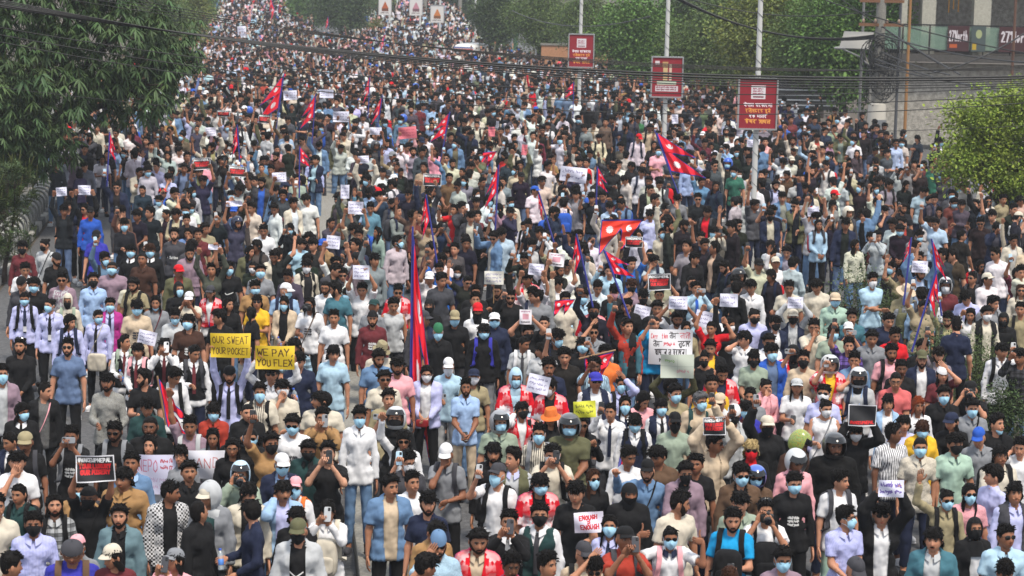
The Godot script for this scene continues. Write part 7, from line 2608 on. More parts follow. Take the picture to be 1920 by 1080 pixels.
	o = p(-1.73, -27.18, "slim top:long,white collar:white hair:quiff mask:blue look:2 legs:denim yaw:5", "man in white zip sweatshirt and blue jeans by the median", 0.28)
	o = p(-1.37, -28.45, "top:tee,black helmet:lgrey gaiter:black pose:phone1 look:0", "rider in grey helmet and black tee filming")
	phone(o, "phone held sideways by the rider in the grey helmet", 0, false, "wide")
	o = p(-1.24, -27.72, "f top:long,white sunglasses hair:bob straps:black pose:phoneup look:12 nod:10", "woman with bobbed hair, sunglasses and white shirt")
	o = p(-1.13, -32.08, "f top:tank,white over:jacket,lav hair:long glasses mask:white pose:waist look:5 legs:black", "woman in white top under open lilac shirt")
	pouch(o, "small red pouch held by the woman in the lilac shirt")
	o = p(-0.85, -32.43, "f top:tee,sky cap:white mask:white hair:pony,brownhair pose:chest look:5 legs:lgrey", "woman in white cap and pale blue tee with phone")
	phone(o, "phone held by the woman in the white cap", 0, false, "grey")
	o = p(-0.58, -30.92, "slim top:tee,lblue collar:lblue hair:fade beard pose:waist look:2 yaw:4 legs:beige", "bearded man in blue polo and beige trousers")
	phone(o, "phone held low by the man in the blue polo", 0, true, "black")
	o = p(-0.49, -31.95, "f top:tee,khaki cap:navy mask:white hair:long look:8", "woman in navy cap and white mask in khaki")
	o = p(-0.12, -28.68, "top:tee,sage collar:sage helmet:grey mask:blue look:20 legs:dgrey", "man in sage shirt, grey helmet and blue mask")
	o = p(0.07, -31.37, "top:long,sky hood:sky mask:blue over:cape,red,nflag look:2 pose:hold", "person in pale blue hood and mask with flag scarf")
	o = p(0.15, -29.85, "f top:long,white mask:black hair:part look:20 over:cape,red,nflag pose:ear straps:black", "woman in black mask with a flag over white shirt")
	o = p(0.54, -30.97, "top:tee,black hair:fringe mask:white over:cape,red,nflag look:-30 nod:10 pose:hold", "black-haired person wrapped in a flag reading a sheet")
	sheet(at(0.37, 1.67, -30.71, 0, 12), "paper", 0.29, 0.24, "white sheet of handwriting held before the flag wearer", "placard", 0.015, false, "placards and posters held up by marchers")
	o = p(0.52, -29.25, "f top:long,black,floral hair:long bucket:orange look:-5", "smiling woman in orange bucket hat and patterned dress")
	o = p(0.36, -28.00, "top:tee,cream,stripe hair:fade glasses mask:blue straps:grey look:3", "man in striped cream shirt, glasses and blue mask")
	o = p(0.73, -28.35, "top:tee,olive helmet:dgrey mask:blue big look:3 pose:waist", "broad man in olive tee and dark helmet")
	o = p(0.89, -28.78, "f top:long,black,floral sunglasses hair:long look:-5 pose:0.1,1.0,0.2,0.14,1.38,0.3", "woman in sunglasses and dark patterned cardigan")
	sheet(at(0.91, 1.79, -28.52, 0, -4), "yellow_note", 0.27, 0.20, "small yellow-green card with dark writing", "placard", 0.015, false, "placards and posters held up by marchers")
	o = p(1.13, -31.45, "top:long,white over:gilet,navy cap:royal sunglasses look:2", "person in royal blue cap, sunglasses and navy gilet")
	o = p(0.52, -32.13, "top:tee,navy hair:curly moustache look:0 skin:2", "man with curls and moustache behind the sheet of handwriting")
	o = p(1.28, -29.73, "f top:long,white collar:white tie:navy hair:pony pose:phone1 look:-10", "schoolgirl in white shirt with phone at her mouth")
	phone(o, "black phone at the mouth of the schoolgirl", 0, false, "black")
	o = p(1.48, -31.67, "f top:long,lav collar:lav hair:pony mask:blue straps:black pose:browl look:3", "girl in lavender shirt and blue mask with bent arm")
	o = p(1.47, -30.09, "f top:long,white collar:white tie:navy over:vest,navy hair:long mask:blue look:-5", "long-haired schoolgirl in navy vest and blue mask")
	o = p(1.55, -29.03, "f top:long,white collar:white over:vest,navy hair:part mask:blue nod:22 look:0 straps:black", "schoolgirl in navy vest with lowered head and mask")
	o = p(1.69, -30.45, "f top:long,pink hair:long nod:30 look:15 yaw:20", "woman in pink top with long hair hanging forward")
	o = p(1.93, -30.11, "f top:long,white collar:white tie:black over:gilet,navy hair:part mask:blue look:3", "schoolgirl in dark blazer and blue mask behind the black cap")
	o = p(2.12, -30.51, "top:long,khaki hair:quiff mask:blue look:15 nod:5", "man in khaki shirt behind the black gold-badged cap")
	o = p(2.02, -28.77, "top:tee,sage cap:black mask:black sunglasses look:5", "man in sage tee, black cap and black mask")
	o = p(2.14, -31.55, "f top:long,olive,camo hair:part look:60 yaw:10 pose:-0.15,1.81,0.19,0.28,1.81,0.19", "person in camouflage shirt holding up a folded card")
	sheet(at(2.21, 1.84, -31.29, 0, 0), "grey_card", 0.44, 0.32, "folded grey-green card held overhead", "placard", 0.015, false, "placards and posters held up by marchers")
	o = p(2.70, -31.65, "f top:long,yellow big hair:short look:15 nod:-8 skin:2", "laughing person in yellow sweatshirt")
	o = p(2.43, -30.20, "top:long,beige over:jacket,beige hair:quiff,greyhair mask:blue glasses pose:phone1l straps:dgreen look:30", "grey-haired man in beige jacket taking a selfie")
	phone(o, "dark phone held up by the grey-haired man", 1, false, "black")
	o = p(2.73, -30.55, "f top:tee,white cap:beige sunglasses hair:part look:-10", "woman in beige cap and sunglasses beside the selfie taker")
	o = p(2.78, -29.21, "top:long,lgrey over:jacket,lgrey capb:white mask:black pose:phone1 look:-10", "person in grey cardigan, white cap and black mask")
	phone(o, "black phone held by the person in the grey cardigan", 0, false, "black")
	o = p(2.86, -32.06, "top:tee,navy over:cape,red,nflag hair:short nod:25 look:10 beard", "bearded man with lowered eyes and flag on his shoulders")
	o = p(3.02, -30.12, "f top:tee,royal collar:maroon hair:fringe mask:blue look:8 nod:8", "girl in royal blue shirt with maroon collar")
	o = p(3.15, -30.85, "f top:long,grey hair:long look:-5 nod:5", "long-haired woman behind the royal blue shirt")
	o = p(3.44, -31.85, "f top:long,pink over:gilet,pink hair:bun pose:chin look:10 nod:8", "woman in pink gilet holding a scarf to her face")
	o = p(3.86, -31.78, "f top:tee,white cap:lgrey hair:long pose:chest look:5", "smiling woman in grey cap and white tee")
	phone(o, "phone held low by the smiling woman in white", 0, true, "black")
	o = p(2.38, -27.45, "top:long,beige over:jacket,beige hair:short sunglasses look:60 yaw:10 pose:-0.13,1.86,0.19,0.12,1.86,0.19", "man in beige jacket turning aside under a poster")
	sheet(at(2.37, 1.89, -27.19, 0, -3), "wakeup", 0.26, 0.21, "bent black placard held over the beige jacket", "placard", 0.015, false, "placards and posters held up by marchers")
	o = p(2.82, -27.35, "top:long,black hair:part,blonde sunglasses gaiter:red look:0 pose:chest", "person with dyed hair, sunglasses and red bandana")
	o = p(3.13, -28.63, "top:zip,black cap:cream mask:black pose:phoneup look:-5", "person in black leather jacket and cream cap filming")
	phone(o, "grey phone lifted by the person in black leather", 0, false, "grey")
	o = p(3.37, -27.64, "top:tee,dbrown helmet:colours look:40 nod:35 yaw:30", "rider in multicoloured helmet and brown jersey")
	o = p(4.04, -30.20, "f top:tank,white hair:bun mask:white bag:grey look:30 pose:chest", "woman in white tank top and white mask")
	o = p(4.23, -28.76, "f top:long,black over:jacket,black hair:part mask:white look:2 yaw:0 pose:-0.12,1.76,0.19,0.20,1.76,0.19", "person in black jacket and white mask under a placard")
	sheet(at(4.27, 1.79, -28.50, 0, 0), "wakeup_skull", 0.34, 0.26, "black placard with one red line of letters", "placard", 0.015, false, "placards and posters held up by marchers")
	o = p(3.78, -27.33, "top:zip,black,camo helmet:black look:8 beard skin:3 big", "man in open-faced black helmet and gold-mottled jacket")
	o = p(4.60, -28.25, "top:tee,white,stripe hair:fade look:60 yaw:20 skin:3", "man in vertical striped shirt seen in profile")
	o = p(5.08, -29.01, "f top:long,yellow over:cape,yellow hair:part,brownhair mask:blue nod:15 look:-5", "woman in yellow shawl and blue mask")
	o = p(4.92, -29.42, "f top:long,lav hair:part look:-10", "woman half hidden between the stripes and the yellow shawl")
	o = p(4.88, -30.43, "f top:long,white over:gilet,ldenim hair:part look:5", "pale woman in denim pinafore")
	o = p(5.28, -30.53, "f top:long,white hair:bob,ginger look:3", "woman with copper bobbed hair in white sweater")
	o = p(5.71, -31.10, "top:tee,black collar:black hair:quiff mask:blue look:3", "man in black shirt and blue mask with white headband")
	o = p(5.92, -30.22, "top:tee,grey collar:grey hair:quiff mask:blue bag:black look:3", "man in grey shirt and mask with crossed bag strap")
	o = p(5.55, -29.51, "f top:long,black cap:navy hair:long look:-40 nod:10 pose:hold", "long-haired person in navy cap and black hoodie")
	o = p(5.25, -27.71, "top:tee,mint collar:mint hair:messy mask:black look:10", "man in mint polo and black mask")
	o = p(5.68, -28.42, "top:tee,grey collar:grey cap:blue look:-30 nod:20 legs:navy", "man in bright blue cap and slate polo looking down")
	o = p(6.05, -29.25, "top:long,black chinmask:blue hair:quiff look:50 straps:black", "man in black with a mask pulled under his chin")
	o = p(5.68, -27.20, "top:tee,cream straps:black hair:part glasses pose:chest look:3", "young man in glasses and cream tee with phone")
	phone(o, "phone held by the young man in the cream tee", 0, false, "black")
	o = p(6.07, -27.91, "top:tee,white hair:short pose:ear look:-10", "man in white tee with hand at his ear")
	o = p(5.20, -31.87, "top:tee,coral hair:buzz glasses pose:waist look:2", "man in coral tee and glasses")
	o = p(5.40, -32.69, "top:tee,black hair:short moustache look:-3 skin:3", "man with moustache in black tee behind the coral tee")
	o = p(5.79, -33.32, "top:tee,white over:jacket,navy cap:olive glasses look:-4 beard", "smiling man in olive cap and navy jacket")
	o = p(5.97, -32.69, "f top:tee,maroon capb:white hair:long pose:browl look:-5", "woman in maroon shading herself with raised arm")
	o = p(6.13, -31.40, "top:tee,black cap:black pose:cam look:-5", "photographer in black cap beside the grey shirt")
	camera(o, "black camera held by the photographer in the black cap")
	o = p(4.72, -32.02, "top:tee,lgrey helmet:lgrey gaiter:black lanyard:lblue straps:navy pose:ear look:10", "rider in silver helmet with a lanyard")


func marchers_3() -> void:
	var o: Node3D
	o = p(4.10, -30.81, "top:tee,lav sunglasses mask:white hair:short look:-8", "person in lavender tee and dark glasses with white mask")
	o = p(4.43, -32.79, "top:tee,yellow over:cape,red,nflag helmet:lgrey pose:phone1 look:-5", "rider in pale helmet and yellow with a flag")
	phone(o, "phone held by the rider in yellow with a flag", 0, false, "lgrey")
	o = p(7.03, -33.90, "top:long,white collar:white hair:fringe pose:phone1l straps:black look:15 legs:black", "man in white untucked shirt filming near the shrubs", 0.1)
	phone(o, "phone held by the man in the untucked white shirt", 1, false, "lgrey")
	o = p(7.18, -33.31, "top:long,dgrey,plaid hair:messy pose:phone1 look:-25 legs:ldenim", "man in dark plaid shirt with outstretched arm", 0.1)
	o = p(5.44, -33.88, "top:tee,pink hair:short straps:black look:5 beard", "laughing man in pale pink tee with one strap")
	o = p(5.37, -35.28, "top:tee,grey collar:grey hair:quiff look:5", "man in grey buttoned shirt beside the red polo")
	o = p(4.94, -34.62, "top:tee,purple,plaid hair:short moustache pose:phoneup look:8", "man in purple plaid shirt raising his arm")
	phone(o, "phone raised by the man in purple plaid", 0, false, "black")
	o = p(4.85, -33.34, "top:tee,denim hair:fade pose:chin look:-3", "man in blue denim shirt thumbing his lip")
	o = p(5.75, -35.57, "top:tee,red collar:red hair:fade look:5 skin:2", "man in bright red polo")
	o = p(6.01, -34.62, "top:tee,black hair:quiff nod:10 look:-5", "man in black tee behind the olive cap")
	o = p(6.46, -34.38, "top:tee,navy hair:fade yaw:170 look:10 legs:black", "man in navy tee standing with his back turned on the planter", 0.35)
	o = p(5.85, -36.87, "top:tee,navy hair:fade nod:15 look:20", "man in navy and white jersey with lowered face")
	o = p(5.35, -37.28, "top:tee,teal hair:quiff look:-5 nod:6", "man in teal shirt behind the white baseball cap")
	o = p(5.14, -36.13, "top:tee,navy cap:white hair:short pose:phone2 look:0", "person in white baseball cap filming towards the bridge")
	phone(o, "phone held sideways by the person in the white baseball cap", 0, false, "wide")
	o = p(4.84, -35.60, "top:tee,sage hair:part mask:blue look:3", "man in sage tee and blue mask with parted hair")
	o = p(4.59, -35.91, "top:tee,cream collar:cream hair:fade glasses pose:chin look:-10", "man in glasses and cream shirt drinking")
	o = p(5.32, -39.10, "top:long,mint collar:mint cap:beige mask:blue look:3", "man in mint shirt, beige cap and blue mask")
	o = p(5.23, -40.71, "top:long,cream hair:messy pose:hold look:-20 nod:20 legs:beige", "man in cream sweater near the round shrub")
	o = p(5.93, -39.20, "top:tee,sky hair:short mask:white pose:cross look:3 legs:denim", "man in pale blue tee with folded arms on the planter", 0.3)
	o = p(6.55, -39.32, "top:long,grey hood:grey pack:olive yaw:165 look:0", "hooded person in grey with an olive backpack")
	o = p(6.72, -38.93, "top:long,ldenim pack:dgrey hair:messy yaw:178 look:0 legs:ldenim", "person in pale denim with a large grey backpack", 0.1)
	o = p(6.95, -39.40, "top:tee,white hair:short yaw:150 look:20 legs:lgrey", "person in white tee facing away beside the grey backpack")
	o = p(7.40, -40.58, "top:tee,maroon helmet:lgrey mask:white look:5", "rider in maroon tee and silver helmet by the leaning flag")
	o = p(7.62, -39.71, "top:tee,lav hair:messy nod:35 look:-20 yaw:-15 legs:lgrey", "man in lavender tee bending his head")
	o = p(7.40, -38.24, "f top:long,white hair:long pose:phone1 look:0", "woman in white with a raised hand before her face")
	o = p(7.52, -37.62, "top:long,cream over:gilet,black hair:quiff mask:white look:5", "man in cream and black jacket with a white cup mask")
	o = p(7.87, -37.90, "f top:long,black hijab:black mask:black look:-5", "woman in black head scarf and mask beside the cream jacket")
	o = p(7.90, -39.05, "top:long,grey hair:curly straps:grey look:30", "shouting curly-haired man with a grey strap")
	o = p(8.85, -41.31, "f top:long,cream sunglasses hair:long,brownhair look:-5", "woman in sunglasses and cream at the verge")
	o = p(8.21, -38.25, "top:tee,khaki straps:black hair:short look:-10", "man in khaki tee with black straps at the verge")
	o = p(6.65, -40.17, "top:tee,khaki straw hair:short nod:20 look:10", "person in broad straw hat")
	o = p(6.86, -41.84, "top:tee,khaki hair:fringe pose:wave look:-5", "man in khaki tee reaching across before the flag")
	o = p(-7.82, -38.07, "f top:long,lav collar:lav tie:navy lanyard:navy straps:black hair:pony mask:blue look:-5 legs:black", "schoolgirl in lavender shirt with black straps and badge")
	o = p(-7.24, -37.20, "f top:long,lav collar:lav tie:black lanyard:black hair:bun mask:blue look:-35 legs:black", "schoolgirl with a hair bun, tie and badge")
	o = p(-6.71, -35.91, "f top:long,lav collar:lav tie:navy straps:navy hair:bob look:50 legs:black", "schoolgirl with bobbed hair looking down the road")
	o = p(-6.38, -36.52, "f top:long,lav collar:lav tie:black hair:pony mask:blue tote:cream look:40 legs:black", "schoolgirl carrying a cream canvas bag")
	o = p(-6.34, -37.43, "f top:long,lav collar:lav tie:navy over:jacket,magenta hair:short mask:blue look:3 legs:black", "schoolgirl with a magenta jacket over lavender shirt")
	o = p(-7.03, -37.55, "f top:long,cream hijab:cream mask:black look:0 pack:sage", "woman in cream head scarf and black mask")
	o = p(-6.95, -39.39, "top:long,lblue collar:lblue hair:quiff mask:black look:0 legs:navy", "man in light blue shirt and black mask")
	o = p(-6.24, -39.25, "top:tee,khaki collar:khaki straps:black hair:quiff beard look:-5 nod:8", "bearded man in khaki shirt with black backpack")
	o = p(-5.77, -36.49, "top:tee,beige print:lines hair:fringe glasses mask:blue look:3", "boy in beige lettered tee, glasses and mask")
	sheet(at(-5.57, 1.22, -36.23, 0, 12), "paper", 0.28, 0.21, "small white paper covered in handwriting above the school vests", "placard", 0.015, false, "placards and posters held up by marchers")
	o = p(-5.63, -37.53, "f top:tee,grey chinmask:blue hair:long bag:maroon look:-3", "woman in blue-grey tee with a dark red strap")
	o = p(-5.12, -36.10, "top:tee,lgrey hair:short glasses mask:blue pose:chest nod:22 look:-10", "man in grey tee looking at his phone")
	phone(o, "phone watched by the man in the grey tee", 0, true, "black")
	o = p(-4.80, -35.24, "top:tee,dbrown print:lines mask:blue hair:part look:-25", "man in dark brown printed tee and blue mask")
	o = p(-5.22, -38.43, "f top:tee,cream cap:white hair:long pose:phone2 look:0", "woman in white cap holding her hands to her face")
	o = p(-5.57, -34.10, "f top:long,white collar:white tie:maroon over:vest,black hair:pony look:50 pose:hold straps:sage", "schoolgirl in black vest holding a bottle and papers")
	bottle(o, "blue-labelled bottle held by the schoolgirl in the black vest", 0)
	o = p(-5.29, -33.59, "f top:long,white collar:white tie:maroon over:vest,black straps:pink hair:part look:3 pose:waist", "smiling schoolgirl in black vest with pink straps")
	o = p(-4.95, -33.81, "f top:long,white collar:white tie:maroon over:vest,black hair:part pose:phone2 look:0", "schoolgirl in black vest taking a photo")
	phone(o, "white phone held by the schoolgirl taking a photo", 0, false, "white")
	o = p(-4.45, -33.13, "f top:long,white collar:white tie:maroon over:vest,black straps:dgrey hair:pony look:25 nod:15 pose:chest", "schoolgirl in black vest looking down with grey straps")
	o = p(-7.45, -39.31, "top:long,mauve hair:fade sunglasses look:5 over:tank,lgrey", "man in mauve raglan tee and sunglasses")
	o = p(-7.76, -38.55, "top:tee,black hair:curly mask:blue look:0 nod:10", "curly-haired man in black with blue mask")
	o = p(-8.02, -38.87, "top:long,dgrey capb:black hair:short look:3", "man in backward black cap and charcoal shirt")
	o = p(-4.95, -39.05, "f top:tee,white cap:dgrey over:cape,red,nflag hair:long look:-3", "person in dark cap wrapped in a red and white flag")
	o = p(-5.45, -38.82, "top:long,black hood:black mask:blue look:25", "person in black hood and blue mask")
	o = p(-4.50, -37.58, "f top:long,black hair:long look:45", "woman with long black hair looking aside in black")
	o = p(-4.40, -35.84, "top:tee,black hair:messy look:-60 yaw:-20", "person in black tee looking aside above the first yellow placard")
	o = p(-4.04, -36.89, "f top:tee,black print:lines hair:pony look:-120 yaw:-60", "woman in black tee with a red back print")
	o = p(-4.06, -37.85, "f top:tee,yellow sunglasses hair:part look:10 pose:chestl", "woman in mustard top and sunglasses")
	o = p(-3.61, -37.75, "f top:tee,black over:jacket,beige hair:long mask:blue look:-3 nod:10 pose:waist", "woman in fuzzy beige jacket and blue mask")
	bottle(o, "pink-labelled bottle held by the woman in beige", 0)
	o = p(-3.18, -37.43, "top:tee,white print:lines hair:long sunglasses bag:brown pose:chest look:-5 legs:black", "long-haired photographer in white tee with a wide strap")
	camera(o, "camera held by the long-haired photographer")
	o = p(-2.71, -36.22, "top:tee,white hair:fade look:5 legs:black", "man in plain white tee walking beside the median")
	o = p(-2.84, -38.72, "top:tee,teal hair:quiff beard look:-75 yaw:-15", "man in teal jersey looking across the road")
	o = p(-2.46, -39.06, "top:tee,white hair:short look:-3 yaw:0 pose:-0.14,1.90,0.19,0.11,1.90,0.19", "man in white tee holding a paper overhead")
	sheet(at(-2.47, 1.93, -38.80, 0, 0), "paper", 0.27, 0.23, "white handwritten paper over the man in the white tee", "placard", 0.015, false, "placards and posters held up by marchers")
	o = p(-2.17, -37.13, "top:tee,grey capb:dgreen yaw:160 look:0", "person in dark green cap facing away")
	o = p(-2.12, -36.19, "top:long,maroon print:lines beanie:black beard look:-3 legs:maroon", "man in maroon sweatshirt and black beanie")
	o = p(-1.87, -37.42, "top:tank,lgrey hair:short nod:12 look:-5", "man in pale sleeveless top")
	o = p(-1.87, -38.91, "top:tee,white over:cape,red,nflag sunglasses:white hair:short look:5", "man in white-rimmed sunglasses with a flag")
	o = p(-3.06, -33.64, "top:tee,sky,plaid hair:part pose:hold look:-20 nod:10", "young man in blue checked shirt behind the second placard")
	o = p(-3.06, -39.10, "top:long,white hair:buzz glasses beard pose:hold look:-5", "bearded man in glasses and white jacket")
	o = p(-3.71, -38.71, "top:tee,ldenim cap:white mask:blue straps:navy look:60", "man in white and blue cap with navy strap")
	o = p(-4.22, -38.93, "top:tee,tan mask:blue hair:fade look:10", "man in mustard-brown top and blue mask")
	o = p(-1.87, -33.88, "f top:tee,cream bucket:khaki hair:bob nod:20 look:20", "person in khaki bucket hat behind the denim shirt")
	o = p(-1.36, -35.99, "top:long,dgrey over:gilet,navy cap:dgrey look:55", "man in grey cap with a scarf looking aside")
	o = p(-1.08, -35.04, "top:tee,black collar:black capb:green mask:blue hair:part look:15", "man in backward green cap and black polo")
	o = p(-0.88, -36.56, "top:long,black cap:khaki mask:blue look:3", "man in mottled cap and blue mask in black")
	o = p(-0.53, -36.82, "top:tee,white balaclava:black cap:red look:0", "person in black balaclava and white tee")
	o = p(-0.26, -36.23, "top:zip,navy cap:white sunglasses mask:blue look:0", "man in white cap and navy jacket with blue mask")
	o = p(-0.41, -35.32, "top:zip,black straps:royal hair:part mask:blue glasses look:8 legs:grey yaw:0", "tall man in black jacket with blue backpack straps")
	o = p(-1.29, -37.19, "top:long,black balaclava:black glasses look:0", "person in black balaclava and goggles")
	o = p(-0.59, -38.06, "top:long,white over:jacket,black hair:short look:5", "man in black jacket over white above the balaclava")
	o = p(-0.61, -39.27, "top:tee,black hair:short beard look:3 skin:2", "man in black tee above the black jacket")
	o = p(-0.24, -39.52, "top:long,black hair:buzz beard look:0 pose:0.0,1.0,0.2,-0.05,1.3,0.3", "bearded man in black hooded top holding a stick sign")
	sheet(at(-0.30, 1.82, -39.26, 0, 0), "paper_cream", 0.32, 0.22, "cream card on a stick covered in handwriting", "placard", 0.015, true, "placards and posters held up by marchers")
	o = p(-0.03, -38.53, "top:long,black hair:fade sunglasses pose:phone1 look:0 beard", "man in black and sunglasses holding up a phone")
	phone(o, "phone held by the man in black and sunglasses", 0, false, "black")
	o = p(0.42, -38.94, "top:long,grey big hair:short look:-65 yaw:-15 pose:chest", "large man in two-tone grey sweatshirt looking aside")
	o = p(0.26, -40.50, "top:tee,cream over:cape,red,nflag hair:messy look:-30", "young man with a flag on one shoulder")
	o = p(0.51, -36.50, "f top:tee,black hair:bun look:0", "smiling woman in black tee with tied hair")
	o = p(0.17, -34.48, "f top:tee,lgrey pack:white collar:lgrey hair:pony look:50 tie:dgrey", "schoolgirl in grey shirt with a white backpack")
	o = p(0.47, -34.16, "f top:tee,lgrey collar:lgrey hair:part look:-70", "schoolgirl in grey shirt gazing upwards")
	o = p(0.65, -34.56, "top:tee,black over:jacket,navy,plaid hair:messy mask:blue glasses look:30 yaw:15", "man in dark plaid shirt over black tee with mask")
	o = p(0.66, -35.43, "f top:tee,white sunglasses hair:long look:70", "woman in sunglasses seen in profile")
	o = p(0.24, -35.21, "top:tee,black mask:black hair:short look:8 pose:-0.12,1.84,0.19,0.04,1.84,0.19", "person in black tee and mask holding up a picture")
	sheet(at(0.21, 1.87, -34.95, 0, 0), "picture", 0.18, 0.22, "printed picture held up beside the grey sweatshirt", "placard", 0.015, false, "placards and posters held up by marchers")
	o = p(1.29, -37.59, "top:tee,royal over:cape,red,nflag sunglasses beard hair:quiff look:0", "bearded man in sunglasses with a blue-edged flag")
	o = p(1.16, -38.87, "top:long,sky collar:sky mask:blue hair:quiff pose:waist look:-5 big", "man in pale blue shirt and mask with flag pinned behind")
	o = p(1.22, -35.33, "top:tee,grey collar:grey sunglasses hair:fade pose:brow look:5", "man in sunglasses and grey shirt with hand on his head")
	o = p(1.04, -34.06, "top:tee,black mask:blue hair:part pose:phone1l look:5", "man in black tee and blue mask filming")
	phone(o, "phone held by the man in the black tee and mask", 1, false, "grey")
	o = p(1.15, -32.49, "top:tee,sky,stripe hair:curly pose:phone1 look:-3 beard skin:3", "grinning man in blue striped shirt waving a flag")


func marchers_4() -> void:
	var o: Node3D
	o = p(1.34, -33.43, "top:tee,orange hair:curly look:-20 skin:2", "curly-haired person in orange tee")
	o = p(0.85, -38.14, "top:long,cream mask:black hair:short pose:fist look:0", "masked person in cream stretching an arm to a flag")
	o = p(1.69, -39.29, "top:long,black mask:pink hair:fringe nod:15 look:-10", "person in black with a pink mask")
	o = p(1.73, -35.89, "top:long,teal over:gilet,black hair:buzz sunglasses pose:fist look:8", "man in teal sleeves and sunglasses with a raised fist")
	o = p(1.85, -37.89, "top:long,black hair:short pose:brow look:-10 nod:15", "man in black with a hand on his forehead")
	o = p(2.13, -38.60, "top:long,black mask:black hair:fringe look:-3", "man in black mask behind a white card")
	sheet(at(2.11, 1.44, -38.34, 0, 12), "paper", 0.26, 0.22, "blank-looking white card before the man in the black mask", "placard", 0.015, false, "placards and posters held up by marchers")
	o = p(2.31, -37.73, "top:tee,black hair:quiff look:-5 nod:8", "smiling man in black tee beside the white card")
	o = p(2.18, -36.30, "top:tee,cyan hair:buzz pose:phone1 look:8", "smiling man in cyan tee")
	phone(o, "phone held by the smiling man in cyan", 0, false, "black")
	o = p(2.43, -39.16, "top:tee,cream hair:fade look:0 yaw:0 pose:-0.20,1.82,0.19,0.15,1.82,0.19", "man in cream shirt beneath a black poster")
	sheet(at(2.41, 1.86, -38.90, 0, -3), "wakeup", 0.37, 0.27, "black poster with red lines held over the man in cream", "placard", 0.015, false, "placards and posters held up by marchers")
	o = p(2.58, -37.02, "top:tee,white hair:quiff beard look:10 nod:12 yaw:0 pose:-0.14,1.82,0.19,0.14,1.82,0.19", "bearded man in white tee beneath a white sheet")
	sheet(at(2.58, 1.85, -36.76, 0, 0), "paper", 0.29, 0.20, "white sheet of handwriting over the bearded man in white", "placard", 0.015, false, "placards and posters held up by marchers")
	o = p(2.68, -36.38, "f top:long,khaki hair:long mask:blue look:0", "woman in blue mask behind the large painted sheet")
	sheet(at(2.44, 1.26, -36.12, 0, 0), "devanagari", 0.67, 0.54, "large white poster with lines of Devanagari writing", "placard", 0.015, false, "placards and posters held up by marchers")
	o = p(2.02, -40.25, "top:long,mauve mask:black hair:fringe,brownhair look:15", "person in mauve sweater and black mask")
	o = p(3.12, -40.22, "top:long,sky tie:blue hair:curly pose:phone2 look:0", "student in blue tie filming sideways")
	phone(o, "phone held sideways by the student in the blue tie", 0, false, "wide")
	o = p(3.22, -37.74, "f top:tee,white beanie:beige hair:part look:20", "person in beige knit cap")
	sheet(at(3.05, 1.49, -37.48, 0, 12), "paper", 0.29, 0.25, "tilted white paper before the beige knit cap", "placard", 0.015, false, "placards and posters held up by marchers")
	o = p(3.36, -36.71, "f top:long,black hair:long mask:white look:40 pose:fist", "woman with long black hair and white mask raising a hand")
	o = p(3.08, -36.43, "f top:tee,red hair:pony pose:-0.2,1.9,0.1,0.25,1.7,0.1 look:-25", "girl in red with both arms up")
	o = p(2.89, -34.24, "top:long,yellow over:jacket,black hair:quiff moustache look:0", "man with moustache in black and yellow jacket")
	o = p(2.75, -33.52, "f top:tank,black hair:bun mask:black look:0", "woman in sleeveless black top and black mask")
	o = p(3.48, -35.14, "top:tee,white collar:white hair:fringe glasses pose:ear look:-50 yaw:-10", "man in white polo pressing a paper to his cheek")
	o = p(3.42, -33.25, "top:tee,sage hair:part mask:black look:8 pose:waist", "man in grey-green tee and black mask")
	o = p(3.70, -33.60, "top:tee,slate over:jacket,blue hair:messy mask:blue look:5", "man in blue jacket over slate tee with mask")
	o = p(4.10, -33.08, "top:long,beige hair:fade mask:black look:5", "man in beige sweatshirt and black mask")
	o = p(4.04, -33.88, "top:tee,black cap:black gaiter:black over:cape,red,nflag pose:phone1 look:0", "masked person in black cap with a flag over the chest")
	phone(o, "blue phone held sideways by the masked flag wearer", 0, false, "wide")
	o = p(3.78, -34.76, "top:long,white hair:quiff sunglasses chinmask:white look:0", "man in sunglasses with a white mask at his chin")
	o = p(4.41, -37.15, "top:long,lgrey over:gilet,navy cap:cream mask:black lanyard:white look:0 yaw:0 pose:-0.11,1.85,0.19,0.11,1.85,0.19", "student in navy and grey with cream cap and badge")
	sheet(at(4.41, 1.87, -36.89, 0, 0), "paper", 0.24, 0.18, "white striped paper held above the cream cap", "placard", 0.015, false, "placards and posters held up by marchers")
	o = p(3.78, -37.02, "top:long,lav hair:bun mask:black look:15", "person in lavender with black mask and tied hair")
	o = p(4.07, -36.64, "top:long,white over:jacket,navy hair:fringe mask:black look:5", "student in navy blazer and black mask")
	o = p(4.04, -40.11, "top:long,white collar:white hair:messy glasses look:-25", "man in glasses and white shirt with messy hair")
	o = p(4.69, -40.20, "top:tee,cream hair:fade nod:10 look:0", "young man in cream tee above the striped paper")
	o = p(3.76, -39.82, "top:long,black hair:messy yaw:140 look:20", "person in black turned away beside a white placard")
	sheet(at(3.62, 1.48, -39.56, 0, 0), "paper_big", 0.30, 0.22, "white placard with two lines of capital letters", "placard", 0.015, false, "placards and posters held up by marchers")
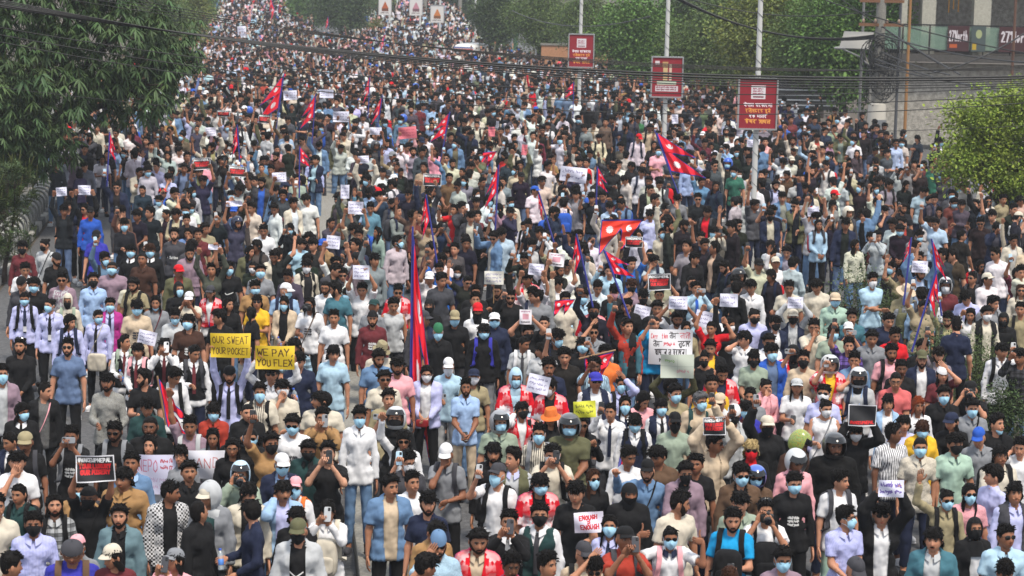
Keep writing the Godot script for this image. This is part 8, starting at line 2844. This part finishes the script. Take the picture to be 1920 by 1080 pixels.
	o = p(-7.88, -45.05, "top:tee,royal cap:black sunglasses look:0 yaw:0 legs:black pose:walk", "man in royal blue jersey and black cap walking")
	o = p(-9.32, -49.86, "top:tee,navy hair:part look:-5 legs:black pose:walk", "man in plain navy tee walking beside the kerb")
	o = p(-8.68, -48.91, "top:long,blue cap:black look:0 legs:navy", "man in bright blue jersey and black cap")
	o = p(-6.45, -45.37, "top:long,dgrey print:Setinc hair:quiff beard look:0 legs:black", "man in charcoal sweatshirt with white lettering")
	o = p(-6.93, -41.18, "top:tee,mauve hair:buzz mask:blue look:0 skin:3 big", "man in mauve-grey tee and blue mask")
	o = p(-6.51, -41.86, "top:tee,dbrown collar:dbrown hair:buzz look:0 skin:2", "man in dark brown shirt with cropped hair")
	o = p(-5.83, -42.88, "top:tee,mauve over:cape,mauve hair:fade beard look:5", "man with a brown shawl over one shoulder")
	o = p(-6.01, -45.45, "top:tee,maroon collar:maroon hair:quiff moustache look:0", "man in maroon polo with moustache")
	o = p(-6.84, -49.82, "top:long,white hair:quiff mask:blue look:0 legs:black", "man in white collarless shirt and blue mask")
	o = p(-6.91, -43.07, "top:long,black collar:white hair:messy mask:blue look:10", "shaggy-haired student in black and blue mask")
	o = p(-6.60, -43.33, "top:long,black collar:white hair:messy,brownhair mask:blue look:0", "brown-haired student in black and blue mask")
	o = p(-8.01, -41.70, "top:tee,black capb:black beard look:40", "bearded man in backward black cap beside a red bag")
	o = p(-8.66, -44.12, "f top:long,lgrey hair:bun look:-30 mask:black bag:black", "woman in grey top with tied hair beside the barrier")
	o = p(-8.94, -43.41, "top:long,maroon mask:black hair:messy look:5", "person in maroon top near the shrub")
	o = p(-8.29, -40.38, "top:tee,white hair:fade nod:15 look:10", "man in white tee behind the backward cap")
	o = p(-4.31, -40.65, "top:tee,grey mask:blue hair:quiff look:10", "man in dark fleece and light mask by the green tee")
	o = p(-4.90, -41.02, "top:tee,black print:curve mask:blue hair:fade pose:fist look:5", "man in black tee with a white curved mark and blue mask")
	o = p(-4.86, -46.38, "top:tee,white hair:fade look:0", "man in plain white tee in front of the camouflage cap")
